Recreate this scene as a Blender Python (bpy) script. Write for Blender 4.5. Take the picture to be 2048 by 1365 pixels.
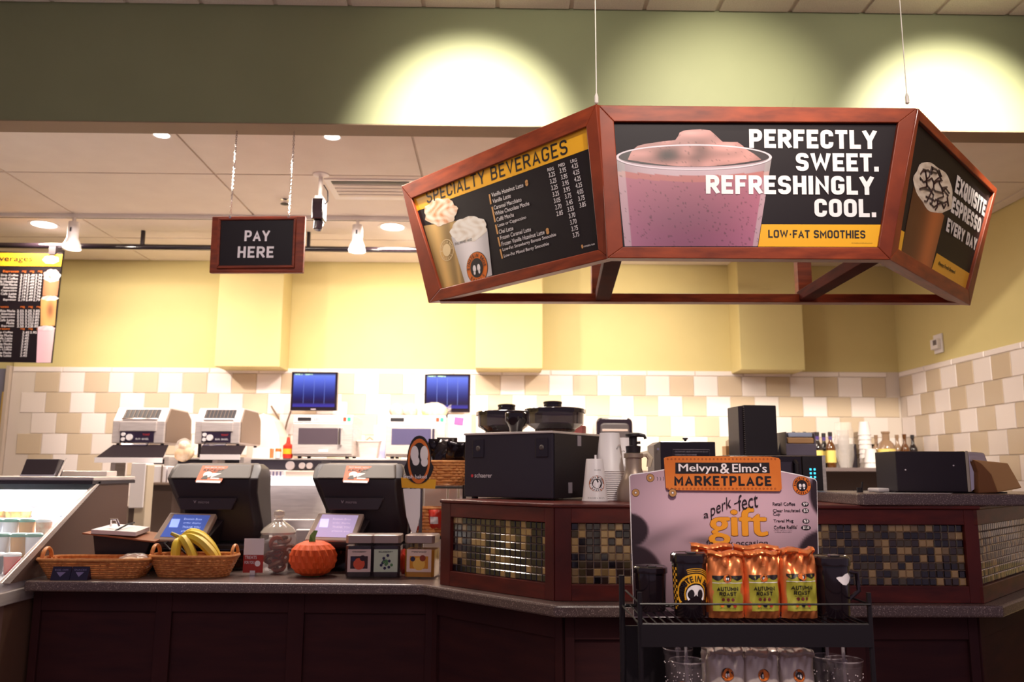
import bpy, bmesh, math, random
from mathutils import Vector, Matrix
random.seed(7)
S = bpy.context.scene
for o in list(bpy.data.objects): bpy.data.objects.remove(o)
C = S.collection
PI = math.pi
# ------------------------------------------------------------------ camera
F = 1640.0; EYE = Vector((0, 0, 1.40))
RM = Matrix.Rotation(math.radians(-0.94), 3, 'Z') @ Matrix.Rotation(PI/2 + math.atan(262/F), 3, 'X') @ Matrix.Rotation(0.0045, 3, 'Z')
cam = bpy.data.cameras.new('camera'); cam.sensor_width = 36; cam.lens = F/2048*36; cam.clip_start = .05; cam.clip_end = 60
cam.dof.use_dof = True; cam.dof.focus_distance = 2.7; cam.dof.aperture_fstop = 3.5
co = bpy.data.objects.new('camera', cam); C.objects.link(co)
co.matrix_world = Matrix.Translation(EYE) @ RM.to_4x4(); S.camera = co
S.view_settings.view_transform = 'Standard'; S.view_settings.look = 'None'
S.view_settings.exposure = 0.0; S.view_settings.gamma = 1; S.view_settings.use_curve_mapping = False
# ------------------------------------------------------------------ world, the room's lights and added fills
w = bpy.data.worlds.new('world'); S.world = w; w.use_nodes = True
w.node_tree.nodes['Background'].inputs[0].default_value = (.66, .50, .66, 1)
w.node_tree.nodes['Background'].inputs[1].default_value = 0.30
WARM = (1, .86, .70)
def light(name, kind, loc, target, power, color=WARM, **k):
    l = bpy.data.lights.new(name, kind); l.energy = power; l.color = color
    for a, b in k.items(): setattr(l, a, b)
    o = bpy.data.objects.new(name, l); C.objects.link(o); o.location = loc
    o.rotation_euler = (Vector(target)-Vector(loc)).to_track_quat('-Z', 'Y').to_euler(); return o
# kitchen downlights and track heads, plus an added overhead fill
for i, (x, y, p) in enumerate([(-3.4, 5.96, 34), (-.80, 5.94, 34), (-1.85, 4.33, 26), (-.92, 4.33, 26), (1.3, 5.6, 16)]):
    light('downlight', 'AREA', (x, y, 3.15), (x, y+.15, 0), p, shape='DISK', size=.3)
light('track_spot', 'SPOT', (-3.04, 5.6, 2.93), (-2.5, 7, 2.2), 125, spot_size=1.8, spot_blend=1, shadow_soft_size=.05)
light('track_spot', 'SPOT', (-1.02, 5.6, 2.93), (-.6, 7, 2.3), 128, spot_size=2.1, spot_blend=1, shadow_soft_size=.05)
light('track_spot', 'SPOT', (1.05, 5.6, 2.93), (.9, 7, 2.2), 80, spot_size=2.0, spot_blend=1, shadow_soft_size=.05)
light('counter_fill', 'AREA', (-1.4, 5.2, 3.1), (-1.4, 5.3, 0), 62, (1, .9, .86), shape='RECTANGLE', size=3.2, size_y=.6)  # added area fill without a fixture, brightens the prep area
# ceiling spots of the front room on the sign and soffit, with added fills between
light('accent_spot', 'SPOT', (-.10, 2.75, 3.75), (-.17, 4.08, 3.11), 900, (1, .90, .74), spot_size=.92, spot_blend=1, shadow_soft_size=.04)
light('accent_spot', 'SPOT', (1.15, 2.5, 3.80), (1.17, 4.08, 3.20), 260, (1, .90, .70), spot_size=.95, spot_blend=1, shadow_soft_size=.04)
light('accent_spot', 'SPOT', (2.40, 2.75, 3.75), (2.40, 4.08, 3.13), 900, (1, .90, .74), spot_size=.92, spot_blend=1, shadow_soft_size=.04)
light('poster_spot', 'SPOT', (1.1, .6, 3.75), (.9, 3.0, 2.5), 230, (1, .9, .8), spot_size=.75, spot_blend=.8, shadow_soft_size=.05)
light('poster_spot', 'SPOT', (.2, 1.6, 3.8), (.35, 3.1, 2.75), 60, (1, .88, .72), spot_size=.9, spot_blend=1, shadow_soft_size=.05)
light('soffit_fill', 'SPOT', (.2, 2.2, 3.8), (.3, 4.08, 3.3), 62, (1, .92, .72), spot_size=1.35, spot_blend=1, shadow_soft_size=.1)  # added broad fill, stands in for the soft skirts of the accent spots
light('soffit_fill', 'SPOT', (2.2, 2.2, 3.8), (2.0, 4.08, 3.3), 62, (1, .92, .72), spot_size=1.35, spot_blend=1, shadow_soft_size=.1)  # same added skirt fill for the right half of the beam
light('ceiling_bounce_fill', 'AREA', (0.3, 2.2, 3.0), (0.3, 2.9, 3.86), 15, (1, .86, .74), shape='RECTANGLE', size=6, size_y=.3)  # added unseen panel, stands in for bounce onto the front ceiling
light('rail_fill', 'SPOT', (.95, 2.35, 3.8), (1.1, 3.0, 2.86), 70, (1, .84, .62), spot_size=.6, spot_blend=1, shadow_soft_size=.05)  # added narrow fill, aimed to brighten only the sign's top rail
light('rail_fill', 'SPOT', (-.4, 2.6, 3.8), (-.2, 3.6, 2.8), 60, (1, .84, .62), spot_size=.6, spot_blend=1, shadow_soft_size=.05)  # added fill for the left panel's top rail
light('poster_spot', 'SPOT', (1.9, 1.6, 3.8), (1.55, 3.1, 2.78), 60, (1, .88, .72), spot_size=.9, spot_blend=1, shadow_soft_size=.05)
light('pay_sign_fill', 'SPOT', (-1.2, 2.0, 3.8), (-1.25, 4.16, 2.55), 75, (1, .9, .86), spot_size=.30, spot_blend=.8, shadow_soft_size=.04)  # added fill to brighten the PAY HERE lettering
light('rack_spot', 'SPOT', (.6, .2, 3.75), (.72, 2.2, 1.1), 380, (1, .85, .72), spot_size=.40, spot_blend=.9, shadow_soft_size=.05)
light('dining_light', 'AREA', (0, -1.0, 3.6), (0, -.6, 0), 34, (1, .82, .72), shape='RECTANGLE', size=5, size_y=2)
# ------------------------------------------------------------------ pixel helpers (places in the room, measured)
def ray(px, py): return RM @ Vector(((px-1024)/F, -(py-682.5)/F, -1))
def at(px, py, Y): d = ray(px, py); return EYE + d*(Y/d.y)
def atz(px, py, Z): d = ray(px, py); return EYE + d*((Z-EYE.z)/d.z)
def hit(px, py, M):
    n = M.col[2].xyz; o = M.translation; d = ray(px, py)
    p = EYE + d*((o-EYE).dot(n)/d.dot(n)); q = M.inverted() @ p; return q.x, q.y
def frame(o, u, v):
    u = Vector(u).normalized(); n = u.cross(Vector(v)).normalized(); v = n.cross(u)
    return Matrix((( u.x, v.x, n.x, o[0]), (u.y, v.y, n.y, o[1]), (u.z, v.z, n.z, o[2]), (0, 0, 0, 1)))
def wall_frame(o): return frame(o, (1, 0, 0), (0, 0, 1))       # faces the camera (-Y)
# ------------------------------------------------------------------ materials
def lin(c): return tuple(((v/255)/12.92 if v <= 10 else ((v/255+.055)/1.055)**2.4) for v in c[:3]) + (1,)
MATS = {}
def mat(name, col, rough=.5, metal=0, emit=0, col2=None, scale=20, stretch=(1, 1, 1), detail=4, bump=0, coat=0, spec=.5, thr=None, trans=0, coords='Object', vcol=False, alpha=1):
    if name in MATS: return MATS[name]
    m = bpy.data.materials.new(name); m.use_nodes = True; N = m.node_tree.nodes; L = m.node_tree.links
    b = N['Principled BSDF']; b.inputs['Base Color'].default_value = lin(col); b.inputs['Roughness'].default_value = rough
    b.inputs['Metallic'].default_value = metal; b.inputs['Specular IOR Level'].default_value = spec
    b.inputs['Coat Weight'].default_value = coat; b.inputs['Coat Roughness'].default_value = .08
    b.inputs['Transmission Weight'].default_value = trans; b.inputs['Alpha'].default_value = alpha
    tc = N.new('ShaderNodeTexCoord'); mp = N.new('ShaderNodeMapping'); mp.inputs['Scale'].default_value = stretch
    L.new(tc.outputs[coords], mp.inputs[0])
    nz = N.new('ShaderNodeTexNoise'); nz.inputs['Scale'].default_value = scale; nz.inputs['Detail'].default_value = detail
    L.new(mp.outputs[0], nz.inputs[0])
    if vcol:
        a = N.new('ShaderNodeVertexColor'); a.layer_name = 'Col'; L.new(a.outputs[0], b.inputs['Base Color'])
    elif col2:
        r = N.new('ShaderNodeValToRGB'); lo, hi = thr or (.3, .7)
        r.color_ramp.elements[0].position = lo; r.color_ramp.elements[1].position = hi
        r.color_ramp.elements[0].color = lin(col); r.color_ramp.elements[1].color = lin(col2)
        L.new(nz.outputs[0], r.inputs[0]); L.new(r.outputs[0], b.inputs['Base Color'])
    if bump:
        bp = N.new('ShaderNodeBump'); bp.inputs['Strength'].default_value = bump; bp.inputs['Distance'].default_value = .01
        L.new(nz.outputs[0], bp.inputs['Height']); L.new(bp.outputs[0], b.inputs['Normal'])
    if emit: b.inputs['Emission Color'].default_value = lin(col); b.inputs['Emission Strength'].default_value = emit
    MATS[name] = m; return m
BLK = lambda: mat('black_plastic', (40, 30, 38), .45)
M_black = BLK()
M_gblack = mat('gloss_black', (26, 18, 24), .12, coat=.5)
M_wood = mat('red_wood', (150, 64, 36), .42, col2=(108, 44, 28), scale=5, stretch=(1, 1, 9), detail=6, coat=.04, spec=.3)
M_woodH = mat('red_wood_cross', (158, 68, 36), .42, col2=(114, 46, 28), scale=5, stretch=(1.5, 6, 9), detail=6, coat=.04, spec=.3)
M_cher = mat('cherry_wood', (112, 42, 34), .4, col2=(76, 29, 27), scale=5, stretch=(1, 1, 9), detail=6, coat=.08, spec=.35)
M_cherH = mat('cherry_wood_cross', (118, 45, 35), .4, col2=(80, 31, 28), scale=5, stretch=(1.5, 6, 9), detail=6, coat=.08, spec=.35)
M_strut = mat('strut_wood', (92, 36, 28), .75, col2=(66, 27, 24), scale=5, stretch=(1, 1, 9), spec=.08)
M_dwood = mat('dark_wood_base', (76, 42, 42), .6, col2=(62, 36, 40), scale=4, stretch=(1, 1, 6), spec=.15)
M_granite = mat('granite', (108, 91, 88), .3, col2=(226, 204, 192), scale=260, thr=(.56, .74), coat=.3)
M_yellow = mat('yellow_paint', (210, 194, 137), .7, col2=(206, 190, 133), scale=3)
M_green = mat('olive_paint', (128, 132, 100), .6, col2=(124, 128, 96), scale=3)
M_under = mat('beam_underside_paint', (138, 116, 96), .7)
M_kceil = mat('kitchen_ceiling_panel', (236, 224, 214), .75, col2=(231, 218, 208), scale=6)
M_fceil = mat('mineral_ceiling_tile', (222, 210, 198), .9, col2=(205, 192, 180), scale=160, bump=.4)
M_grid = mat('ceiling_grid', (205, 190, 178), .6)
M_tw = mat('white_tile', (238, 226, 224), .18, coat=.3)
M_tw2 = mat('pale_tile', (230, 217, 212), .18, coat=.3)
M_tt = mat('tan_tile', (205, 185, 162), .2, coat=.3)
M_grout = mat('grout', (214, 200, 190), .9)
M_white = mat('white_plastic', (235, 228, 230), .4)
M_steel = mat('steel', (224, 214, 210), .38, .45, col2=(204, 194, 190), scale=8, stretch=(1, 1, 12))
M_chrome = mat('chrome', (225, 220, 222), .1, 1)
M_printblack = mat('print_black', (27, 18, 25), .5, spec=.25)
M_ink = mat('ink_black', (26, 18, 24), .5)
M_inkw = mat('ink_white', (246, 240, 244), .4)
M_yel = mat('print_amber', (242, 178, 40), .35)
M_org = mat('print_orange', (226, 118, 40), .4)
M_glass = mat('clear_glass', (250, 250, 250), .03, trans=1)
M_art = mat('printed_picture', (128, 128, 128), .4, vcol=True)
# ------------------------------------------------------------------ mesh building
class MB:
    def __init__(s): s.v = []; s.f = []; s.m = []; s.col = None
    def add(s, vs, fs, mi=0):
        n = len(s.v); s.v += [tuple(v) for v in vs]; s.f += [tuple(i+n for i in f) for f in fs]; s.m += [mi]*len(fs); return s
    def hexa(s, p, mi=0):     # 8 points: bottom 4 loop, top 4 loop
        return s.add(p, [(0, 3, 2, 1), (4, 5, 6, 7), (0, 1, 5, 4), (1, 2, 6, 5), (2, 3, 7, 6), (3, 0, 4, 7)], mi)
    def box(s, x0, x1, y0, y1, z0, z1, mi=0, M=None):
        p = [Vector(q) for q in ((x0, y0, z0), (x1, y0, z0), (x1, y1, z0), (x0, y1, z0), (x0, y0, z1), (x1, y0, z1), (x1, y1, z1), (x0, y1, z1))]
        if M: p = [M @ q for q in p]
        return s.hexa(p, mi)
    def prism(s, pts, a, b, axis='z', mi=0, M=None):
        def q(x, y, t): return Vector({'z': (x, y, t), 'y': (x, t, y), 'x': (t, x, y)}[axis])
        n = len(pts); v = [q(x, y, a) for x, y in pts] + [q(x, y, b) for x, y in pts]
        if M: v = [M @ p for p in v]
        return s.add(v, [tuple(range(n))[::-1], tuple(range(n, 2*n))] + [(i, (i+1) % n, n+(i+1) % n, n+i) for i in range(n)], mi)
    def lathe(s, prof, c=(0, 0, 0), n=24, mi=0, M=None, cap=True):
        v = []; f = []
        for r, z in prof:
            for k in range(n):
                a = 2*PI*k/n; p = Vector((c[0]+r*math.cos(a), c[1]+r*math.sin(a), c[2]+z)); v.append(M @ p if M else p)
        for j in range(len(prof)-1):
            for k in range(n): f.append((j*n+k, j*n+(k+1) % n, (j+1)*n+(k+1) % n, (j+1)*n+k))
        if cap:
            f.append(tuple(range(n))[::-1]); m = (len(prof)-1)*n; f.append(tuple(range(m, m+n)))
        return s.add(v, f, mi)
    def cyl(s, p0, p1, r0, r1=None, n=12, mi=0):
        p0 = Vector(p0); p1 = Vector(p1); d = p1-p0
        M = Matrix.Translation(p0) @ d.to_track_quat('Z', 'Y').to_matrix().to_4x4()
        return s.lathe([(r0, 0), (r0 if r1 is None else r1, d.length)], n=n, mi=mi, M=M)
    def tube(s, path, r, n=6, closed=False, mi=0):
        P = [Vector(p) for p in path]; m = len(P); v = []; f = []; up = Vector((0, 0, 1)); prev = None
        R = r if hasattr(r, '__len__') else [r]*m
        for i, p in enumerate(P):
            a = P[(i-1) % m] if (closed or i) else p; b = P[(i+1) % m] if (closed or i < m-1) else p
            t = (b-a).normalized() if (b-a).length > 1e-9 else Vector((0, 0, 1))
            if prev is None: x = t.cross(up if abs(t.z) < .9 else Vector((1, 0, 0))).normalized()
            else: x = (prev - t*prev.dot(t)); x = x.normalized() if x.length > 1e-6 else t.orthogonal().normalized()
            prev = x; y = t.cross(x)
            for k in range(n):
                c = 2*PI*k/n; v.append(p + x*R[i]*math.cos(c) + y*R[i]*math.sin(c))
        for i in range(m if closed else m-1):
            j = (i+1) % m
            for k in range(n): f.append((i*n+k, i*n+(k+1) % n, j*n+(k+1) % n, j*n+k))
        if not closed: f.append(tuple(range(n))[::-1]); f.append(tuple(range((m-1)*n, m*n)))
        return s.add(v, f, mi)
    def grid(s, fn, nu, nv, mi=0, wrap=False):
        v = [fn(i/nu, j/nv) for j in range(nv+1) for i in range(nu+1)]
        return s.add(v, [(j*(nu+1)+i, j*(nu+1)+i+1, (j+1)*(nu+1)+i+1, (j+1)*(nu+1)+i) for j in range(nv) for i in range(nu)], mi)
    def disc(s, cx, cy, r, z=0, n=20, mi=0, ry=None, r0=0):
        ry = ry or r
        o = [(cx+r*math.cos(2*PI*k/n), cy+ry*math.sin(2*PI*k/n), z) for k in range(n)]
        if not r0: return s.add(o, [tuple(range(n))], mi)
        i = [(cx+r0*math.cos(2*PI*k/n), cy+r0*ry/r*math.sin(2*PI*k/n), z) for k in range(n)]
        return s.add(o+i, [(k, (k+1) % n, n+(k+1) % n, n+k) for k in range(n)], mi)
    def poly(s, pts, z=0, mi=0): return s.add([(x, y, z) for x, y in pts], [tuple(range(len(pts)))], mi)
    def build(s, name, mats, parent=None, smooth=False, bevel=0, M=None, flip=True, subsurf=0):
        me = bpy.data.meshes.new(name); me.from_pydata(s.v, [], s.f)
        mats = mats if isinstance(mats, (list, tuple)) else [mats]
        for m in mats: me.materials.append(m)
        if len(mats) > 1: me.polygons.foreach_set('material_index', s.m)
        if flip:
            bm = bmesh.new(); bm.from_mesh(me); bmesh.ops.recalc_face_normals(bm, faces=bm.faces); bm.to_mesh(me); bm.free()
        if s.col:
            ca = me.color_attributes.new('Col', 'FLOAT_COLOR', 'POINT')
            for i, c in enumerate(s.col): ca.data[i].color = c
        if smooth:
            me.shade_smooth(); me.set_sharp_from_angle(angle=math.radians(38))
        o = bpy.data.objects.new(name, me); C.objects.link(o)
        if parent: o.parent = parent
        if M: o.matrix_local = M
        if bevel:
            b = o.modifiers.new('bevel', 'BEVEL'); b.width = bevel; b.segments = 2; b.limit_method = 'ANGLE'
        if subsurf: b = o.modifiers.new('sub', 'SUBSURF'); b.levels = b.render_levels = subsurf
        return o
def empty(name, loc=(0, 0, 0), rz=0, M=None):
    o = bpy.data.objects.new(name, None); C.objects.link(o); o.location = loc; o.rotation_euler = (0, 0, rz)
    if M: o.matrix_world = M
    o.empty_display_size = .05; return o
def tag(o, label, cat, group=None, kind=None):
    if label: o['label'] = label
    if cat: o['category'] = cat
    if group: o['group'] = group
    if kind: o['kind'] = kind
    return o
def thing(name, label, cat, loc=(0, 0, 0), rz=0, group=None, M=None): return tag(empty(name, loc, rz, M), label, cat, group)
def kids(o): return [c for c in bpy.data.objects if c.parent == o]
def copy_tree(o, parent=None):
    ks = kids(o); c = o.copy(); C.objects.link(c)
    if parent: c.parent = parent
    for k in ks: copy_tree(k, c)
    return c
def dup(o, loc, rz, label, group=None, scale=None):
    c = copy_tree(o); c.location = loc; c.rotation_euler = (0, 0, rz); c['label'] = label
    if group: c['group'] = group
    if scale: c.scale = scale
    return c
def bx(name, x0, x1, y0, y1, z0, z1, m, parent=None, bevel=0): return MB().box(x0, x1, y0, y1, z0, z1).build(name, m, parent, bevel=bevel)
# ------------------------------------------------------------------ lettering
GL = {}
def glyph(s, bold=.02, sp=1.0):
    k = (s, bold, sp)
    if k in GL: return GL[k]
    cu = bpy.data.curves.new('t', 'FONT'); cu.body = s; cu.size = 1; cu.offset = bold; cu.resolution_u = 3; cu.space_character = sp
    o = bpy.data.objects.new('t', cu); C.objects.link(o)
    bpy.context.view_layer.update()
    me = bpy.data.meshes.new_from_object(o.evaluated_get(bpy.context.evaluated_depsgraph_get()))
    v = [tuple(p.co[:2]) for p in me.vertices]; f = [tuple(p.vertices) for p in me.polygons]
    bpy.data.objects.remove(o); bpy.data.curves.remove(cu); bpy.data.meshes.remove(me)
    xs = [p[0] for p in v] or [0]; ys = [p[1] for p in v] or [0]
    GL[k] = (v, f, min(xs), max(xs), min(ys), max(ys)); return GL[k]
def put_text(mb, s, x, y, w, h, z=0, mi=0, bold=.02, wrap=None, slant=0, shear=0, sp=1.0, _k=True):
    if bold > .02 and not wrap and _k:
        e = (bold-.010)*h*1.25; w0 = w if w else glyph(s, .0, sp)[3]*h
        for i, j in ((0, .5), (.5, 0), (1, .5), (.5, 1)): put_text(mb, s, x+e*i, y+e*.45*j, w0-e, h-e*.45, z+.0003*(2*i+j), mi, .0, wrap, slant, shear, sp, False)
        return
    v, f, a, b, c, d = glyph(s, 0 if bold < .03 else .012, sp)
    sx = (w or 1)/max(b-a, 1e-6); sy = h/max(d-c, 1e-6)
    if w is None: sx = sy*.92
    P = []
    for q in v:
        X = x+(q[0]-a)*sx; Y = y+(q[1]-c)*sy; X += shear*(Y-y); Y += slant*(X-x); P.append(wrap(X, Y) if wrap else (X, Y, z))
    mb.add(P, f, mi)
# condensed sign lettering drawn from strokes (capitals, digits)
r_ = .38
DIN = {'P': (.62, [[(0, 0), (0, 1), (1, 1, r_), (1, .44, r_), (0, .44)]]), 'E': (.56, [[(1, 0), (0, 0), (0, 1), (1, 1)], [(0, .5), (.82, .5)]]),
 'R': (.64, [[(0, 0), (0, 1), (1, 1, r_), (1, .46, r_), (0, .46)], [(.5, .46), (1, 0)]]), 'F': (.54, [[(0, 0), (0, 1), (1, 1)], [(0, .5), (.8, .5)]]),
 'C': (.62, [[(1, .70), (1, 1, r_), (0, 1, r_), (0, 0, r_), (1, 0, r_), (1, .30)]]), 'T': (.58, [[(0, 1), (1, 1)], [(.5, 1), (.5, 0)]]), 'L': (.54, [[(0, 1), (0, 0), (1, 0)]]),
 'Y': (.66, [[(0, 1), (.5, .42), (1, 1)], [(.5, .46), (.5, 0)]]), 'S': (.62, [[(1, .79), (1, 1, r_), (0, 1, r_), (0, .55, .3), (1, .46, .3), (1, 0, r_), (0, 0, r_), (0, .21)]]),
 'W': (.96, [[(0, 1), (.22, 0), (.5, .9), (.78, 0), (1, 1)]]), 'H': (.64, [[(0, 0), (0, 1)], [(1, 0), (1, 1)], [(0, .5), (1, .5)]]), 'I': (.16, [[(.5, 0), (.5, 1)]]),
 'N': (.66, [[(0, 0), (0, 1), (1, 0), (1, 1)]]), 'G': (.64, [[(1, .76), (1, 1, r_), (0, 1, r_), (0, 0, r_), (1, 0, r_), (1, .44), (.55, .44)]]), 'O': (.64, [[(.5, 1), (0, 1, r_), (0, 0, r_), (1, 0, r_), (1, 1, r_), (.5, 1)]]),
 'A': (.68, [[(0, 0), (.5, 1), (1, 0)], [(.2, .27), (.8, .27)]]), 'M': (.78, [[(0, 0), (0, 1), (.5, .3), (1, 1), (1, 0)]]), 'D': (.64, [[(0, 0), (0, 1), (1, 1, r_), (1, 0, r_), (0, 0)]]),
 'X': (.66, [[(0, 0), (1, 1)], [(0, 1), (1, 0)]]), 'Q': (.64, [[(.5, 1), (0, 1, r_), (0, 0, r_), (1, 0, r_), (1, 1, r_), (.5, 1)], [(.6, .25), (1, -.02)]]), 'U': (.64, [[(0, 1), (0, 0, r_), (1, 0, r_), (1, 1)]]),
 'V': (.66, [[(0, 1), (.5, 0), (1, 1)]]), 'B': (.64, [[(0, .52), (.94, .52, .3), (.94, 1, .3), (0, 1), (0, 0), (1, 0, .34), (1, .52, .34), (.5, .52)]]), 'K': (.66, [[(0, 0), (0, 1)], [(1, 1), (.05, .38)], [(.32, .56), (1, 0)]]),
 '.': (.10, [[(.5, 0), (.5, .06)]]), '-': (.34, [[(0, .44), (1, .44)]]), ' ': (.26, [])}
def din_geo(s, t, gap):
    x = 0; V = []; Fc = []
    for ch in s:
        W, strokes = DIN[ch]; W2 = max(.001, W-t) if ch not in '.I' else .001; adv = (W if ch not in '.I' else t)
        for st in strokes:
            pts = []
            P = [(x+t/2+p[0]*W2, t/2+p[1]*(1-t), p[2] if len(p) > 2 else 0) for p in st]
            for i, (px, py, r) in enumerate(P):
                if r and 0 < i < len(P)-1:
                    a = Vector(P[i-1][:2])-Vector((px, py)); b = Vector(P[i+1][:2])-Vector((px, py)); rr = min(r*W2/ .64*1.0, a.length*.98, b.length*.98) if True else r
                    rr = min(r*W2*1.15, a.length*.95, b.length*.95); q0 = Vector((px, py))+a.normalized()*rr; q1 = Vector((px, py))+b.normalized()*rr; c = Vector((px, py))
                    for k in range(7):
                        u = k/6; w1 = (1-u)**2; w2 = 2*u*(1-u)*.83; w3 = u*u; sm = w1+w2+w3; pts.append((q0*w1+c*w2+q1*w3)/sm)
                else: pts.append(Vector((px, py)))
            d0 = (pts[0]-pts[1]).normalized(); d1 = (pts[-1]-pts[-2]).normalized(); closed = (pts[0]-pts[-1]).length < 1e-6
            if not closed and ch not in '-SGC': pts[0] = pts[0]+d0*t/2; pts[-1] = pts[-1]+d1*t/2
            n0 = len(V); m = len(pts)
            for i, p in enumerate(pts):
                a = (p-pts[i-1]).normalized() if i else ((pts[-1]-pts[-2]).normalized() if closed else None); b = (pts[i+1]-p).normalized() if i < m-1 else ((pts[1]-pts[0]).normalized() if closed else None)
                a = a or b; b = b or a; nrm = Vector((-(a.y+b.y), a.x+b.x)); nrm = nrm.normalized() if nrm.length > .05 else Vector((-a.y, a.x)); k = min(2.6, 1/max(.2, abs(nrm.dot(Vector((-a.y, a.x))))))
                for sg in (1, -1): q = p+nrm*(sg*t/2*k); V.append((q.x, min(1, max(0 if ch != 'Q' else -.06, q.y))))
            for i in range(m-1): Fc.append((n0+2*i, n0+2*i+2, n0+2*i+3, n0+2*i+1))
        x += adv+gap
    return V, Fc, x-gap
def din_text(mb, s, x, y, w, h, z=0, mi=0, t=.2, gap=.09, slant=0, wrap=None):
    V, Fc, W = din_geo(s, t, gap); mb.add([wrap(x+p[0]/W*w, y+p[1]*h) for p in V] if wrap else [(x+p[0]/W*w, y+p[1]*h+slant*p[0]/W*w, z+.00001*(i % 7)) for i, p in enumerate(V)], Fc, mi)
def lettering(parent, s, x, y, w, h, m, z=.0015, name='lettering', M=None, **k):
    mb = MB(); put_text(mb, s, x, y, w, h, z, **k); return mb.build(name, m, parent, M=M, flip=False)
def ptext(parent, s, bl, tr, m, fr, z=.0015, mb=None, mi=0, h=None, **k):
    x0, y0 = hit(*bl, fr); x1, y1 = hit(*tr, fr)
    if mb: put_text(mb, s, x0, y0, x1-x0, h or (y1-y0), z, mi, **k); return
    return lettering(parent, s, x0, y0, x1-x0, h or (y1-y0), m, z, **k)
def arc_text(mb, s, cx, cy, r, h, a0, a1, z=0, mi=0, bold=.03, wrap=None, inward=False):
    n = len(s)
    for i, ch in enumerate(s):
        if ch == ' ': continue
        a = a0+(a1-a0)*(i/(max(n-1, 1))); v, f, xa, xb, ya, yb = glyph(ch, min(bold, .03))
        sc = h/.73; P = []
        for q in v:
            X = (q[0]-(xa+xb)/2)*sc*.85; Y = q[1]*sc
            if inward: X, Y = X, Y-h; t = a+PI/2
            else: t = a-PI/2
            px = cx+r*math.cos(a)+X*math.cos(t)-Y*math.sin(t); py = cy+r*math.sin(a)+X*math.sin(t)+Y*math.cos(t)
            P.append(wrap(px, py) if wrap else (px, py, z))
        mb.add(P, f, mi)
EM = [M_org, M_ink, M_inkw]
def emblem(mb, cx, cy, r, z=.001, mi=(0, 1, 2), wrap=None, ring=True):
    # round shop badge: amber ring with lettering, dark middle, two pale rounded shapes
    W = (lambda k: (lambda x, y: wrap(x, y, k))) if wrap else None
    def D(x, y, rr, zz, m, ry=None, r0=0):
        t = MB().disc(x, y, rr, zz, 28, m, ry, r0)
        v = [wrap(q[0], q[1], q[2]) for q in t.v] if wrap else t.v
        mb.add(v, t.f, m)
    D(cx, cy, r, z, mi[1]); D(cx, cy, r*.96, z*1.3, mi[0]); D(cx, cy, r*.60, z*1.7, mi[1])
    for sx in (-1, 1):
        D(cx+sx*r*.20, cy-r*.02, r*.15, z*2.1, mi[2], r*.22); D(cx+sx*r*.22, cy-r*.26, r*.09, z*2.1, mi[2], r*.14)
    wr = (lambda x, y: wrap(x, y, z*2.1)) if wrap else None
    arc_text(mb, 'EINSTEIN BROS', cx, cy, r*.67, r*.22, PI*.98, PI*.02, z*2.1, mi[1], wrap=wr)
    arc_text(mb, 'BAGELS', cx, cy, r*.68, r*.2, -PI*.75, -PI*.25, z*2.1, mi[1], wrap=wr, inward=True)
# printed picture made of a coloured vertex strip, coordinates in photo pixels on plane fr
def strip(mb, fr, rows, nx, colf, z=.001):
    base = len(mb.v); mb.col = mb.col if mb.col is not None else []
    for (yl, xl, yr, xr) in rows:
        for i in range(nx+1):
            t = i/nx; px = xl+(xr-xl)*t; py = yl+(yr-yl)*t
            x, y = hit(px, py, fr); mb.v.append((x, y, z)); mb.col.append(lin(tuple(max(0, min(255, c)) for c in colf(px, py, t))))
    for j in range(len(rows)-1):
        for i in range(nx):
            a = base+j*(nx+1)+i; mb.f.append((a, a+1, a+nx+2, a+nx+1)); mb.m.append(0)
def rows_poly(L, Rr, y0, y1, n):      # L, Rr: lists of (y, x) boundaries
    def it(P, y):
        for (a, xa), (b, xb) in zip(P, P[1:]):
            if a <= y <= b: return xa+(xb-xa)*(y-a)/max(b-a, 1e-6)
        return P[-1][1] if y > P[-1][0] else P[0][1]
    return [(y, it(L, y), y, it(Rr, y)) for y in [y0+(y1-y0)*j/n for j in range(n+1)]]
def nz(x, y):
    return math.sin(x*1.7+3*math.sin(y*.9))*math.sin(y*1.3+2*math.sin(x*.7))
def hsh(i, j): return (math.sin(i*127.1+j*311.7)*43758.5453) % 1.0
# ================================================================== STRUCTURE
def struct(o): o['kind'] = 'structure'; return o
RW = 3.465; CZ = 3.21
struct(bx('floor', -5.5, 5.5, -2.5, 7.2, -.05, 0, mat('floor_tile', (120, 92, 80), .4, col2=(104, 80, 70), scale=4)))
wb = struct(bx('wall_back', -4.13, RW+.1, 7.006, 7.15, 0, 3.3, M_yellow))
bx('grout_bed', -4.13, RW, 7.001, 7.0055, .9, 2.268, M_grout, wb)
wr = struct(bx('wall_right', RW+.006, RW+.12, 2.6, 7.15, 0, 3.3, M_yellow))
bx('grout_bed', RW+.001, RW+.0055, 2.6, 7.0, .9, 2.268, M_grout, wr)
struct(bx('wall_left', -5.6, -5.5, 2.6, 7.15, 0, 4.0, M_yellow))
dl = struct(bx('door_1', -4.9, -4.16, 7.0, 7.06, 0, 2.25, mat('grey_door', (120, 118, 138), .5)))
bx('door_frame', -4.165, -4.135, 6.96, 7.1, 0, 2.27, mat('door_frame_paint', (196, 180, 168), .5), dl)
bx('door_strip', -4.19, -4.168, 6.98, 6.999, 1.2, 2.05, mat('amber_strip', (214, 178, 96), .5), dl)
struct(bx('wall_back_left', -5.5, -4.13, 7.07, 7.15, 0, 3.3, M_yellow))
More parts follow.
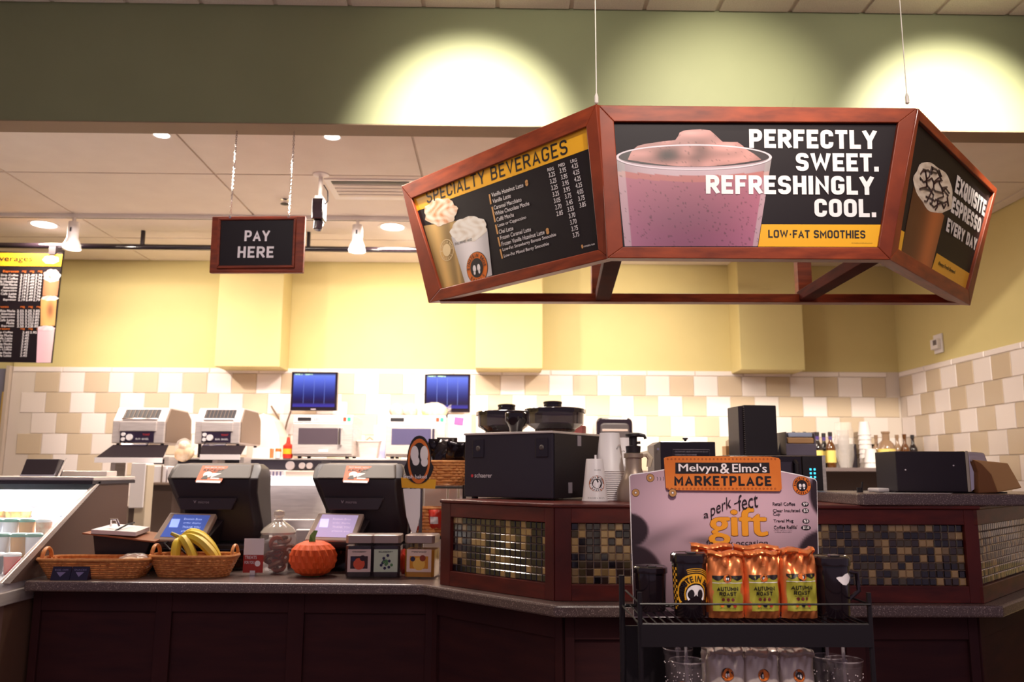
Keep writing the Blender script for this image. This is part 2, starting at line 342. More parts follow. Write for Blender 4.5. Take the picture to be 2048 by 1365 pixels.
# wall tiles, one object each, shared meshes
def tile_mesh(w, h, t, m):
    mb = MB(); b = .004
    mb.add([(-w/2, 0, -h/2), (w/2, 0, -h/2), (w/2, 0, h/2), (-w/2, 0, h/2), (-w/2+b, -t, -h/2+b), (w/2-b, -t, -h/2+b), (w/2-b, -t, h/2-b), (-w/2+b, -t, h/2-b)],
           [(4, 5, 6, 7), (0, 1, 5, 4), (1, 2, 6, 5), (2, 3, 7, 6), (3, 0, 4, 7)])
    o = mb.build('tile', m); me = o.data; bpy.data.objects.remove(o); return me
TWI, THI = .208, .1735
tm = [tile_mesh(TWI-.003, THI-.003, .006, m) for m in (M_tt, M_tw, M_tw2)]
trim = tile_mesh(.2045*2, .042, .007, M_tw)
def put(me, name, parent, loc, rz=0):
    o = bpy.data.objects.new(name, me); o.parent = parent; o.location = loc; o.rotation_euler = (0, 0, rz); C.objects.link(o); return o
Z0 = 2.222
for r in range(7):
    off = 1.161 + (r+4)*TWI/2
    k0 = int((-4.1-off)/TWI)-1
    for k in range(k0, 60):
        xc = off + k*TWI
        if xc < -4.03 or xc > RW-.09: continue
        if r > 5 and xc < .5: continue
        me = tm[0] if (k % 2 == 0) else tm[1 + (hsh(k, r) > .6)]
        put(me, 'tile', wb, (xc, 7.0, Z0-THI*(r+.5)))
for k in range(18): put(trim, 'trim_tile', wb, (-3.92+.416*k, 7.0, Z0+.023))
for r in range(7):
    for k in range(19):
        y = 6.93 - .11*(r % 2) - .222*k - .222*(r//2 % 2)*0
        if y > 6.9 and r % 2 == 0: y = y
        tan = ((k + (r+1)//2) % 2 == 0)
        t = tm[0] if tan else tm[1 + (hsh(k, r+9) > .6)]
        o = put(t, 'tile', wr, (RW, y-.05, Z0-THI*(r+.5)), -PI/2); o.scale = (1.067, 1, 1)
for k in range(10): put(trim, 'trim_tile', wr, (RW, 6.78-.42*k, Z0+.023), -PI/2)
# kitchen ceiling: panels hung in a grid
kc = struct(bx('ceiling', -5.6, RW+.1, 4.15, 7.15, CZ+.01, CZ+.06, M_grid))
ys = [4.235, 4.865, 5.70, 6.30, 7.0]; xs = [-5.6, -4.32, -3.04, -1.76, -.48, .80, 2.08, 3.36, RW]
for i in range(len(xs)-1):
    for j in range(len(ys)-1):
        g = .007; bx('ceiling_panel', xs[i]+g, xs[i+1]-g, ys[j]+g, ys[j+1]-g, CZ-.002, CZ+.012, M_kceil, kc)
FZ = 3.862
fc = struct(bx('ceiling_front', -5.6, 5.5, 1.0, 4.2, FZ+.012, FZ+.06, M_grid))
for i in range(-12, 13):
    for j in range(4):
        x = -.019+.395*i; bx('ceiling_tile', x+.012, x+.383, 2.52+.39*j+.012, 2.52+.39*j+.378, FZ, FZ+.014, M_fceil, fc)
bm_ = struct(MB().box(-5.6, 5.5, 4.08, 4.23, 3.20, FZ+.01).build('trim_1', M_green))
bx('beam_underside', -5.6, 5.5, 4.082, 4.228, 3.196, 3.2005, M_under, bm_)
# duct chases on the back wall
for (a, b, lab) in ((-2.335, -1.80, 'left'), (-.19, .365, 'mid'), (2.01, 2.55, 'right')):
    o = struct(bx('trim_2', a, b, 6.72, 7.005, 2.245, CZ+.005, M_yellow, bevel=.006)); 
# ================================================================== HANGING MENU SIGN
Zt, Zb = 2.814, 2.20
T = [at(797, 373, 3.94), at(1197, 211, 3.0), at(1833, 213, 3.0), at(1998, 377, 3.90)]
for p in T: p.z = Zt
B = [at(862, 603, 3.94), atz(1215, 524, Zb), atz(1783, 527, Zb), at(1937, 606, 3.90)]
for p in B: p.z = 2.215
sign = thing('menu_sign', 'three-sided dark red wooden menu sign with lit posters hanging over the counter', 'sign', ((T[1]+T[2])/2 + Vector((0, .4, -.3))))
def local(o, M): return o.matrix_world.inverted() @ M
bpy.context.view_layer.update()
SI = Matrix.Translation(-Vector(sign.location))
FR = []
inset_px = [((822, 397), (1172, 253), (1196, 500), (880, 578)), ((1228, 243), (1797, 245), (1757, 495), (1246, 494)), ((1838, 240), (1989, 386), (1937, 580), (1797, 498))]
M_inner = mat('sign_recess', (34, 22, 26), .6)
for i in range(3):
    TL, TR, BR, BL = T[i], T[i+1], B[i+1], B[i]
    fr = frame((TL+TR+BR+BL)/4, (TR-TL)+(BR-BL), (TL-BL)+(TR-BR)); FR.append(fr)
    inv = fr.inverted(); out = [inv @ p for p in (TL, TR, BR, BL)]; out = [(p.x, p.y) for p in out]
    inn = [hit(*q, fr) for q in inset_px[i]]
    for k in range(4):
        a, b, c, d = out[k], out[(k+1) % 4], inn[(k+1) % 4], inn[k]
        o = MB().prism([a, b, c, d], -.075, 0).build('frame_rail', M_woodH if k % 2 == 0 else M_wood, sign, bevel=.003, M=SI @ fr)
    bp = MB().prism(inn, -.07, -.016).build('poster', M_printblack, sign, M=SI @ fr)
    FR[i] = (fr @ Matrix.Translation((0, 0, -.016)), bp, inn)
def bar(p, q, w, h, name, m, parent, I):       # square timber between two points
    p = Vector(p); q = Vector(q); d = (q-p).normalized(); s = d.cross(Vector((0, 0, 1)))
    s = s.normalized() if s.length > .05 else Vector((1, 0, 0)); u = s.cross(d)
    pts = [p-s*w/2-u*h/2, p+s*w/2-u*h/2, p+s*w/2+u*h/2, p-s*w/2+u*h/2]; pts2 = [x+(q-p) for x in pts]
    return MB().hexa([I @ x for x in pts+pts2]).build(name, m, parent, bevel=.003)
dz = Vector((0, 0, .02)); yb = 3.90
b0 = at(880, 597, yb); b1 = at(1925, 600, yb); 
bar(b0, b1, .06, .042, 'back_rail', M_woodH, sign, SI)
t0 = Vector((b0.x-.12, yb, 2.78)); t1 = Vector((b1.x+.14, yb, 2.78)); bar(t0, t1, .05, .04, 'back_rail', M_woodH, sign, SI)
bar(B[1]+Vector((.03, .02, .04)), at(1205, 594, yb), .07, .05, 'strut', M_strut, sign, SI)
bar(B[2]+Vector((-.03, .02, .04)), at(1608, 594, yb), .07, .05, 'strut', M_strut, sign, SI)
for px in (1197, 1608):
    p = at(px, 592, yb); q = Vector((p.x-.0, yb, 2.78)); bar(p, q, .07, .05, 'post', M_wood, sign, SI)
for px, nm in ((1193, 'left'), (1815, 'right')):
    p = at(px, 208, 3.03); mb = MB(); mb.cyl(p, (p.x, p.y, FZ), .0022, n=6); mb.lathe([(.004, 0), (.008, .004), (.008, .03), (.003, .045)], (p.x, p.y, p.z), 8)
    o = mb.build('suspension_cable', mat('cable_grey', (206, 200, 196), .4)); tag(o, 'thin steel cable holding up the '+nm+' end of the wooden menu sign', 'cable')
# --- left poster
fr, bp, inn = FR[0]
def z7(x, y): return (780+x/3.173, 190+y/3.173)
PM = Matrix.Translation((0, 0, -.016))
def sub(mb, name, mats, parent, **k): return mb.build(name, mats, parent, flip=False, M=PM, **k)
mb = MB(); mb.poly([hit(*z7(*q), fr) for q in ((128, 640), (1248, 200), (1262, 342), (150, 745))], .001); sub(mb, 'title_band', M_yel, bp)
mb = MB(); x0, y0 = hit(*z7(240, 690), fr); x1, y1 = hit(*z7(1132, 285), fr)
pa = hit(*z7(238, 690), fr); pb = hit(*z7(1132, 372), fr); top = hit(*z7(1118, 285), fr)
sl = (pb[1]-pa[1])/(pb[0]-pa[0])
din_text(mb, 'SPECIALTY BEVERAGES', pa[0], pa[1], pb[0]-pa[0], .060, .002, t=.14, gap=.17, slant=sl); sub(mb, 'lettering', M_ink, bp)
slm = sl
names = ['Vanilla Hazelnut Latte', 'Vanilla Latte', 'Caramel Macchiato', 'White Chocolate Mocha', 'Caffé Mocha', 'Latte or Cappuccino', 'Chai Latte', 'Frozen Caramel Latte', 'Frozen Vanilla Hazelnut Latte', 'Low-Fat Strawberry Banana Smoothie', 'Low-Fat Mixed Berry Smoothie']
st = [(648, 650), (655, 690), (663, 730), (670, 768), (680, 806), (688, 846), (695, 884), (703, 922), (712, 961), (719, 999), (727, 1039)]
en = [(850, 585), (770, 652), (838, 676), (888, 700), (790, 772), (868, 792), (786, 858), (898, 865), (984, 884), (1058, 902), (1013, 960)]
mb = MB()
for s_, a, b in zip(names, st, en):
    pa = hit(*z7(*a), fr); pb = hit(*z7(*b), fr); put_text(mb, s_, pa[0], pa[1], pb[0]-pa[0], .0185, .002, bold=.025, slant=(pb[1]-pa[1])/(pb[0]-pa[0]))
cols = [('REG', (1003, 487), ['3.25']*4+['3.05', '2.70', '2.85']), ('MED', (1073, 460), ['3.95']*4+['3.75', '3.45', '3.55', '3.70', '3.70', '3.75', '3.75']), ('LRG', (1149, 433), ['4.25']*4+['4.05', '3.75', '3.85'])]
for hd, (x, y), vals in cols:
    for k, s_ in enumerate([hd]+vals):
        yy = y+(0 if k == 0 else 41*k-3); xx = x+8.3*k
        a = hit(*z7(xx, yy), fr); b = hit(*z7(xx+40, yy-11), fr); put_text(mb, s_, a[0], a[1], b[0]-a[0], .013 if k == 0 else .0195, .002, bold=.025, slant=(b[1]-a[1])/(b[0]-a[0]))
a = hit(*z7(1232, 968), fr); b = hit(*z7(1302, 950), fr); put_text(mb, 'contains nuts', a[0], a[1], b[0]-a[0], .008, .002, slant=slm)
sub(mb, 'lettering', M_inkw, bp)
mb = MB()
for (a, b) in (((628, 632), (645, 695)), ((645, 712), (672, 808)), ((668, 825), (688, 885)), ((683, 905), (703, 963)), ((697, 982), (718, 1040))):
    mb.poly([hit(*z7(*q), fr) for q in (a, (a[0]+9, a[1]-3), (b[0]+2, b[1]-2), (b[0]-7, b[1]+1))], .002)
for q in ((868, 552), (870, 566), (1000, 858), (1003, 872), (1221, 958), (1223, 967)):
    x, y = hit(*z7(*q), fr); mb.disc(x, y, .009 if q[0] < 1200 else .005, .002, 10)
sub(mb, 'menu_marks', mat('print_tan', (214, 160, 100), .4), bp)
# cups printed on the poster
def tan_cup(px, py, t):
    k = .62+.38*math.exp(-((t-.30)/.22)**2)+.25*math.exp(-((t-.78)/.08)**2)
    return (232*k, 190*k, 120*k)
mb = MB(); L = [(452, 848), (577, 884)]; Rr = [(440, 919), (566, 931)]
rows = []
for j in range(31):
    s_ = j/30; rows.append((452+(577-452)*s_, 848+36*s_, 441+(566-441)*s_, 919+12*s_))
strip(mb, fr, rows, 20, tan_cup)
def blob(mb, cx, cy, rx, ry, base, dark, seed, tilt=0, lob=7, amp=.06, nr=10, na=40, z=.0015, fr_=None):
    f_ = fr_ or fr; b0_ = len(mb.v); mb.col = mb.col if mb.col is not None else []
    for j in range(nr+1):
        for i in range(na):
            a = 2*PI*i/na; q = j/nr; rr = q*(1+amp*math.sin(lob*a+seed)+amp*.6*math.sin((lob*2-1)*a+seed*2))
            dx = rx*rr*math.cos(a); dy = ry*rr*math.sin(a); X = cx+dx*math.cos(tilt)-dy*math.sin(tilt); Y = cy+dx*math.sin(tilt)+dy*math.cos(tilt)
            x, y = hit(X, Y, f_); mb.v.append((x, y, z)); t = .5+.5*nz(dx*.16+seed, dy*.16+seed)
            t = t*t; mb.col.append(lin(tuple(u*(1-t)+v*t for u, v in zip(base, dark))))
    for j in range(nr):
        for i in range(na): mb.f.append((b0_+j*na+i, b0_+j*na+(i+1) % na, b0_+(j+1)*na+(i+1) % na, b0_+(j+1)*na+i)); mb.m.append(0)
def wcup(px, py, t): k = .80+.2*math.sin(PI*min(1, t*1.1)); return (250*k, 246*k, 255*k)
blob(mb, 882, 424, 33, 27, (252, 240, 226), (222, 140, 88), 1.3, -.2, z=.0018)
rows = [(474+(567-474)*j/30, 903+28*j/30, 457+(551-457)*j/30, 975+10*j/30) for j in range(31)]
strip(mb, fr, rows, 16, wcup, z=.0022)
blob(mb, 938, 459, 37, 25, (255, 252, 250), (222, 208, 196), 4.1, -.25, z=.0026, amp=.04)
sub(mb, 'printed_cups', M_art, bp)
mb = MB(); x, y = hit(*z7(556, 1098), fr); r_ = abs(hit(*z7(624, 1080), fr)[0]-x); emblem(mb, x, y, r_, .0032); 
x, y = hit(*z7(500, 945), fr); mb2 = MB(); put_text(mb2, 'SMALL BREWED  HAND', *hit(*z7(415, 955), fr), .125, .012, .0035, bold=0, slant=slm*1.2)
sub(mb, 'emblem', EM, bp); sub(mb2, 'cup_lettering', M_ink, bp)
mb = MB(); x, y = hit(*z7(362, 985), fr); mb.disc(x, y, .052, .0021, 30, 0, r0=.048); mb.disc(x, y, .030, .0021, 24); arc_text(mb, 'EINSTEIN BROS', x, y, .033, .012, PI*.98, .02, .0021); arc_text(mb, 'BAGELS', x, y, .034, .011, -2.4, -.75, .0021, inward=True)
sub(mb, 'faint_emblem', mat('print_cream', (240, 216, 170), .4), bp)
# --- centre poster
fr, bp, inn = FR[1]
def z8(x, y): return (1180+x/3.174, 190+y/3.174)
mb = MB()
Lb = [(308, 1231), (493, 1249)]; Rb = [(316, 1544), (493, 1515)]
def smooth_col(px, py, t):
    ytop = 342+10*math.sin(PI*t)*1.0
    sp = hsh(int(px/2.6), int(py/2.6)); edge = 1-.22*abs(2*t-1)**3
    if py < ytop: c = (214, 186, 198); k = 1.0*edge
    else:
        d = (py-ytop)/150
        c = (190-35*math.sin(PI*min(t*1.05, 1))*min(1, d*1.3+.25)-8*d, 112-30*math.sin(PI*t)*min(1, d+.2), 134-30*math.sin(PI*t)*min(1, d+.3)+14*d); k = 1.0
        if py < ytop+12: c = (198, 120, 118)
        if sp > .965: k = .72
    if t < .05 or t > .965: c = tuple(a*.5+110 for a in c)
    return tuple(a*k*.90 for a in c)
rows = []
for j in range(73):
    y = j/72; rows.append((312+y*181, 1231.5+18*y, 316+y*177, 1543.5-28.5*y))
rows2 = []
mb.col = []
# rows follow the curve of the rim
base = 0; nx = 124
for j in range(73):
    s_ = j/72
    for i in range(nx+1):
        t = i/nx; px = 1231.5+18*s_+(312-46.5*s_)*t; cur = 20*math.sin(PI*t)*(1-s_); py = 311+(493-311)*s_+cur+3*t*(1-s_)
        x, y = hit(px, py, fr); mb.v.append((x, y, .001)); mb.col.append(lin(tuple(max(0, min(255, c)) for c in smooth_col(px, py, t))))
for j in range(72):
    for i in range(nx): a = j*(nx+1)+i; mb.f.append((a, a+1, a+nx+2, a+nx+1)); mb.m.append(0)
# dark inside of rim, then ring
def ell(cx, cy, rx, ry, z, col, r0=0, n=60, a0=0, a1=2*PI):
    b = len(mb.v); m = n
    for k in range(n+1):
        a = a0+(a1-a0)*k/n
        for q in (1, r0):
            x, y = hit(cx+rx*q*math.cos(a), cy+(ry*q if (q == 1 or q < .5) else (ry-rx*(1-q)*.55))*math.sin(a), fr); mb.v.append((x, y, z)); mb.col.append(lin(col))
    for k in range(n): mb.f.append((b+2*k, b+2*k+2, b+2*k+3, b+2*k+1)); mb.m.append(0)
ell(1387.5, 313, 152, 21, .0014, (46, 32, 36), .02)
swirl = [(240, 410), (262, 360), (300, 325), (350, 312), (400, 305), (470, 294), (540, 288), (560, 262), (566, 240), (600, 226), (640, 222), (700, 219), (760, 225), (790, 250), (810, 270), (840, 298), (890, 300), (935, 300), (965, 320), (990, 345), (1040, 375), (1085, 410)]
b = len(mb.v); n1 = 90; n2 = 26
def itp(P, x):
    for (xa, ya), (xb, yb_) in zip(P, P[1:]):
        if xa <= x <= xb: return ya+(yb_-ya)*(x-xa)/(xb-xa)
    return P[-1][1]
for j in range(n2+1):
    for i in range(n1+1):
        X = 240+845*i/n1; yt = itp(swirl, X); yb2 = 412+44*math.sin(PI*i/n1); Y = yt+(yb2-yt)*j/n2; p = z8(X, Y)
        x, y = hit(*p, fr); mb.v.append((x, y, .0018))
        q = .5+.5*math.sin(X*.020+Y*.045+1.6*math.sin(X*.013-Y*.02)); dk = math.exp(-((X-480)/75)**2-((Y-375)/45)**2)*.75+math.exp(-((X-700)/60)**2-((Y-340)/40)**2)*.45+.25*math.exp(-((X-640)/150)**2-((Y-400)/25)**2)
        lt = math.exp(-((X-900)/90)**2-((Y-340)/30)**2)+math.exp(-((X-640)/60)**2-((Y-240)/18)**2)
        k = .90*(1-.16*q-dk*.8+.14*lt); sp = .72 if hsh(i*3, j*7) > .975 else 1
        mb.col.append(lin(tuple(min(255, max(0, c*k*sp)) for c in (222, 158-22*dk, 152-30*dk))))
for j in range(n2):
    for i in range(n1): a = b+j*(n1+1)+i; mb.f.append((a, a+1, a+n1+2, a+n1+1)); mb.m.append(0)
ell(1387.5, 315, 156, 26, .0022, (222, 206, 216), .965)
sub(mb, 'printed_smoothie', M_art, bp)
mb = MB(); mb.poly([hit(*z8(*q), fr) for q in ((1088, 822), (1848, 825), (1828, 966), (1066, 964))], .0025); sub(mb, 'title_band', M_yel, bp)
mb = MB()
for s_, a, bq in (('PERFECTLY', (1010, 338), (1815, 226)), ('SWEET.', (1306, 484), (1828, 374)), ('REFRESHINGLY', (735, 628), (1797, 518)), ('COOL.', (1424, 775), (1812, 664))):
    mb = MB(); a_ = hit(*z8(*a), fr); b_ = hit(*z8(*bq), fr); din_text(mb, s_, a_[0], a_[1], b_[0]-a_[0], b_[1]-a_[1], .003, t=.22, gap=.10); sub(mb, 'lettering', M_inkw, bp)
mb = MB(); a_ = hit(*z8(1130, 908), fr); b_ = hit(*z8(1745, 862), fr); din_text(mb, 'LOW-FAT SMOOTHIES', a_[0], a_[1], b_[0]-a_[0], b_[1]-a_[1], .0035, t=.18, gap=.11)
ptext(bp, 'our smoothies are made with low-fat mix', z8(1658, 944), z8(1790, 938), None, fr, z=.0035, mb=mb); sub(mb, 'lettering', M_ink, bp)
# --- right poster
fr, bp, inn = FR[2]
def z9(x, y): return (1740+x/2.575, 190+y/2.575)
mb = MB(); mb.poly([hit(*z9(*q), fr) for q in ((343, 815), (515, 922), (497, 1002), (315, 903))], .001)
sub(mb, 'title_band', M_yel, bp); mb = MB(); mb.poly([hit(*z9(*q), fr) for q in ((160, 697), (177, 706), (160, 806), (144, 800))], .001); sub(mb, 'title_band', M_yel, bp)
mb = MB()
for s_, a, br, tr in (('EXQUISITE', (432, 500), (585, 628), (598, 552)), ('ESPRESSO', (412, 602), (560, 712), (576, 645)), ('EVERY DAY', (387, 700), (540, 803), (555, 748))):
    pa = hit(*z9(*a), fr); pb = hit(*z9(*br), fr); pt = hit(*z9(*tr), fr)
    din_text(mb, s_, pa[0], pa[1], pb[0]-pa[0], (pt[1]-pb[1])*1.05, .003, t=.24, gap=.09, slant=(pb[1]-pa[1])/(pb[0]-pa[0])); sub(mb, 'lettering', M_inkw, bp); mb = MB()
mb = MB(); pa = hit(*z9(346, 880), fr); pb = hit(*z9(432, 928), fr); put_text(mb, 'Always Fresh Brewed', pa[0], pa[1], pb[0]-pa[0], .022, .003, bold=.03, slant=(pb[1]-pa[1])/(pb[0]-pa[0])); sub(mb, 'lettering', M_ink, bp)
def mocha(px, py, t):
    d = (py-420)/130; k = .62+.5*math.exp(-((t-.75)/.25)**2); return (min(250, (120+60*t)*k+10), (66+38*t)*k, (34+22*t)*k)
mb = MB(); rows = []
for j in range(31):
    s_ = j/30; rows.append((360+s_*145, 1829-s_*27, 432+s_*106, 1888-s_*26))
strip(mb, fr, rows, 24, mocha, z=.0015)
rows = [(350+s_*.5*24, 1829, 415+s_*.5*26, 1892-s_*2) for s_ in (0, 1, 2)]
blob(mb, *z9(325, 480), 35, 54, (250, 236, 222), (200, 178, 160), 2.2, -.45, lob=5, amp=.04, z=.002, fr_=fr)
sub(mb, 'printed_cup', M_art, bp)
mb = MB()
for k in range(10):
    pts = []; u0, v0, du, dv = [(-26, -34, 44, 30), (-30, -14, 54, 34), (-28, 8, 50, 38), (-20, -48, 44, 26), (24, -46, -44, 38), (28, -24, -56, 44), (30, 0, -50, 44), (20, -50, -6, 94), (-2, -48, -14, 90), (-24, 24, 44, 26)][k]
    for j in range(9):
        a = -0.45; u = u0+du*j/8+4*math.sin(j*1.7+k*2.3); v = v0+dv*j/8+5*math.sin(j*2.3+k)
        if u*u/30**2+v*v/50**2 > 1: continue
        c = z9(325, 480); X = c[0]+u*math.cos(a)-v*math.sin(a); Y = c[1]+u*math.sin(a)+v*math.cos(a)
        x, y = hit(X, Y, fr); pts.append((x, y, .0024))
    if len(pts) > 2: mb.tube(pts, .0045, 4)
sub(mb, 'printed_sauce', mat('print_sauce', (52, 26, 24), .3), bp)
# ================================================================== PAY HERE SIGN
P0 = at(514, 489, 4.16)
ps = thing('pay_here_sign', 'small red-brown wooden sign reading PAY HERE hanging on two chains', 'sign', (P0.x, P0.y, P0.z), math.radians(-2))
def d2(px, py, c=(514, 489), Y=4.16): a = at(*c, Y); b = at(px, py, Y); return (b.x-a.x, b.z-a.z)
q = [d2(423, 432), d2(611, 433), d2(606, 546), d2(417, 545)]
MB().prism(q, 0, .03, 'y').build('backboard', M_woodH, ps, bevel=.004)
q2 = [d2(437, 437), d2(594, 437), d2(590, 537), d2(433, 537)]; q3 = [d2(442, 441), d2(589, 441), d2(585, 532), d2(438, 532)]
for k in range(4): MB().prism([q2[k], q2[(k+1) % 4], q3[(k+1) % 4], q3[k]], -.012, .001, 'y').build('molding', M_wood, ps, bevel=.003)
MB().prism(q3, -.004, .002, 'y').build('panel', M_printblack, ps)
fm = Matrix.Rotation(PI/2, 4, 'X')
a = d2(489, 483); b = d2(541, 462); mb = MB(); din_text(mb, 'PAY', a[0], a[1], b[0]-a[0], b[1]-a[1], .0055, t=.19, gap=.12); mb.build('lettering', M_inkw, ps, M=fm, flip=False)
a = d2(475, 516); b = d2(549, 494); mb = MB(); din_text(mb, 'HERE', a[0], a[1], b[0]-a[0], b[1]-a[1], .0055, t=.19, gap=.15); mb.build('lettering', M_inkw, ps, M=fm, flip=False)
for px0, px1, nm in ((461, 469, 'left'), (578, 588, 'right')):
    p = at(px0, 430, 4.16); p.z -= .012; e = Vector((p.x+.004, 4.17, 3.199)); n = 44; mb = MB()
    for k in range(n):
        c = p.lerp(e, (k+.5)/n); h = (e-p).length/n*.78; ang = (k % 2)*PI/2; w_ = .0045
        mb.tube([c+Vector((w_*math.cos(t)*math.cos(ang), w_*math.cos(t)*math.sin(ang), h*math.sin(t))) for t in [2*PI*i/8 for i in range(8)]], .0014, 4, closed=True)
    mb.lathe([(.006, -.012), (.008, 0), (.003, .014)], p, 8)
    tag(mb.build('sign_chain', M_chrome), nm+' metal chain holding the PAY HERE sign under the beam', 'chain')
# ================================================================== CEILING FIXTURES
M_lampw = mat('lamp_white', (240, 232, 230), .35)
M_lit = mat('lamp_glow', (255, 244, 232), emit=9)
for (px, py, X, Y, nm) in ((88, 449, -3.399, 5.964, 'leftmost round recessed ceiling light above the toasters'), (785, 454, -.802, 5.945, 'round recessed ceiling light between track head and menu sign'),
                   (325, 271, -1.846, 4.272, 'recessed ceiling light half hidden behind the beam left of the sign chains'), (665, 274, -.919, 4.272, 'recessed ceiling light behind the beam above the ceiling camera')):
    t = thing('recessed_light', nm, 'ceiling light', (X, Y, CZ-.003), group='recessed downlights in the kitchen ceiling'); r = .10 if Y > 5 else .048
    MB().lathe([(r*.86, 0), (r*1.08, -.002), (r*1.08, .002), (r*.86, .004)], n=28, cap=False).build('trim_ring', M_lampw, t, smooth=True)
    MB().lathe([(r*.85, -.001), (r*.85, .001)], n=28).build('diffuser', M_lit, t)
tr = thing('lighting_track', 'long white lighting track along the kitchen ceiling', 'track', (-1.6, 5.705, CZ))
bx('track', -3.4, 3.6, -.018, .018, -.03, 0, M_lampw, tr); bx('track_slot', -3.4, 3.6, -.006, .006, -.0315, -.029, mat('slot_grey', (90, 80, 84), .6), tr)
def track_head(X, lab):
    t = thing('track_spotlight', lab, 'spotlight', (X, 5.70, CZ-.03), group='white track spotlights')
    MB().cyl((0, 0, 0), (0, 0, -.035), .012).build('stem', M_lampw, t)
    MB().lathe([(.010, 0), (.036, -.004), (.038, -.05), (.037, -.12), (.050, -.15), (.062, -.19), (.060, -.20), (.048, -.195)], (0, 0, -.03), 24, cap=False).build('housing', M_lampw, t, smooth=True)
    MB().lathe([(.052, 0), (.040, -.006), (.0, -.010)], (0, 0, -.222), 24, cap=False).build('bulb_face', M_lit, t, smooth=True)
    bx('slot', -.006, .006, -.0385, -.034, -.11, -.08, M_black, t)
track_head(-3.037, 'white track spotlight above the left menu board'); track_head(-1.018, 'white track spotlight right of the PAY HERE sign')
t = thing('ceiling_camera', 'black security camera on a white stem under the kitchen ceiling', 'camera', (-1.103, 4.85, CZ))
MB().lathe([(.05, 0), (.05, -.008), (.02, -.02)], n=20).build('ceiling_mount', M_lampw, t, smooth=True)
MB().cyl((0, 0, -.01), (0, 0, -.17), .013).build('stem', M_lampw, t)
MB().box(-.024, .024, -.04, .04, -.20, -.15).build('bracket', M_lampw, t, bevel=.005)
mb = MB(); mb.box(-.036, .034, -.05, .05, -.30, -.17); mb.cyl((0, 0, -.30), (-.006, -.005, -.36), .03, .026, 16)
mb.build('camera_body', M_gblack, t, bevel=.006)
MB().tube([(.02, 0, -.07), (.045, 0, -.11), (.05, 0, -.17), (.03, 0, -.20)], .004, 6).build('cable', M_black, t)
t = thing('air_vent', 'white ceiling air vent with a dark slot right of the camera', 'vent', (-.80, 5.02, CZ-.002))
bx('vent_frame', -.30, .30, -.10, .28, -.008, .0, M_lampw, t); bx('vent_slot', -.26, .23, -.075, -.03, -.012, -.006, M_ink, t)
for k in range(4): bx('vent_blade', -.26, .26, -.01+.06*k, .03+.06*k, -.013, -.008, M_kceil, t, bevel=.002)
p = atz(570, 399, CZ); t = thing('sprinkler_head', 'small dark fire sprinkler on the ceiling left of the camera', 'sprinkler', (p.x, p.y, CZ))
MB().lathe([(.03, 0), (.03, -.004), (.012, -.008), (.010, -.03)], n=16).build('escutcheon', M_chrome, t); MB().lathe([(.026, -.03), (.030, -.034), (.004, -.038)], n=16).build('deflector', M_ink, t)
# black pipe rail
p = at(400, 495, 6.1)
t = thing('hanging_pipe', 'long black pipe rail under the kitchen ceiling holding the menu board', 'pipe', (-1.5, 6.1, 3.075))
MB().cyl((-3.4, 0, .012), (3.2, 0, -.008), .022, n=16).build('pipe', M_gblack, t, smooth=True)
for px in (285, 617, -160, 1300):
    x = at(px, 485, 6.1).x+1.5; MB().box(x-.012, x+.012, -.012, .012, .0, CZ-3.075).build('bracket', M_black, t)
# left menu board
a = at(62, 615, 6.0)
mbd = thing('menu_board', 'black beverage menu board with amber heading at the far left, hung from the pipe', 'menu board', (a.x, a.y, a.z))
def d3(px, py): b = at(px, py, 6.0); return (b.x-a.x, b.z-a.z)
q = [d3(-150, 500), d3(125, 506), d3(102, 726), d3(-160, 722)]
MB().prism(q, 0, .02, 'y').build('board', M_printblack, mbd)
M_b = Matrix.Rotation(PI/2, 4, 'X')
fb = wall_frame((a.x, a.y-.002, a.z)) 
mb = MB(); mb.poly([hit(*p, fb) for p in ((-150, 502), (125, 509), (122, 533), (-150, 531))], .001); sub_ = mb.build('title_band', M_yel, mbd, M=M_b @ Matrix.Translation((0, 0, .001)), flip=False)
mb = MB(); ptext(None, 'Beverages', (-24, 526), (66, 512), None, fb, z=.003, mb=mb, bold=.04); mb.build('lettering', M_ink, mbd, M=M_b, flip=False)
mb = MB(); mo = MB(); rnd = random.Random(3)
words = ['Drip Coffee', 'Iced Coffee', 'Vanilla Hazelnut', 'White Mocha', 'Americano', 'Cappuccino', 'Cafe Latte', 'Mocha', 'Espresso', 'Hot Tea']
def rowt(y, s_, xr, prices):
    ptext(None, s_, (xr-len(s_)*3.2, y+4.6), (xr, y), None, fb, z=.003, mb=mb, bold=.05)
    for x, v in prices: ptext(None, v, (x, y+4.8), (x+14, y), None, fb, z=.003, mb=mb, bold=.05)
for k in range(9): rowt(549+k*6.1, words[k], 37-k*.6, [(41-k*.6, '2.19'), (56-k*.6, '2.49'), (71-k*.6, '2.79')])
for k in range(6): rowt(620+k*6.1, words[k+3], 31-k*.5, [(34, '2.55'), (50, '3.25'), (66-k*.6, '3.85')])
for k in range(9): rowt(663+k*5.8, words[(k*3) % 9], 26-k*.4, [(45-k*.6, '3.45')] + ([(60, '3.95')] if k < 1 else []))
for y, x0 in ((542, 10), (613, -10), (657, -8)):
    ptext(None, 'Espresso', (x0-4, y+4), (x0+28, y-1), None, fb, z=.003, mb=mo, bold=.05)
    for x in (44, 60, 76): ptext(None, 'reg', (x-3*(y > 560), y+4), (x+9-3*(y > 560), y), None, fb, z=.003, mb=mo, bold=.05)
mb.build('lettering', M_inkw, mbd, M=M_b, flip=False); mo.build('lettering', M_org, mbd, M=M_b, flip=False)
mb = MB(); mb.col = []
def c1(px, py, t): k = .85+.25*math.sin(PI*t); return (196*k, 134*k, 98*k)
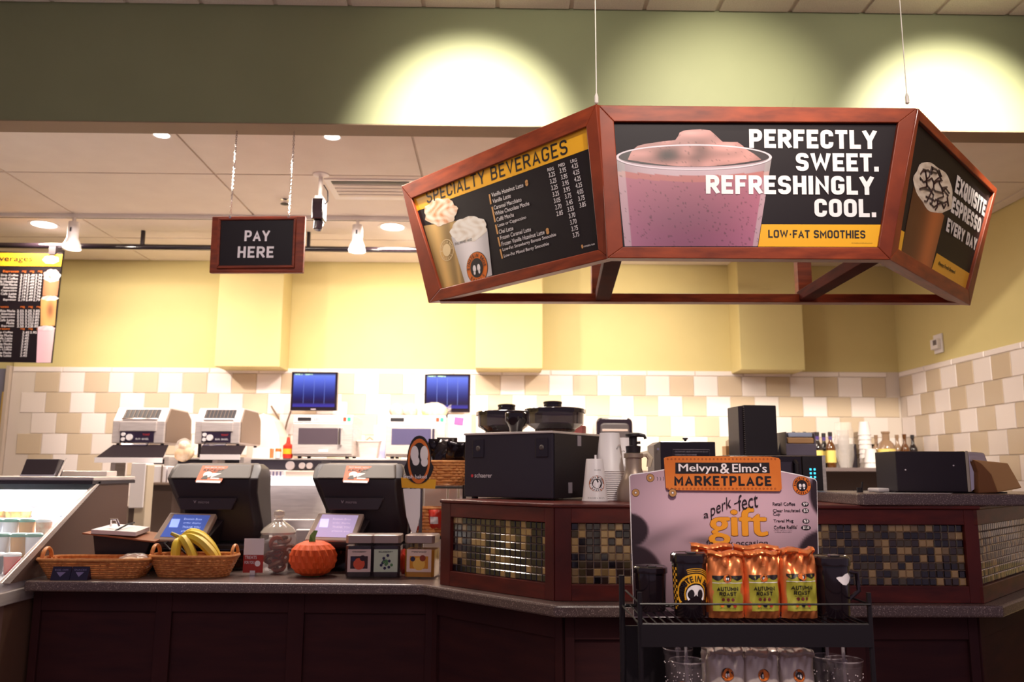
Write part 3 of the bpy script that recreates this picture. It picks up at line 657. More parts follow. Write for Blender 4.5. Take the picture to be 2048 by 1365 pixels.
strip(mb, fb, [(560, 88, 560, 119), (592, 85, 592, 115)], 8, c1, z=.004)
def c2(px, py, t): k = .9+.2*math.sin(PI*t); d = math.exp(-((py-620)/18)**2-((t-.62)/.25)**2); return (226*k-90*d, 176*k-90*d, 110*k-50*d)
strip(mb, fb, [(598+j*5.4, 82-j*.1, 598+j*5.4, 114-j*.4) for j in range(11)], 10, c2, z=.004)
def c3(px, py, t): return (244, 196+10*t, 210)
strip(mb, fb, [(656, 76, 656, 110), (726, 73, 726, 102)], 6, c3, z=.005)
blob(mb, 104, 552, 17, 13, (250, 240, 236), (150, 120, 120), 2., fr_=fb, z=.0045); blob(mb, 100, 597, 17, 5, (250, 236, 226), (220, 190, 170), 1., fr_=fb, z=.0045); blob(mb, 93, 657, 17, 5, (250, 225, 230), (240, 200, 210), 1., fr_=fb, z=.0055)
blob(mb, 102, 520, 16, 8, (250, 244, 240), (190, 170, 160), 5., fr_=fb, z=.004)
mb.build('printed_cups', M_art, mbd, M=M_b, flip=False)
p = at(120, 498, 6.05); MB().box(p.x-a.x-.05, p.x-a.x, -.01, .12, p.z-a.z-.06, 3.050-a.z).build('hanger', M_black, mbd)
# thermostat on the right wall
p = None
d = ray(1878, 688); pt = EYE + d*(RW/d.x)
t = thing('thermostat', 'small white thermostat on the yellow right wall above the tiles', 'thermostat', (RW, pt.y, pt.z), -PI/2)
MB().box(-.06, .06, -.012, .004, -.075, .075).build('wall_plate', M_white, t, bevel=.004); MB().box(-.05, .05, -.045, -.012, -.045, .035).build('housing', M_white, t, bevel=.005)
bx('display', -.005, .045, -.0465, -.044, -.015, .025, mat('lcd_grey', (110, 100, 104), .3), t)
# ================================================================== COUNTER
CT = .93
M_pane = mat('glass_pane', (235, 245, 245), .04, alpha=.10)
ctop = tag(MB().prism([(-2.02, 3.655), (-.313, 3.574), (.207, 3.036), (1.829, 3.048), (2.95, 4.13), (2.95, 4.55), (-2.02, 4.5)], CT-.043, CT).build('countertop', M_granite, bevel=.008), 'speckled brown granite countertop running along the front and around the bend', 'countertop')
cb = thing('counter_base', 'dark red wooden base of the front counter below the granite top', 'counter', (0, 0, 0))
bp_ = [(-2.02, 3.76), (-.27, 3.68), (.25, 3.14), (1.78, 3.15), (2.85, 4.18), (2.85, 4.5), (-2.02, 4.5)]
MB().prism(bp_, .0, CT-.043).build('carcass', M_dwood, cb)
def face(p, q, parent, z0, z1, splits, st=.07):
    p = Vector((*p, 0)); q = Vector((*q, 0)); L = (q-p).length; fr_ = frame((p.x, p.y, z0), q-p, (0, 0, 1)); xs_ = [0]+[s*L for s in splits]+[L]
    for x in xs_: MB().box(max(0, x-st/2), min(L, x+st/2), 0, z1-z0, 0, .016).build('stile', M_dwood, parent, M=fr_, bevel=.002)
    for a, b in zip(xs_, xs_[1:]):
        MB().box(a+st/2, b-st/2, z1-z0-.09, z1-z0, 0, .014).build('rail', M_dwood, parent, M=fr_, bevel=.002)
        MB().box(a+st/2, b-st/2, .0, .12, 0, .014).build('rail', M_dwood, parent, M=fr_, bevel=.002)
face(bp_[0], bp_[1], cb, .02, CT-.045, [.33, .66]); face(bp_[1], bp_[2], cb, .02, CT-.045, []); face(bp_[2], bp_[3], cb, .02, CT-.045, [.35, .7]); face(bp_[3], bp_[4], cb, .02, CT-.045, [.5])
# riser with mosaic panels
RZ = 1.268
R = [(-.236, 3.575), (.214, 3.135), (1.79, 3.10), (2.55, 3.86)]
ri = thing('mosaic_riser', 'raised dark red wooden counter riser with framed mosaic tile panels', 'counter riser', (0, 0, CT+.0005))
RI = Matrix.Translation((0, 0, -(CT+.0005)))
MB().prism([(R[0][0]+.02, R[0][1]+.02), (R[1][0]+.012, R[1][1]+.028), (1.778, 3.128), (2.53, 3.88), (2.1, 4.28), (.29, 4.1)], 0, RZ-CT).build('carcass', M_dwood, ri)
MB().prism([(R[0][0]-.012, R[0][1]-.004), (R[1][0]-.006, R[1][1]-.014), (1.797, 3.086), (2.57, 3.858), (2.12, 4.3), (.29, 4.125)], RZ-CT, RZ-CT+.014).build('cap', M_cherH, ri, bevel=.004)
M_mo = [mat('mosaic_black', (24, 18, 26), .08, coat=1), mat('mosaic_olive', (84, 72, 46), .1, coat=1), mat('mosaic_tan', (196, 164, 104), .12, coat=1), mat('mosaic_brown', (60, 44, 38), .1, coat=1), mat('mosaic_sand', (150, 124, 78), .12, coat=1)]
M_mg = mat('mosaic_grout', (176, 150, 132), .8)
def mosaic_mesh(m, s):
    mb = MB(); b = .0025; h = s/2
    mb.add([(-h, -h, 0), (h, -h, 0), (h, h, 0), (-h, h, 0), (-h, -h, .003), (h, -h, .003), (h, h, .003), (-h, h, .003), (-h+b, -h+b, .0052), (h-b, -h+b, .0052), (h-b, h-b, .0052), (-h+b, h-b, .0052)],
           [(8, 9, 10, 11)]+[(i, (i+1) % 4, 4+(i+1) % 4, 4+i) for i in range(4)]+[(4+i, 4+(i+1) % 4, 8+(i+1) % 4, 8+i) for i in range(4)])
    o = mb.build('m', m); me = o.data; bpy.data.objects.remove(o); return me
PT = .0277
mm = [mosaic_mesh(m, PT-.0025) for m in M_mo]
def riser_face(p, q, openings, seed, nrow=8, lab=''):
    p = Vector((*p, 0)); q = Vector((*q, 0)); L = (q-p).length; H = RZ-CT; fr_ = frame((p.x, p.y, 0), q-p, (0, 0, 1)); rnd = random.Random(seed)
    frw = Matrix.Translation((0, 0, CT)) @ fr_
    ops = []
    for (a, b) in openings:
        u0, v0 = hit(a[0], a[1], frw); u1, v1 = hit(b[0], b[1], frw); n = max(1, round((u1-u0)/PT)); u1 = u0+n*PT; ops.append((u0, u1, n))
    v0 = .060; v1 = v0+nrow*PT
    xs_ = [0]+[x for o in ops for x in o[:2]]+[L]
    M_ = fr_
    for a, b in zip(xs_[::2], xs_[1::2]): 
        if b-a > .003: MB().box(a, b, 0, H, -.02, .006).build('stile', M_cher, ri, M=M_, bevel=.002)
    for (u0, u1, n) in ops:
        MB().box(u0, u1, v1, H, -.02, .0055).build('rail', M_cherH, ri, M=M_, bevel=.002); MB().box(u0, u1, 0, v0, -.02, .0055).build('rail', M_cherH, ri, M=M_, bevel=.002)
        pan = MB().box(u0, u1, v0, v1, -.02, -.014).build('mosaic_panel', M_mg, ri, M=M_)
        for i in range(n):
            for j in range(nrow):
                r = rnd.random(); k = 0 if r < .42 else 3 if r < .56 else 1 if r < .72 else 2 if r < .9 else 4
                o = bpy.data.objects.new('mosaic_tile', mm[k]); C.objects.link(o); o.parent = pan; o.location = (u0+PT*(i+.5), v0+PT*(j+.5), -.014)
riser_face(R[0], R[1], [((903, 1040), (1088, 1170))], 1)
riser_face(R[1], R[2], [((1143, 1170), (1508, 1050)), ((1576, 1170), (1930, 1050))], 2)
riser_face(R[2], R[3], [((1962, 1170), (2150, 1050))], 3)
gl = at(1703, 987, 3.1)
tag(MB().prism([(1.36, 3.085), (1.345, 3.10), (1.345, 3.62), (2.75, 3.62), (2.75, 3.085)], RZ+.0145, RZ+.058).build('granite_shelf', M_granite, bevel=.006), 'raised speckled granite ledge on top of the riser at the right', 'countertop')
# ================================================================== DISPLAY CASE
DX = -2.03
dc = thing('display_case', 'refrigerated glass display case with a slanted front at the far left of the counter', 'display case', (-3.0, 4.2, 0))
DI = Matrix.Translation((3.0, -4.2, 0))
def dcp(mb, name, m, parent=None, **k): return mb.build(name, m, parent or dc, M=(DI if parent is None else None), **k)
M_dpan = mat('taupe_panel', (92, 68, 60), .55); M_cwhite = mat('case_white', (236, 236, 240), .35)
dcp(MB().prism([(3.56, .93), (4.30, 1.335), (4.62, 1.335), (4.62, .93)], DX-.02, DX, 'x'), 'end_panel', M_dpan)
dcp(MB().prism([(3.50, .94), (4.262, 1.345), (4.30, 1.345), (3.56, .93)], DX-.012, DX+.006, 'x'), 'edge_strip', M_steel, bevel=.003)
dcp(MB().box(-4.2, DX+.006, 4.20, 4.68, 1.346, 1.366), 'top', M_steel, bevel=.004)
dcp(MB().box(-4.2, DX+.006, 4.192, 4.68, 1.330, 1.346), 'top_trim', M_black)
dcp(MB().prism([(3.508, .950), (4.25, 1.335), (4.252, 1.329), (3.515, .946)], -4.2, DX-.02, 'x'), 'glass_front', M_pane)
dcp(MB().box(-4.2, DX-.02, 4.60, 4.64, .80, 1.335), 'back_panel', M_cwhite)
dcp(MB().box(-4.2, DX-.02, 3.50, 4.64, .90, .935), 'deck', M_cwhite)
bpn = dcp(MB().box(-4.2, DX-.025, 4.46, 4.50, .935, 1.27), 'louver_panel', M_cwhite)
for r in range(3):
    for k in range(14): 
        MB().box(-2.16-.085*k, -2.115-.085*k, 4.456, 4.461, 1.155-.045*r, 1.161-.045*r).build('louver', mat('louver_grey', (176, 176, 188), .5), bpn)
lt = dcp(MB().box(-4.2, DX-.03, 4.30, 4.48, 1.262, 1.30), 'light_canopy', M_cwhite)
MB().box(-4.18, DX-.05, 4.298, 4.300, 1.264, 1.298).build('lamp_tube', mat('case_lamp', (248, 250, 255), emit=3.2), lt)
light('case_light', 'AREA', (-2.9, 4.30, 1.255), (-2.9, 4.15, .9), 22, (.95, .97, 1), shape='RECTANGLE', size=1.6, size_y=.08)
dcp(MB().box(-4.2, DX+.004, 3.49, 4.64, .845, .90), 'bottom_rail', M_steel, bevel=.004)
dcp(MB().box(-4.2, DX-.01, 3.56, 4.64, 0, .845), 'base', mat('case_base', (126, 96, 78), .5))
dcp(MB().box(-4.2, DX-.09, 3.545, 3.562, .12, .76), 'front_panel', M_dwood)
# case contents
M_lidg = mat('green_lid', (20, 120, 104), .4); M_cupc = mat('clear_cup_food', (214, 196, 168), .3, col2=(190, 110, 70), scale=30); M_cupb = mat('yogurt_white', (226, 226, 232), .4)
M_fr = mat('fruit_mix', (196, 190, 90), .4, col2=(200, 90, 60), scale=60); M_blue = mat('blueberry_cup', (60, 66, 110), .4); M_juice = mat('amber_juice', (196, 130, 40), .3); M_redc = mat('red_label', (206, 70, 66), .4)
def tub(name, lab, cat, px, py, Y, wpx, hpx, body, lid, group, zb=None):
    b = at(px, py, Y); z = b.z if zb is None else zb; s = Y/F; w_ = wpx*s/2; h = hpx*s
    t = thing(name, lab, cat, (b.x, Y, z), group=group)
    MB().lathe([(w_*.8, 0), (w_*.98, h*.85)], n=16).build('cup', body, t, smooth=True); MB().lathe([(w_*1.05, h*.85), (w_*1.05, h*.94), (w_*.9, h)], n=16).build('lid', lid, t, smooth=True)
    return t
shz = .995
shelf = thing('case_shelf', 'white wire step shelf inside the display case', 'shelf', (-2.6, 4.1, .936))
bx('step', -.9, .52, -.16, .34, .0, .055, M_cwhite, shelf, .004); bx('step', -.9, .52, .0, .34, .055, .11, M_cwhite, shelf, .004); bx('step', -.9, .52, .16, .34, .11, .165, M_cwhite, shelf, .004)
rowdefs = [(4.34, 1.1015, [(-20, M_fr, M_cwhite), (30, M_fr, M_cwhite), (88, M_cupb, M_cwhite)], 46, 40), (4.17, 1.0465, [(-14, M_cupb, M_lidg), (18, M_cupb, M_lidg), (50, M_juice, M_lidg), (84, M_cupc, M_cwhite)], 30, 46), (4.01, .9915, [(2, M_cupb, M_lidg), (36, M_juice, M_lidg), (66, M_cupb, M_lidg)], 30, 46), (3.84, .936, [(-6, M_blue, M_cwhite), (26, M_redc, M_cwhite)], 30, 40)]
rowname = ['top step', 'middle step', 'low step', 'floor']; col_n = {M_fr.name: 'mixed fruit', M_cupb.name: 'white yogurt', M_juice.name: 'amber parfait', M_cupc.name: 'salad', M_blue.name: 'dark blue berry', M_redc.name: 'red labelled'}
for (Y, z, it, wp, hp), rn in zip(rowdefs, rowname):
    for i, (px, b, l) in enumerate(it):
        tub('food_cup', '%s cup, %s lid, %s of display case, %s' % (col_n[b.name], 'green' if l is M_lidg else 'white', rn, ['leftmost', 'second from the left', 'third from the left', 'rightmost'][i]), 'cup', px, 1100, Y, wp, hp, b, l, 'food cups inside the display case', z)
# card holder on the case
p = at(82, 945, 4.35)
t = thing('card_holder', 'dark tilted card holder box standing on the display case', 'card holder', (p.x, 4.36, 1.3665), .05)
MB().prism([(-.03, 0), (.06, 0), (.075, .085), (.02, .09)], -.095, .075, 'x').build('holder_body', M_black, t, bevel=.004)
MB().prism([(-.032, 0), (-.01, .028), (-.005, .028), (-.025, 0)], -.095, .075, 'x').build('front_lip', mat('grey_plastic', (130, 126, 140), .4), t)
MB().prism([(.00, .0), (.012, .0), (.085, .095), (.075, .095)], .078, .084, 'x').build('side_stand', M_steel, t)
tag(bx('metal_rail_box', -2.55, -2.10, 4.5, 4.62, 1.367, 1.395, M_steel, bevel=.004), 'low steel housing lying on the rear of the display case top', 'housing')
# ================================================================== BACK SHELF + PREP
SZ = 1.49
bs = thing('back_shelf', 'long dark raised shelf with a steel front edge below the microwaves', 'shelf', (-1.6, 6.4, 0))
bx('shelf_top', -1.0, 2.0, -.40, .58, SZ-.045, SZ-.012, mat('dark_laminate', (40, 34, 44), .4), bs); bx('shelf_surface', -1.0, 2.0, -.41, .58, SZ-.012, SZ, M_steel, bs, .003)
for x in (-.98, .5, 1.95): bx('support', x-.02, x+.02, -.35, -.31, 1.0005, SZ-.045, M_steel, bs); bx('support', x-.02, x+.02, .38, .42, 1.0005, SZ-.045, M_steel, bs)
wt = thing('work_table', 'steel prep table standing behind the registers', 'table', (-1.4, 5.9, 0))
bx('table_top', -1.9, 2.3, -.7, .95, .97, 1.0, M_steel, wt, .004)
for x in (-1.8, .2, 2.2):
    for y in (-.62, .88): bx('leg', x-.02, x+.02, y-.02, y+.02, 0, .97, M_steel, wt)
bx('undershelf', -1.85, 2.25, -.65, .9, .3, .32, M_steel, wt)
# second back shelf at right with sink wall
sh = thing('wall_shelf', 'grey wall shelf holding syrup bottles and cups in the right corner', 'shelf', (2.9, 6.75, 0))
zs = 1.445
bx('shelf_board', -.42, .55, -.22, .24, zs-.03, zs, mat('grey_laminate', (120, 104, 104), .5), sh, .003); bx('shelf_board_gap', -.42, .55, .2, .24, zs-.3, zs-.03, mat('brown_laminate', (104, 86, 80), .6), sh)
cw = struct(bx('trim_3', .9, RW-.001, 6.96, 6.992, .9, zs-.03, mat('taupe_wall_cladding', (118, 98, 92), .6)))
sk = thing('back_counter', 'grey worktop with a sink along the right back wall', 'counter', (2.4, 6.6, 0))
bx('worktop', -1.0, 1.04, -.35, .35, 1.10, 1.14, M_granite, sk, .004); bx('cabinet', -.98, 1.02, -.3, .35, 0, 1.10, M_dwood, sk)
# ================================================================== KITCHEN APPLIANCES
M_darkpan = mat('control_panel', (40, 28, 50), .3); M_taupe = mat('taupe_metal', (132, 112, 98), .45, .3); M_glow = mat('print_white', (240, 236, 240), .4)
def toaster(px0, px1, lab):
    a = at(px0, 887, 5.8); b = at(px1, 887, 5.8); W = b.x-a.x; h = .255; z = 1.585
    t = thing('conveyor_toaster', lab, 'toaster', ((a.x+b.x)/2, 5.8, z), group='steel conveyor toasters on the back shelf'); w_ = W/2
    MB().prism([(0, 0), (0, .155), (.075, h), (.42, h), (.50, .20), (.52, 0)], -w_, w_, 'x').build('body', M_steel, t, bevel=.006)
    MB().prism([(.02, .01), (.02, .15), (.085, h-.01), (.40, h-.012), (.48, .19), (.5, .01)], w_, w_+.006, 'x').build('side_panel', M_taupe, t)
    fs = frame((0, -.001, .155), (1, 0, 0), (0, .075, .10))
    MB().box(-w_*.66, w_*.70, .020, .106, -.002, .004).build('feed_slot', M_ink, t, M=fs)
    for k in range(8): MB().box(-w_*.60+k*w_*.165, -w_*.585+k*w_*.165, .026, .100, .004, .007).build('conveyor_wire', M_taupe, t, M=fs)
    MB().box(-w_*.66, w_*.70, .008, .020, 0, .012).build('slot_lip', M_chrome, t, M=fs, bevel=.003)
    bx('upper_front', -w_*.70, w_*.70, -.012, 0, .085, .150, M_steel, t, .003)
    cp = bx('control_panel', -w_*.66, w_*.62, -.008, 0, .008, .082, M_darkpan, t)
    for (x, z_, r) in ((-.52, .062, .013), (-.52, .028, .013), (-.28, .042, .022)): MB().cyl((w_*x, -.022, z_), (w_*x, -.008, z_), r, n=18).build('knob', M_white, cp, smooth=True)
    lettering(cp, 'TOAST', w_*.20, .055, .05, .012, mat('print_red', (214, 60, 56), .4), z=.009, M=fm); lettering(cp, 'BUN  BAGEL', -w_*.05, .025, .09, .012, M_glow, z=.009, M=fm)
    MB().tube([(-w_*.5, 0, -.002), (-w_*.5, -.03, -.012), (w_*.42, -.03, -.012), (w_*.42, 0, -.002)], .009, 8).build('crumb_handle', M_chrome, t, smooth=True)
    for s in (-1, 1):
        for y in (.05, .47): MB().cyl((s*w_*.85, y, -(z-SZ)+.0), (s*w_*.85, y, 0), .012).build('foot', M_black, t)
    e = t; return t
t1 = toaster(222, 327, 'steel conveyor toaster above the left steel tray, left of the two'); t2 = toaster(388, 478, 'steel conveyor toaster nearer the monitors, right of the two')
for (px, nm, x1) in ((262, 'left', 345), (440, 'right', 500)):
    pa = at(px-72 if nm == 'left' else px-40, 922, 5.45); pb = at(x1-20, 922, 5.45); qa = at(px-38, 886, 5.78); qb = at(x1-10, 886, 5.78)
    tr_ = thing('toast_tray', 'dark sloping catch tray below the '+nm+' toaster', 'tray', (pa.x, 5.45, 1.47))
    I = Matrix.Translation((-pa.x, -5.45, -1.47)); zl = 1.478 if nm == 'left' else 1.50
    v = [(pa.x, 5.45, zl), (pb.x, 5.45, zl), (qb.x, 5.80, 1.575), (qa.x, 5.80, 1.575)]
    MB().hexa([I @ Vector((x, y, z-.006)) for x, y, z in v]+[I @ Vector((x, y, z)) for x, y, z in v]).build('tray_surface', mat('tray_dark', (30, 20, 26), .8, spec=.1), tr_)
    MB().hexa([I @ Vector(q) for q in ((pa.x, 5.44, zl-.03), (pb.x, 5.44, zl-.03), (pb.x, 5.452, zl-.03), (pa.x, 5.452, zl-.03), (pa.x, 5.44, zl+.004), (pb.x, 5.44, zl+.004), (pb.x, 5.452, zl+.004), (pa.x, 5.452, zl+.004))]).build('front_lip', M_white, tr_)
    MB().box(.02, .05, .18, .34, 1.0005-1.47, .0).build('stand', M_steel, tr_)
    MB().box(pb.x-pa.x-.06, pb.x-pa.x-.03, .18, .34, 1.0005-1.47, .02).build('stand', M_steel, tr_)
def microwave(px0, px1, lab, win):
    a = at(px0, 917, 5.95); b = at(px1, 917, 5.95); w_ = (b.x-a.x)/2; z = SZ+.012; h = .31
    t = thing('steel_microwave', lab, 'microwave', ((a.x+b.x)/2, 5.95, SZ), group='steel microwaves on the back shelf')
    bx('body', -w_, w_, .02, .42, .016, h, M_steel, t, .006); bx('door', -w_, w_, -.004, .02, .030, h-.058, M_steel, t, .005)
    bx('window', -w_*.80, w_*.52, -.0065, -.003, .10, h-.095, win, t, .0)
    bx('badge', -w_*.1, w_*.2, -.0065, -.003, .045, .062, M_white, t)
    pan = bx('control_strip', -w_, w_, .0, .02, h-.055, h, M_white, t, .003)
    bx('display', -w_*.85, -w_*.4, -.003, .001, h-.043, h-.018, M_ink, pan)
    for k in range(3): bx('button', -w_*.3+k*.012, -w_*.3+k*.012+.008, -.003, .001, h-.042, h-.02, mat('button_grey', (170, 160, 172), .5), pan)
    bx('button_field', -w_*.05, w_*.66, -.002, .001, h-.044, h-.016, M_white, pan)
    bx('stop_button', w_*.68, w_*.78, -.004, .001, h-.043, h-.016, mat('button_red', (224, 70, 40), .4), pan); bx('start_button', w_*.82, w_*.93, -.004, .001, h-.043, h-.016, mat('button_green', (60, 180, 140), .4), pan)
    MB().tube([(w_*.62, -.002, .095), (w_*.62, -.045, .10), (w_*.62, -.045, h-.10), (w_*.62, -.002, h-.095)], .010, 8).build('handle', M_chrome, t, smooth=True)
    for s in (-1, 1): MB().cyl((s*w_*.8, .06, 0), (s*w_*.8, .06, .016), .014).build('foot', M_ink, t); MB().cyl((s*w_*.8, .36, 0), (s*w_*.8, .36, .016), .014).build('foot', M_ink, t)
    return t
m1 = microwave(583, 703, 'steel microwave under the left monitor', mat('window_dark', (84, 72, 80), .15)); m2 = microwave(770, 890, 'steel microwave with bread bags on its top, right of the two', mat('window_blue', (86, 80, 112), .15))
M_scr = None
def monitor(px0, py0, px1, py1, lab):
    a = at((px0+px1)/2, py1, 6.62); w_ = (at(px1, py1, 6.62).x-at(px0, py1, 6.62).x)/2; h = at(px0, py0, 6.62).z-a.z
    t = thing('order_monitor', lab, 'monitor', (a.x, 6.62, a.z), group='blue order monitors on the back wall')
    bx('casing', -w_, w_, 0, .05, 0, h, M_gblack, t, .004)
    fs = frame((-w_+.018, -.0015, .030), (1, 0, 0), (0, 0, 1)); sw = 2*w_-.036; sh_ = h-.045
    mb = MB(); mb.col = []
    N = 16
    for j in range(N+1):
        for i in range(7):
            mb.v.append((sw*i/6, sh_*j/N, 0)); v = j/N
            c = (40+110*max(0, v-.35)*1.2, 28+165*max(0, v-.25)**1.0, 60+190*min(1, max(0, v-.10)*1.35)) if v > .08 else (70, 60, 170)
            if v > .95: c = (50, 60, 100)
            mb.col.append(lin(c))
    mb.f = [(j*7+i, j*7+i+1, j*7+i+8, j*7+i+7) for j in range(N) for i in range(6)]; mb.m = [0]*len(mb.f)
    ms = MATS.get('screen_gradient')
    if not ms:
        ms = mat('screen_gradient', (0, 0, 0), .2, vcol=True); nt = ms.node_tree; vc = [n for n in nt.nodes if n.type == 'VERTEX_COLOR'][0]; b = nt.nodes['Principled BSDF']
        nt.links.new(vc.outputs[0], b.inputs['Emission Color']); b.inputs['Emission Strength'].default_value = 1.0; nt.links.remove(b.inputs['Base Color'].links[0])
    s = mb.build('screen', ms, t, M=fs, flip=False)
    mb = MB()
    for k in (1, 2, 3): mb.poly([(sw*k/4-.0015, sh_*.1), (sw*k/4+.0015, sh_*.1), (sw*k/4+.0015, sh_*.92), (sw*k/4-.0015, sh_*.92)], .001)
    o = mb.build('divider_lines', mat('screen_line', (40, 60, 130), emit=.5), s, flip=False); o['kind'] = 'stuff'
    lettering(s, 'ORDER 12', .01, sh_*.955, .06, .010, mat('screen_green', (170, 220, 170), emit=.8), M=Matrix.Identity(4)); lettering(s, 'ORDER 13', .09, sh_*.955, .06, .010, mat('screen_green', (170, 220, 170), emit=.8), M=Matrix.Identity(4))
    bx('logo_plate', -.02, .02, -.002, 0, .008, .016, mat('logo_grey', (150, 140, 150), .4), t)
    MB().box(-.04, .04, .05, 7.0-6.62-.001, h*.4, h*.6).build('wall_arm', M_black, t)
monitor(580, 744, 673, 822, 'blue order monitor above the left microwave'); monitor(848, 748, 940, 825, 'blue order monitor on the wall right of the bread bags')
# small things on the back shelf
def bottle_at(name, lab, px, py0, py1, Y, z, prof, mats, cat='bottle', group=None):
    b = at(px, py0, Y); h = (py0-py1)*Y/F; t = thing(name, lab, cat, (b.x, Y, z), group=group)
    for nm, pr, m in prof: MB().lathe([(r*h, q*h) for r, q in pr], n=18).build(nm, m, t, smooth=True)
    return t
M_redp = mat('red_plastic', (216, 54, 40), .3); M_orange = mat('orange_plastic', (228, 116, 54), .4)
bottle_at('sauce_bottle', 'red squeeze bottle left of the left microwave', 575, 917, 876, 6.0, SZ, [('bottle', [(.22, 0), (.24, .1), (.24, .6), (.10, .72)], M_redp), ('label', [(.243, .2), (.243, .45)], M_yel), ('cap', [(.10, .72), (.06, 1)], M_redp)], None)
bottle_at('small_orange_bottle', 'small orange capped bottle beside the white box on the back shelf', 556, 917, 898, 6.0, SZ, [('bottle', [(.3, 0), (.3, .8)], M_white), ('cap', [(.32, .7), (.3, 1)], M_orange)], None)
t = thing('white_box', 'small white box standing on the back shelf near the red bottle', 'box', (at(522, 917, 6.05).x, 6.05, SZ)); bx('carton', -.065, .06, 0, .08, 0, .075, M_white, t, .003); bx('orange_stripe', .06, .072, .005, .07, 0, .07, M_orange, t)
p = at(736, 917, 6.12); t = thing('steel_container', 'steel insert pan standing between the two microwaves', 'container', (p.x, 6.12, SZ))
MB().prism([(-.06, 0), (.06, 0), (.08, .13), (-.08, .13)], 0, .12, 'y').build('pan', M_steel, t, bevel=.006); MB().box(-.088, .088, -.008, .13, .125, .135).build('rim', M_steel, t, bevel=.003)
MB().tube([(-.03, .06, .136), (0, .06, .16), (.03, .06, .136)], .006).build('lid_handle', M_taupe, t)
p = at(745, 880, 6.6); t = thing('blue_bin', 'pale blue plastic bin behind the steel insert pan', 'bin', (at(760, 880, 6.35).x, 6.35, SZ)); MB().prism([(-.04, 0), (.04, 0), (.05, .26), (-.05, .26)], 0, .1, 'y').build('bin', mat('pale_blue', (180, 186, 226), .4), t, bevel=.004)
p = at(686, 828, 6.2); t = thing('white_cup_stack', 'short stack of white cups on top of the left microwave', 'cup', (at(684, 828, 6.2).x, 6.22, SZ+.311)); MB().lathe([(.028, 0), (.034, .08), (.033, .11), (.037, .115)], n=18).build('cups', M_white, t, smooth=True)
tag(MB().tube([at(542, 812, 6.95), at(556, 835, 6.97), at(563, 862, 6.97), at(567, 885, 6.97)], .009, 6).build('power_cable', M_taupe), 'grey power cable hanging down the tiles beside the right toaster', 'cable')
tag(MB().tube([at(582, 822, 6.9), at(574, 845, 6.97), at(568, 870, 6.97)], .008, 6).build('power_cable', M_taupe), 'grey power cable running from the left monitor to the outlet', 'cable')
p = at(567, 878, 6.98); t = thing('power_outlet', 'black plug in the wall outlet left of the left microwave', 'outlet', (p.x, 6.99, p.z)); MB().box(-.035, .035, -.01, 0, -.06, .05).build('plate', M_white, t); MB().box(-.028, .022, -.06, -.01, -.06, .035).build('plug', M_black, t, bevel=.006)
# steel flue / elbow behind right toaster
p = at(545, 890, 6.4); t = thing('plastic_dome', 'pale translucent curved hood behind the right toaster', 'hood', (at(528, 900, 6.5).x, 6.5, SZ))
MB().prism([(-.14, 0), (-.13, .22), (-.08, .33), (-.02, .36), (.06, .30), (.11, .18), (.13, 0)], 0, .3, 'y').build('hood', mat('hood_cream', (226, 206, 196), .4), t, bevel=.01)
# paper towel dispenser on wall (black)
p = at(1231, 905, 6.7); t = thing('paper_dispenser', 'glossy black paper towel dispenser mounted on the tiled wall', 'dispenser', (p.x, 6.99, p.z))
W_ = (at(1268, 905, 6.75).x-at(1195, 905, 6.75).x)/2; H_ = at(1231, 836, 6.75).z-p.z
pts = [(-W_, 0), (W_, 0), (W_, H_*.7)]+[(W_-.045+.045*math.cos(a), H_-.045+.045*math.sin(a)) for a in (0, .4, .8, 1.2, 1.57)]+[(-W_+.045-.045*math.sin(a), H_-.045+.045*math.cos(a)) for a in (0, .4, .8, 1.2, 1.57)]
MB().prism(pts, -.26, 0, 'y').build('dispenser_body', M_gblack, t, bevel=.012)
MB().prism([(x*.8, .06+z*.62) for x, z in pts], -.28, -.26, 'y').build('front_window', mat('smoked_window', (44, 32, 36), .4), t, bevel=.008)
bx('painted_highlight', -W_*.70, W_*.70, -.285, -.28, H_*.60, H_*.66, mat('highlight_grey', (150, 130, 124), .3), t, .002)  # gloss highlight modelled as a thin grey bar, not a dispenser part
# bread bags
M_bag = mat('clear_film', (244, 236, 232), .12, alpha=.28, coat=.5); M_bread = mat('bread_crust', (214, 164, 100), .6, col2=(244, 224, 190), scale=14)
M_bun = mat('bagel_brown', (166, 120, 96), .6, col2=(220, 190, 170), scale=22); M_crois = mat('croissant', (202, 150, 90), .6, col2=(236, 210, 176), scale=40)
def lump(mb, c, r, seed, sq=(1, 1, 1), n=14, amp=.12, f=9):
    def fn(u, v):
        a = 2*PI*u; b = PI*v; d = Vector((math.cos(a)*math.sin(b), math.sin(a)*math.sin(b), math.cos(b)))
        k = r*(1+amp*math.sin(f*d.x+seed)*math.sin(f*d.y+seed*2)+amp*.5*math.sin(2*f*d.z+seed*3+f*d.x)); return (c[0]+d.x*k*sq[0], c[1]+d.y*k*sq[1], c[2]+d.z*k*sq[2])
    mb.grid(fn, n*2, n)
def bread_bag(name, lab, loc, L, H, inner, breads, seed, rz=0):
    t = thing(name, lab, 'bread bag', loc, rz)
    for (x, z, r, sq) in breads:
        mb = MB(); lump(mb, (x*L, 0, z*H), r*H, seed+x, sq, 8, .05, 4); mb.build('bread_piece', inner, t, smooth=True)
    mb = MB(); lump(mb, (0, 0, H*.5), H*.5, seed, (L/H*1.0, 1.1, 1.0), 20, .06, 7); mb.build('bag_film', M_bag, t, smooth=True)
    mb = MB(); mb.grid(lambda u, v: (L*.44+L*.22*v, .02*math.sin(u*12)*v+.004, H*(.5+.05*v)+(u-.5)*H*(.12+.5*v)), 12, 4); mb.build('twisted_end', M_bag, t, smooth=True)
    return t
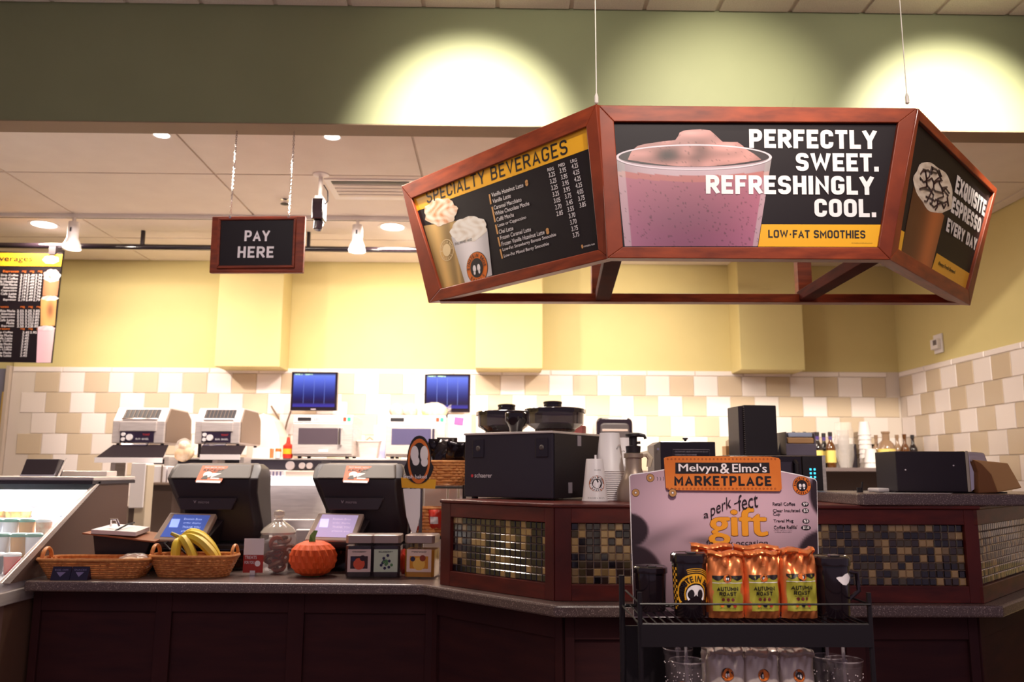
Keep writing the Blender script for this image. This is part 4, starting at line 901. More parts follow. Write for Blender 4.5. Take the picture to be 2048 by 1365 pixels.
zt_ = SZ+.311
bread_bag('bagel_bag', 'clear bag of brown bagels on the left of the right microwave top', (at(792, 828, 6.1).x, 6.12, zt_), .10, .10, M_bun, [(-.1, .45, .42, (1.1, 1, 1)), (.25, .4, .38, (1, 1, 1))], 1)
bread_bag('bagel_bag', 'clear bag of brown bagels in the middle of the right microwave top', (at(819, 828, 6.1).x, 6.12, zt_), .11, .10, M_bun, [(-.2, .45, .40, (1, 1, 1)), (.2, .4, .38, (1, 1, 1))], 2)
bread_bag('bread_loaf_bag', 'clear bag with a golden loaf in front of the right monitor', (at(868, 828, 6.1).x, 6.12, zt_), .19, .11, M_bread, [(-.22, .42, .42, (1.2, 1, 1)), (.05, .48, .48, (1.2, 1, 1)), (.28, .38, .36, (1.2, 1, 1))], 3)
# white box with purple note
p = at(918, 862, 6.3); t = thing('white_dispenser', 'white box with a purple note on the shelf under the right monitor', 'box', (p.x, 6.35, SZ)); hz = p.z-SZ
bx('box', -.09, .09, 0, .15, 0, hz+.125, M_white, t, .006); bx('side', -.105, -.09, 0, .15, 0, hz+.14, M_black, t)
MB().box(-.035, .035, -.003, 0, -.03, .03).build('note', mat('purple_paper', (140, 74, 136), .6), t, M=Matrix.Translation((-.005, 0, hz+.075)) @ Matrix.Rotation(.12, 4, 'Y'))
# croissant bag near tray left and between toasters
bread_bag('croissant_bag', 'clear bag of golden rolls leaning between the two toasters', (at(368, 918, 5.5).x, 5.5, 1.46), .12, .15, M_bread, [(-.1, .3, .32, (1, 1, 1)), (.15, .35, .3, (1, 1, 1)), (0, .65, .26, (1, 1, 1))], 5)
# warming unit between the registers
p = at(575, 1000, 5.35)
t = thing('warming_unit', 'steel warming unit with a glowing white light bar between the registers', 'food warmer', (p.x, 5.35, 1.0)); X = lambda px: at(px, 1000, 5.35).x-p.x; Zp = lambda py: at(575, py, 5.35).z-1.0
MB().box(X(505), X(648), .05, .45, 0, Zp(972)).build('backsplash', M_steel, t); MB().box(X(500), X(645), -.14, .3, Zp(971), Zp(956)).build('light_bar', mat('light_bar_white', (255, 250, 255), emit=1.3), t, bevel=.004)
MB().box(X(505), X(575), -.12, .3, Zp(954), Zp(941)).build('grille_box', M_white, t, bevel=.004); 
for k in range(9): MB().box(X(511+k*7), X(514+k*7), -.124, -.12, Zp(952), Zp(944)).build('grille_slot', mat('slot_lilac', (130, 122, 160), .5), t)
MB().box(X(578), X(640), -.12, .3, Zp(955), Zp(942)).build('side_box', mat('cream_plastic', (220, 200, 188), .5), t, bevel=.006)
for px in (578, 602, 617):
    MB().cyl((X(px), -.02, Zp(932)), (X(px), .02, Zp(932)), .028 if px == 578 else .02, n=20).build('dial', mat('dial_grey', (176, 166, 168), .3), t, smooth=True)
MB().box(X(500), X(640), .0, .3, Zp(940), Zp(922)).build('control_panel', mat('dark_laminate', (40, 34, 44), .4), t)
for a, b, c, d, nm in ((545, 655, 1052, 1040, 'upper'), (590, 650, 1078, 1060, 'lower')):
    Yq = 4.36 if nm == 'upper' else 4.30; pa = at(a, c, Yq); pb = at(b, d, Yq); t = tag(MB().box(pa.x, pb.x, Yq, Yq+.05, CT+.0005, pb.z).build('white_container', M_white, bevel=.006), nm+' white tray edge behind the counter between the registers', 'tray')
# post of white guard left of left register
p0 = at(256, 1075, 4.9); p1 = at(289, 930, 4.9)
t = thing('wall_post', 'pale vertical post standing behind the left register', 'post', ((p0.x+p1.x)/2, 4.95, 0)); w_ = (p1.x-p0.x)/2
bx('post_body', -w_, w_, 0, .10, 0, p1.z, mat('post_cream', (196, 180, 158), .6), t, .004); bx('white_sleeve', -w_-.03, w_-.01, -.01, .11, 1.18, p1.z+.01, M_white, t, .004)
bx('dark_pipe', -w_-.06, -w_-.03, .0, .05, .93, 1.19, M_taupe, t); bx('dark_gap', -w_-.03, -w_, .0, .05, .93, 1.19, mat('umber', (70, 52, 44), .6), t)
t = thing('paper_box', 'white paper carton under the left toaster tray', 'box', (at(305, 962, 5.3).x, 5.3, 1.0))
pz = at(305, 966, 5.3).z-1.0; bx('stand', -.10, .13, 0, .2, 0, pz-.015, mat('umber', (70, 52, 44), .6), t); bx('carton', -.09, .08, 0, .2, pz, pz+.105, M_white, t, .004); bx('ledge', -.11, .2, -.02, .2, pz-.015, pz, M_taupe, t, .003); bx('rod', .055, .062, -.012, -.004, pz, pz+.11, M_taupe, t)
bx('stack', .09, .14, 0, .2, pz, pz+.10, M_white, t, .003)
# ---------- right back things
def bottle(name, lab, px, Y, z, h, r, glass, labm, capm, group):
    b = at(px, 925, Y); t = thing(name, lab, 'bottle', (b.x, Y, z), group=group)
    MB().lathe([(r*.9, 0), (r, .01), (r, h*.55), (r*.85, h*.62), (r*.38, h*.74), (r*.36, h*.90)], n=16).build('bottle_glass', glass, t, smooth=True)
    MB().lathe([(r*1.02, h*.14), (r*1.02, h*.48)], n=16, cap=False).build('label', labm, t, smooth=True)
    MB().lathe([(r*.44, h*.89), (r*.44, h)], n=12).build('cap', capm, t, smooth=True)
    if px < 1700: MB().lathe([(r*.40, h*.78), (r*.40, h*.88)], n=12, cap=False).build('neck_label', mat('label_purple', (78, 58, 130), .4), t, smooth=True)
    return t
M_amb = mat('amber_glass', (96, 56, 20), .12, coat=.5); M_dkg = mat('dark_glass', (34, 24, 26), .1, coat=.5); M_lab = mat('label_yellow', (238, 214, 120), .5); M_syr = mat('syrup_clear', (150, 120, 96), .15, coat=.5)
for i, (px, Y, gl_, lb, nm) in enumerate(((1637, 6.62, M_dkg, M_lab, 'dark syrup bottle with a yellow label left of its pair on the wall shelf'), (1663, 6.62, M_amb, M_lab, 'amber syrup bottle with a yellow label next to the bagged plastic cups'),
     (1628, 6.8, M_dkg, M_lab, 'dark syrup bottle half hidden behind the napkin holder'), (1650, 6.8, M_dkg, M_lab, 'dark syrup bottle between and behind the two yellow labelled front ones'))):
    bottle('syrup_bottle', nm, px, Y, zs, .285, .038, gl_, lb, M_ink, 'syrup bottles on the wall shelf')
for i, px in enumerate((1590, 1600, 1612, 1620)):
    bottle('syrup_bottle', 'dark capped bottle behind the napkin holder on the wall shelf, %s of the row' % ['first', 'second', 'third', 'last'][i], px, 6.72+.07*(i % 2), zs, .29, .03, M_dkg, M_lab, M_ink, 'syrup bottles on the wall shelf')
bx('shelf_extension', -.95, -.42, -.2, .24, zs-.03, zs, MATS['grey_laminate'], sh)
p = at(1775, 932, 6.6); t = thing('sauce_jar', 'large pale yellow labelled sauce bottle on the wall shelf', 'bottle', (p.x, 6.6, zs))
MB().lathe([(.062, 0), (.066, .02), (.066, .15), (.058, .19), (.030, .22), (.028, .27), (.034, .275), (.034, .29)], n=20).build('bottle_body', M_syr, t, smooth=True); MB().lathe([(.0675, .03), (.0675, .15)], n=20, cap=False).build('label', M_lab, t, smooth=True)
mbx = MB(); wr_ = lambda x, y: (.0685*math.sin(x/.0685), -.0685*math.cos(x/.0685), y); put_text(mbx, 'white', -.03, .115, .06, .02, wrap=wr_); 
tx = MB().disc(0, .075, .014, 0, 14); mbx.add([wr_(q[0], q[1]) for q in tx.v], tx.f); mbx.build('lettering', M_ink, t, flip=False)
for i, (px, gl_) in enumerate(((1755, M_syr), (1797, M_syr), (1812, M_amb), (1828, M_dkg))):
    bottle('sauce_bottle', ['clear sauce bottle just left of the large labelled one', 'clear sauce bottle right of the large labelled one', 'amber bottle with an orange label above the black dispenser', 'dark bottle last on the right of the wall shelf'][i], px, [6.78, 6.72, 6.6, 6.72][i], zs, .27, .035, gl_, M_orange if i == 2 else M_lab, gl_ if i < 3 else M_ink, 'sauce bottles in the corner')
def cups(name, lab, px, Y, z, r, h, n, group=None, cat='cup stack', inv=False, m=None):
    b = at(px, 930, Y); t = thing(name, lab, cat, (b.x, Y, z), group=group); m = m or M_white; step = (h-.11)/max(1, n-1)
    for k in range(n):
        z0 = k*step; pr = [(r*.72, 0), (r*.96, .10), (r, .103), (r, .11)] if not inv else [(r, 0), (r, .007), (r*.96, .01), (r*.72, .11)]
        MB().lathe([(a, q+z0) for a, q in pr], n=18).build('cup', m, t, smooth=True)
    return t
cups('cup_stack', 'tall stack of white paper cups at the back of the wall shelf', 1733, 6.8, zs, .052, .38, 8, inv=True)
cups('cup_stack', 'short white upside-down cup stack at the front of the wall shelf', 1743, 6.6, zs, .055, .15, 2, inv=True)
cups('cup_stack', 'stack of clear plastic cups in a bag on the wall shelf', 1689, 6.6, zs, .050, .30, 6, m=mat('clear_cup', (226, 216, 216), .15, alpha=.35, coat=.5))
b = at(1689, 930, 6.6); t = thing('plastic_bag', 'clear crinkled plastic bag around the plastic cups', 'bag', (b.x, 6.6, zs+.002)); mb = MB()
mb.grid(lambda u, v: ((.058+.010*math.sin(14*v+5*u*6.28)+.02*(1-abs(2*v-1)))*math.cos(6.2832*u)+.01*v, .062*math.sin(6.2832*u), .36*v), 30, 12); mb.build('bag_film', M_bag, t, smooth=True)
t = thing('cup_organizer', 'black cup organizer on the wall shelf behind the white cups', 'organizer', (at(1730, 930, 6.78).x, 6.84, zs))
for x in (-.14, -.04, .10, .17): bx('divider', x-.03, x+.03, .06, .12, 0, .20, M_black, t)
# sink faucet
for i, px in enumerate((1664, 1698)):
    b = at(px, 1003, 6.55); t = thing('faucet', ['left', 'right'][i]+' dark chrome faucet lever behind the raised granite ledge', 'faucet', (b.x, 6.5, 1.1405)); MB().tube([(0, 0, 0), (0, 0, .09), (.02*(1-2*i), -.02, .12), (.04*(1-2*i), -.10, .09), (.05*(1-2*i), -.13, .03)], .012, 8).build('spout', M_chrome, t, smooth=True); MB().tube([(0, 0, .08), (.03, -.0, .13)], .01, 8).build('lever', M_gblack, t, smooth=True)
# ================================================================== FRONT COUNTER THINGS
M_wick = mat('wicker', (196, 120, 66), .45, col2=(226, 158, 92), scale=60, coat=.15); M_wickd = mat('dark_wicker', (150, 86, 46), .5, col2=(110, 60, 34), scale=60)
M_shell = mat('register_shell', (84, 74, 72), .5, bump=.03, scale=300); M_bez = mat('bezel_grey', (190, 172, 160), .45)
M_papo = mat('orange_note', (232, 104, 44), .5)
def px_box(px0, px1, py0, py1, Y):          # size and base point from where it stands
    a = at(px0, py1, Y); b = at(px1, py1, Y); c = at((px0+px1)/2, py0, Y); return (a.x+b.x)/2, (b.x-a.x)/2, a.z, c.z-a.z
def register(cx, dx, lab, scr_cols, ztop=1.432):
    Y = 4.08; o = at(cx, 1000, Y); t = thing('cash_register', lab, 'cash register', (o.x, Y, CT+.0005), group='black cash registers facing away on the counter'); zz = lambda py: at(cx, py, Y).z-CT
    s = Y/F
    X = lambda px: (px-425)*s
    # hood: light bevelled top over a wide dark back shell
    sec = [(928, 336, 502, .07, .20), (938, 331, 510, .04, .24), (958, 334, 512, -.03, .26), (985, 346, 512, -.035, .26), (1020, 360, 516, -.01, .25), (1050, 362, 522, .0, .22), (1085, 358, 520, .03, .2)]
    mb = MB(); n = 14; vs = []
    for (py, a, b, y0, y1) in sec:
        z = zz(py); xa, xb = X(a), X(b); c = .03
        vs += [(xa, y0+c, z), (xa+c, y0, z), ((xa+xb)/2, y0-.006, z), (xb-c, y0, z), (xb, y0+c, z), (xb, y1-c, z), (xb-c, y1, z), (xa+c, y1, z), (xa, y1-c, z)]
    k = 9; fs = [(j*k+i, j*k+(i+1) % k, (j+1)*k+(i+1) % k, (j+1)*k+i) for j in range(len(sec)-1) for i in range(k)]+[tuple(range(k)), tuple(range((len(sec)-1)*k, len(sec)*k))]
    mb.add(vs, fs); mb.build('back_shell', M_black, t, smooth=True, bevel=.006)
    MB().hexa([(X(345), -.046, zz(958)), (X(500), -.046, zz(958)), (X(500), .05, zz(957)), (X(345), .05, zz(957)), (X(350), .035, zz(929)), (X(494), .035, zz(929)), (X(494), .18, zz(926)), (X(350), .18, zz(926))]).build('hood', M_shell, t, bevel=.008)
    MB().hexa([(X(372), -.05, zz(1020)), (X(468), -.05, zz(1020)), (X(468), .0, zz(1020)), (X(372), .0, zz(1020)), (X(362), -.046, zz(996)), (X(478), -.046, zz(996)), (X(478), .0, zz(996)), (X(362), .0, zz(996))]).build('lower_panel', mat('panel_plum', (52, 42, 50), .4), t, bevel=.004)
    lettering(t, 'micros', X(400)+.012, zz(1007), .052, .012, mat('print_grey', (170, 160, 168), .4), z=.051, M=fm)
    lettering(t, 'v', X(398)-.006, zz(1007), .014, .014, mat('print_grey', (170, 160, 168), .4), z=.051, M=fm)
    # sticker on the hood
    fs_ = frame((X(398), -.056, zz(965)), (1, 0, -.02), (0.08, .085, .075)); W_, H_ = 50*s, .112
    st_ = MB().prism([(0, 0), (W_, 0), (W_, H_), (0, H_)], .004, .006).build('receipt_note', M_papo, t, M=fs_)
    lettering(st_, 'FREE BAGEL WITH', .016, H_*.84, W_*.75, .009, M_inkw, z=.0065, bold=.03); lettering(st_, 'RECEIPT', .014, H_*.64, W_*.80, .015, M_ink, z=.0065, bold=.06)
    mb = MB(); mb.disc(W_*.35, H_*.44, W_*.17, .0066, 16, 1); mb.poly([(W_*.16, H_*.14), (W_*.42, H_*.14), (W_*.36, H_*.38), (W_*.24, H_*.36)], .007, 0); mb.poly([(W_*.52, H_*.16), (W_*.86, H_*.16), (W_*.86, H_*.52), (W_*.52, H_*.52)], .0066, 1)
    o_ = mb.build('printed_shapes', [M_ink, M_inkw], st_, flip=False); o_['kind'] = 'stuff'
    MB().box(.004, W_-.004, -.008, .006, .004, .0065).build('white_edge', M_inkw, st_)
    # customer display
    pts = [(X(336), -.14, zz(1077)), (X(430), -.14, zz(1079)), (X(441), -.05, zz(1027)), (X(352), -.05, zz(1025))]
    fd = frame(Vector(pts[0]), Vector(pts[1])-Vector(pts[0]), Vector(pts[3])-Vector(pts[0])); inv = fd.inverted(); q = [inv @ Vector(p) for p in pts]; q = [(p.x, p.y) for p in q]
    d = MB().prism(q, -.035, 0).build('customer_display', M_bez, t, M=fd, bevel=.006)
    cx_ = sum(p[0] for p in q)/4; cy_ = sum(p[1] for p in q)/4; q2 = [(cx_+(x-cx_)*.78+.003, cy_+(y-cy_)*.80+.004) for x, y in q]
    sc = MB().prism(q2, .0, .0012).build('display_screen', mat('screen_'+scr_cols[0], scr_cols[1], .2, emit=.75), d)
    xa, ya = q2[0]; w2 = q2[1][0]-q2[0][0]; h2 = q2[2][1]-q2[1][1]
    mi = mat('screen_text_'+scr_cols[0], scr_cols[2], emit=.8)
    MB().box(xa+w2*.14, xa+w2*.36, ya+h2*.42, ya+h2*.80, .0014, .002).build('screen_icon', mat('screen_icon_'+scr_cols[0], scr_cols[3], emit=.9), d, bevel=.002)
    for k, s_ in enumerate(('Einstein Bros', 'order display', 'THANK YOU', 'please pay')):
        lettering(d, s_, xa+w2*(.46+.01*k), ya+h2*(.76-.18*k), w2*.46, h2*.09, mi, z=.002)
    MB().hexa([(X(340), -.13, zz(1092)), (X(432), -.13, zz(1092)), (X(440), .02, zz(1092)), (X(350), .02, zz(1092)), (X(336), -.135, zz(1081)), (X(432), -.135, zz(1083)), (X(452), -.02, zz(1040)), (X(350), -.02, zz(1040))]).build('display_cradle', M_black, t, bevel=.005)
    bx('base', X(318), X(522), -.02, .26, .045, zz(1088), M_black, t, .008); bx('cash_drawer', X(296), X(500), -.035, .25, .0, .10, M_gblack, t, .006)
    return t
register(425, 0, 'left black cash register behind the bananas, with an orange note on its hood', ('blue', (70, 92, 170), (170, 190, 240), (150, 175, 255)))
register(716, 0, 'right black cash register behind the square topping jars, with an orange note', ('lilac', (176, 158, 196), (206, 188, 214), (205, 200, 250)))
# clipboard on a stand
p = at(236, 1062, 3.95); t = thing('clipboard_stand', 'black stand holding a wooden clipboard with papers beside the left register', 'clipboard', (p.x, 3.98, CT+.0005), .0)
zq = p.z-CT
MB().prism([(-.10, 0), (.10, 0), (.14, zq-.055), (-.13, zq-.02)], .0, .10, 'y').build('stand', M_black, t, bevel=.004)
MB().hexa([(-.15, -.06, zq-.015), (.20, -.09, zq-.05), (.20, .1, zq-.03), (-.12, .12, zq-.0), (-.15, -.06, zq-.009), (.20, -.09, zq-.044), (.20, .1, zq-.024), (-.12, .12, zq+.006)]).build('board', mat('clip_brown', (150, 90, 56), .5), t)
MB().hexa([(-.11, -.06, zq-.012), (.10, -.07, zq-.022), (.10, .08, zq-.010), (-.09, .12, zq+.002), (-.11, -.06, zq+.006), (.10, -.07, zq-.004), (.10, .08, zq+.010), (-.09, .12, zq+.022)]).build('paper_stack', M_white, t)
MB().tube([(-.05, .0, zq+.018), (-.045, -.01, zq+.05), (-.02, -.01, zq+.05), (-.01, 0, zq+.018)], .006).build('clip', M_chrome, t, smooth=True)
MB().tube([(.0, -.06, zq+.0), (.02, .02, zq+.025), (.03, .07, zq+.03)], .004).build('pen', M_ink, t)
p = at(322, 1068, 4.2); t = thing('paper_cloth', 'crumpled white cloth lying between the clipboard and the left register', 'cloth', (at(318, 1075, 4.3).x, 4.3, CT+.0005)); bx('block', -.05, .06, -.03, .06, 0, .075, M_black, t, .005)
mb = MB(); lump(mb, (0, 0, .10), .045, 3, (1.5, 1, .6), 12, .25, 11); mb.build('cloth', M_white, t, smooth=True)
# cables and small whites near registers
t = tag(MB().tube([at(345, 1080, 3.97), at(328, 1088, 3.93), at(340, 1100, 3.92), at(362, 1098, 3.93), at(372, 1108, 3.93)], .006, 6).build('register_cable', M_black), 'black cable coiling down in front of the left register', 'cable')
# wicker baskets
def basket(name, lab, px0, px1, yb, yt, taper, rz, ry_ratio, sq, handles, m=M_wick, Y=None, z=None, group=None, rows=9, cat='basket'):
    b = atz((px0+px1)/2, yb, CT) if Y is None else at((px0+px1)/2, yb, Y); Y_ = b.y; W_ = (px1-px0)*(Y_+.12)/F/2; H_ = (yb-yt)*Y_/F*1.02; z = CT+.0005 if z is None else z
    R_ = W_*ry_ratio; t = thing(name, lab, cat, (b.x, Y_+R_*taper, z), rz, group)
    def ring(a, f): c, s = math.cos(a), math.sin(a); e = 2/sq; return (W_*f*math.copysign(abs(c)**e, c), R_*f*math.copysign(abs(s)**e, s))
    mb = MB(); n = 96
    for r in range(rows):
        v = (r+.5)/rows; f = taper+(1-taper)*v; P = []
        for k in range(n):
            a = 2*PI*k/n; q = ring(a, f); o = (.0035 if (k//2+r) % 2 else -.0035); l = math.hypot(*q); P.append((q[0]*(1+o/l), q[1]*(1+o/l), H_*v*.95))
        mb.tube(P, H_/rows*.50, 5, closed=True)
    w1 = mb.build('weave', m, t, smooth=True); w1['kind'] = 'stuff'
    mb = MB()
    for k in range(24): a = 2*PI*k/24+.03; q0 = ring(a, taper); q1 = ring(a, 1); mb.tube([(q0[0], q0[1], 0), (q1[0], q1[1], H_)], .0035, 5)
    w2 = mb.build('stakes', m, t); w2['kind'] = 'stuff'
    for k, nm in ((0, 'rim'), (1, 'base_band')):
        f = 1.02 if k == 0 else taper; P = [(ring(2*PI*i/72, f)[0]+.0, ring(2*PI*i/72, f)[1], H_ if k == 0 else .005) for i in range(72)]
        MB().tube(P, .0075 if k == 0 else .005, 6, closed=True).build(nm, m, t, smooth=True)
    mb = MB(); mb.add([(*ring(2*PI*i/40, taper*.97), .006) for i in range(40)], [tuple(range(40))]); mb.build('bottom', M_wickd, t)
    for s in handles:
        x = s*W_*.97
        for d_ in (0, 1): MB().tube([(x-s*.004*d_, R_*.42*math.cos(PI*k/12)+.004*d_, H_+.045*math.sin(PI*k/12)) for k in range(13)], .006, 6).build('handle', m, t, smooth=True)
    t['_dims'] = (W_, R_, H_); return t, W_, R_, H_
b1, W1, R1, H1 = basket('wicker_basket', 'shallow rectangular wicker basket at the left end of the counter', 76, 280, 1159, 1124, .80, 0.02, .40, 4.5, (-1,))
b2, W2, R2, H2 = basket('wicker_basket', 'oval wicker basket holding a bunch of bananas', 296, 454, 1157, 1118, .78, -.03, .52, 3, (-1, 1))
del b1['_dims'], b2['_dims']
l1 = b1.location; l2 = b2.location
bread_bag('pastry_bag', 'clear bag with a pastry lying in the rectangular wicker basket', (l1.x+W1*.66, l1.y, l1.z+.018), .15, .085, M_crois, [(-.15, .5, .4, (1.2, 1, .8)), (.15, .5, .36, (1.1, 1, .8))], 8)
bb = thing('banana_bunch', 'bunch of yellow bananas in the oval wicker basket', 'bananas', (l2.x, l2.y, l2.z+.02))
M_ban = mat('banana_yellow', (238, 206, 60), .4, col2=(226, 196, 76), scale=8); M_bt = mat('banana_tip', (120, 100, 50), .6); M_bstem = mat('banana_stem', (186, 170, 70), .5)
hub = Vector((-.075, -.01, H2+.062))
for k, (ex, ey, ez, sag) in enumerate(((.14, -.055, .028, .045), (.13, -.015, .040, .055), (.10, .05, .045, .06), (-.06, -.07, .022, .015), (.04, -.075, .024, .035))):
    e = Vector((ex, ey, ez)); P = []; Rr_ = []
    for i in range(15):
        u = i/14; q = hub.lerp(e, u)+Vector((0, 0, sag*math.sin(PI*u)))+Vector((0, -.012*math.sin(PI*u), 0)); P.append(q); Rr_.append(.004+.0175*min(1, max(0, (u-.06)/.2))*(1 if u < .82 else max(.25, 1-(u-.82)/.2)))
    o = MB().tube(P, Rr_, 7).build('banana', M_ban, bb, smooth=True); MB().cyl(P[-1], P[-1]+(P[-1]-P[-2])*.3, .004, .003, 6).build('banana_tip', M_bt, o)
MB().cyl(hub+Vector((.006, 0, -.004)), hub+Vector((-.035, 0, .014)), .010, .008, 8).build('stem', M_bstem, bb)
# price cards
for i, (px0, px1) in enumerate(((103, 139), (142, 175))):
    pa = atz((px0+px1)/2, 1161, CT); w_ = (px1-px0)*pa.y/F/2
    t = thing('price_card', ('left' if i == 0 else 'right')+' navy price card standing in front of the rectangular basket', 'sign', (pa.x, pa.y-.01, CT+.0005), group='navy price cards')
    c_ = MB().prism([(0, 0), (.02, .055), (.04, 0)], -w_, w_, 'x').build('card', mat('navy_card', (34, 28, 64), .4), t); 
    fc_ = frame((0, -.001, .0), (1, 0, 0), (0, .02, .055)); mb = MB(); put_text(mb, 'BAGEL CHIPS' if i == 0 else 'SNACKS', -w_*.7, .040, w_*1.4, .008, .001, bold=.02); mb.poly([(-w_*.5, .035), (w_*.5, .035), (0, .014)], .001); mb.build('printed_text', mat('print_lilac', (150, 140, 190), .5), c_, M=fc_, flip=False)
# cookie jar with leaflet
p = atz(545, 1150, CT); J = thing('cookie_jar', 'round glass cookie jar with a domed lid left of the paper pumpkin', 'jar', (p.x, p.y+.07, CT+.0005)); r = .092
MB().lathe([(r*.8, 0), (r, .015), (r*1.04, .09), (r, .15), (r*.82, .175)], n=32, cap=False).build('glass_body', M_pane if False else mat('jar_glass', (200, 190, 186), .05, alpha=.22, coat=1), J, smooth=True)
MB().lathe([(r*.86, .176), (r*.9, .186), (r*.75, .205), (r*.45, .225), (.018, .240), (.014, .25), (.026, .262), (.024, .282), (.0, .288)], n=32, cap=False).build('glass_lid', mat('lid_glass', (226, 218, 206), .05, alpha=.55, coat=1), J, smooth=True)
mb = MB()
for i in range(14):
    a = i*2.4; rr = .045*((i % 3)/2+.2); c = Vector((rr*math.cos(a), rr*math.sin(a), .025+.0095*i)); ti = Matrix.Rotation(.5*math.sin(i*1.7)+.6, 3, (math.cos(a), math.sin(a), 0))
    o = MB().tube([c+ti @ Vector((.024*math.cos(k*PI/6), .024*math.sin(k*PI/6), 0)) for k in range(12)], .011, 6, closed=True).build('bagel', [mat('bagel_dark', (120, 60, 34), .5, col2=(84, 40, 24), scale=40), mat('bagel_red', (160, 66, 34), .5)][i % 3 == 0], J, smooth=True)
a = d_ = None
pl = atz(515, 1146, CT); t = thing('leaflet', 'red and white leaflet card standing against the cookie jar', 'leaflet', (at(515, 1146, pl.y-.03).x, p.y-.035, CT+.012), .0)
w_ = 19*p.y/F; hh = .152
bx('card', -w_, w_, 0, .002, .0, hh*.52, mat('leaflet_red', (176, 46, 36), .45), t); bx('upper_card', -w_, w_, 0, .002, hh*.52, hh, M_inkw, t); bx('holder', -.012, .012, -.004, .02, -.0115, .01, M_chrome, t)
lettering(t, 'TREATS', -w_*.85, hh*.40, w_*1.2, .014, M_inkw, z=.001, M=fm, bold=.04); lettering(t, 'FOR YOU', -w_*.85, hh*.26, w_*.95, .013, M_inkw, z=.001, M=fm, bold=.04)
mb = MB(); mb.disc(w_*.45, hh*.27, .013, .0012, 16); mb.build('printed_seal', M_inkw, t, M=fm, flip=False)
# paper pumpkin
p = atz(619, 1157, CT); pk = thing('paper_pumpkin', 'orange honeycomb paper pumpkin decoration with a green paper stem', 'decoration', (p.x, p.y+.06, CT+.0005)); W_ = 49*p.y/F; H_ = .165
def pf(u, v):
    a = 2*PI*u; ph = PI*v; zig = (0, .5, 1, .5)[(round(u*68)+2*round(v*9)) % 4]*(.35 if v < .35 else 1); lobes = 1-.055*abs(math.sin(a*2.5+.4))
    rr = math.sin(ph)**.8*lobes*(1-.13*zig); return (W_*rr*math.cos(a), W_*.9*rr*math.sin(a), H_*(.5+.5*math.cos(ph)*(.93 if v < .5 else 1)))
mb = MB(); mb.grid(pf, 68, 9); mb.build('honeycomb_body', mat('tissue_orange', (240, 96, 34), .6), pk)
MB().prism([(-.004, 0), (.014, .0), (.012, .02), (.022, .05), (.006, .052), (-.012, .03)], -.001, .001, 'y').build('stem', mat('paper_green', (130, 176, 90), .6), pk, M=Matrix.Translation((0, -.03, H_*.93)))
MB().prism([(-.012, 0), (.004, -.004), (.004, .012), (-.008, .03)], -.001, .001, 'y').build('leaf', mat('paper_green2', (96, 150, 70), .6), pk, M=Matrix.Translation((-.004, -.032, H_*.93)) @ Matrix.Rotation(.5, 4, 'Z'))
bx('card_base', -.03, .03, -.012, .012, 0, .004, mat('paper_green', (130, 176, 90)), pk)
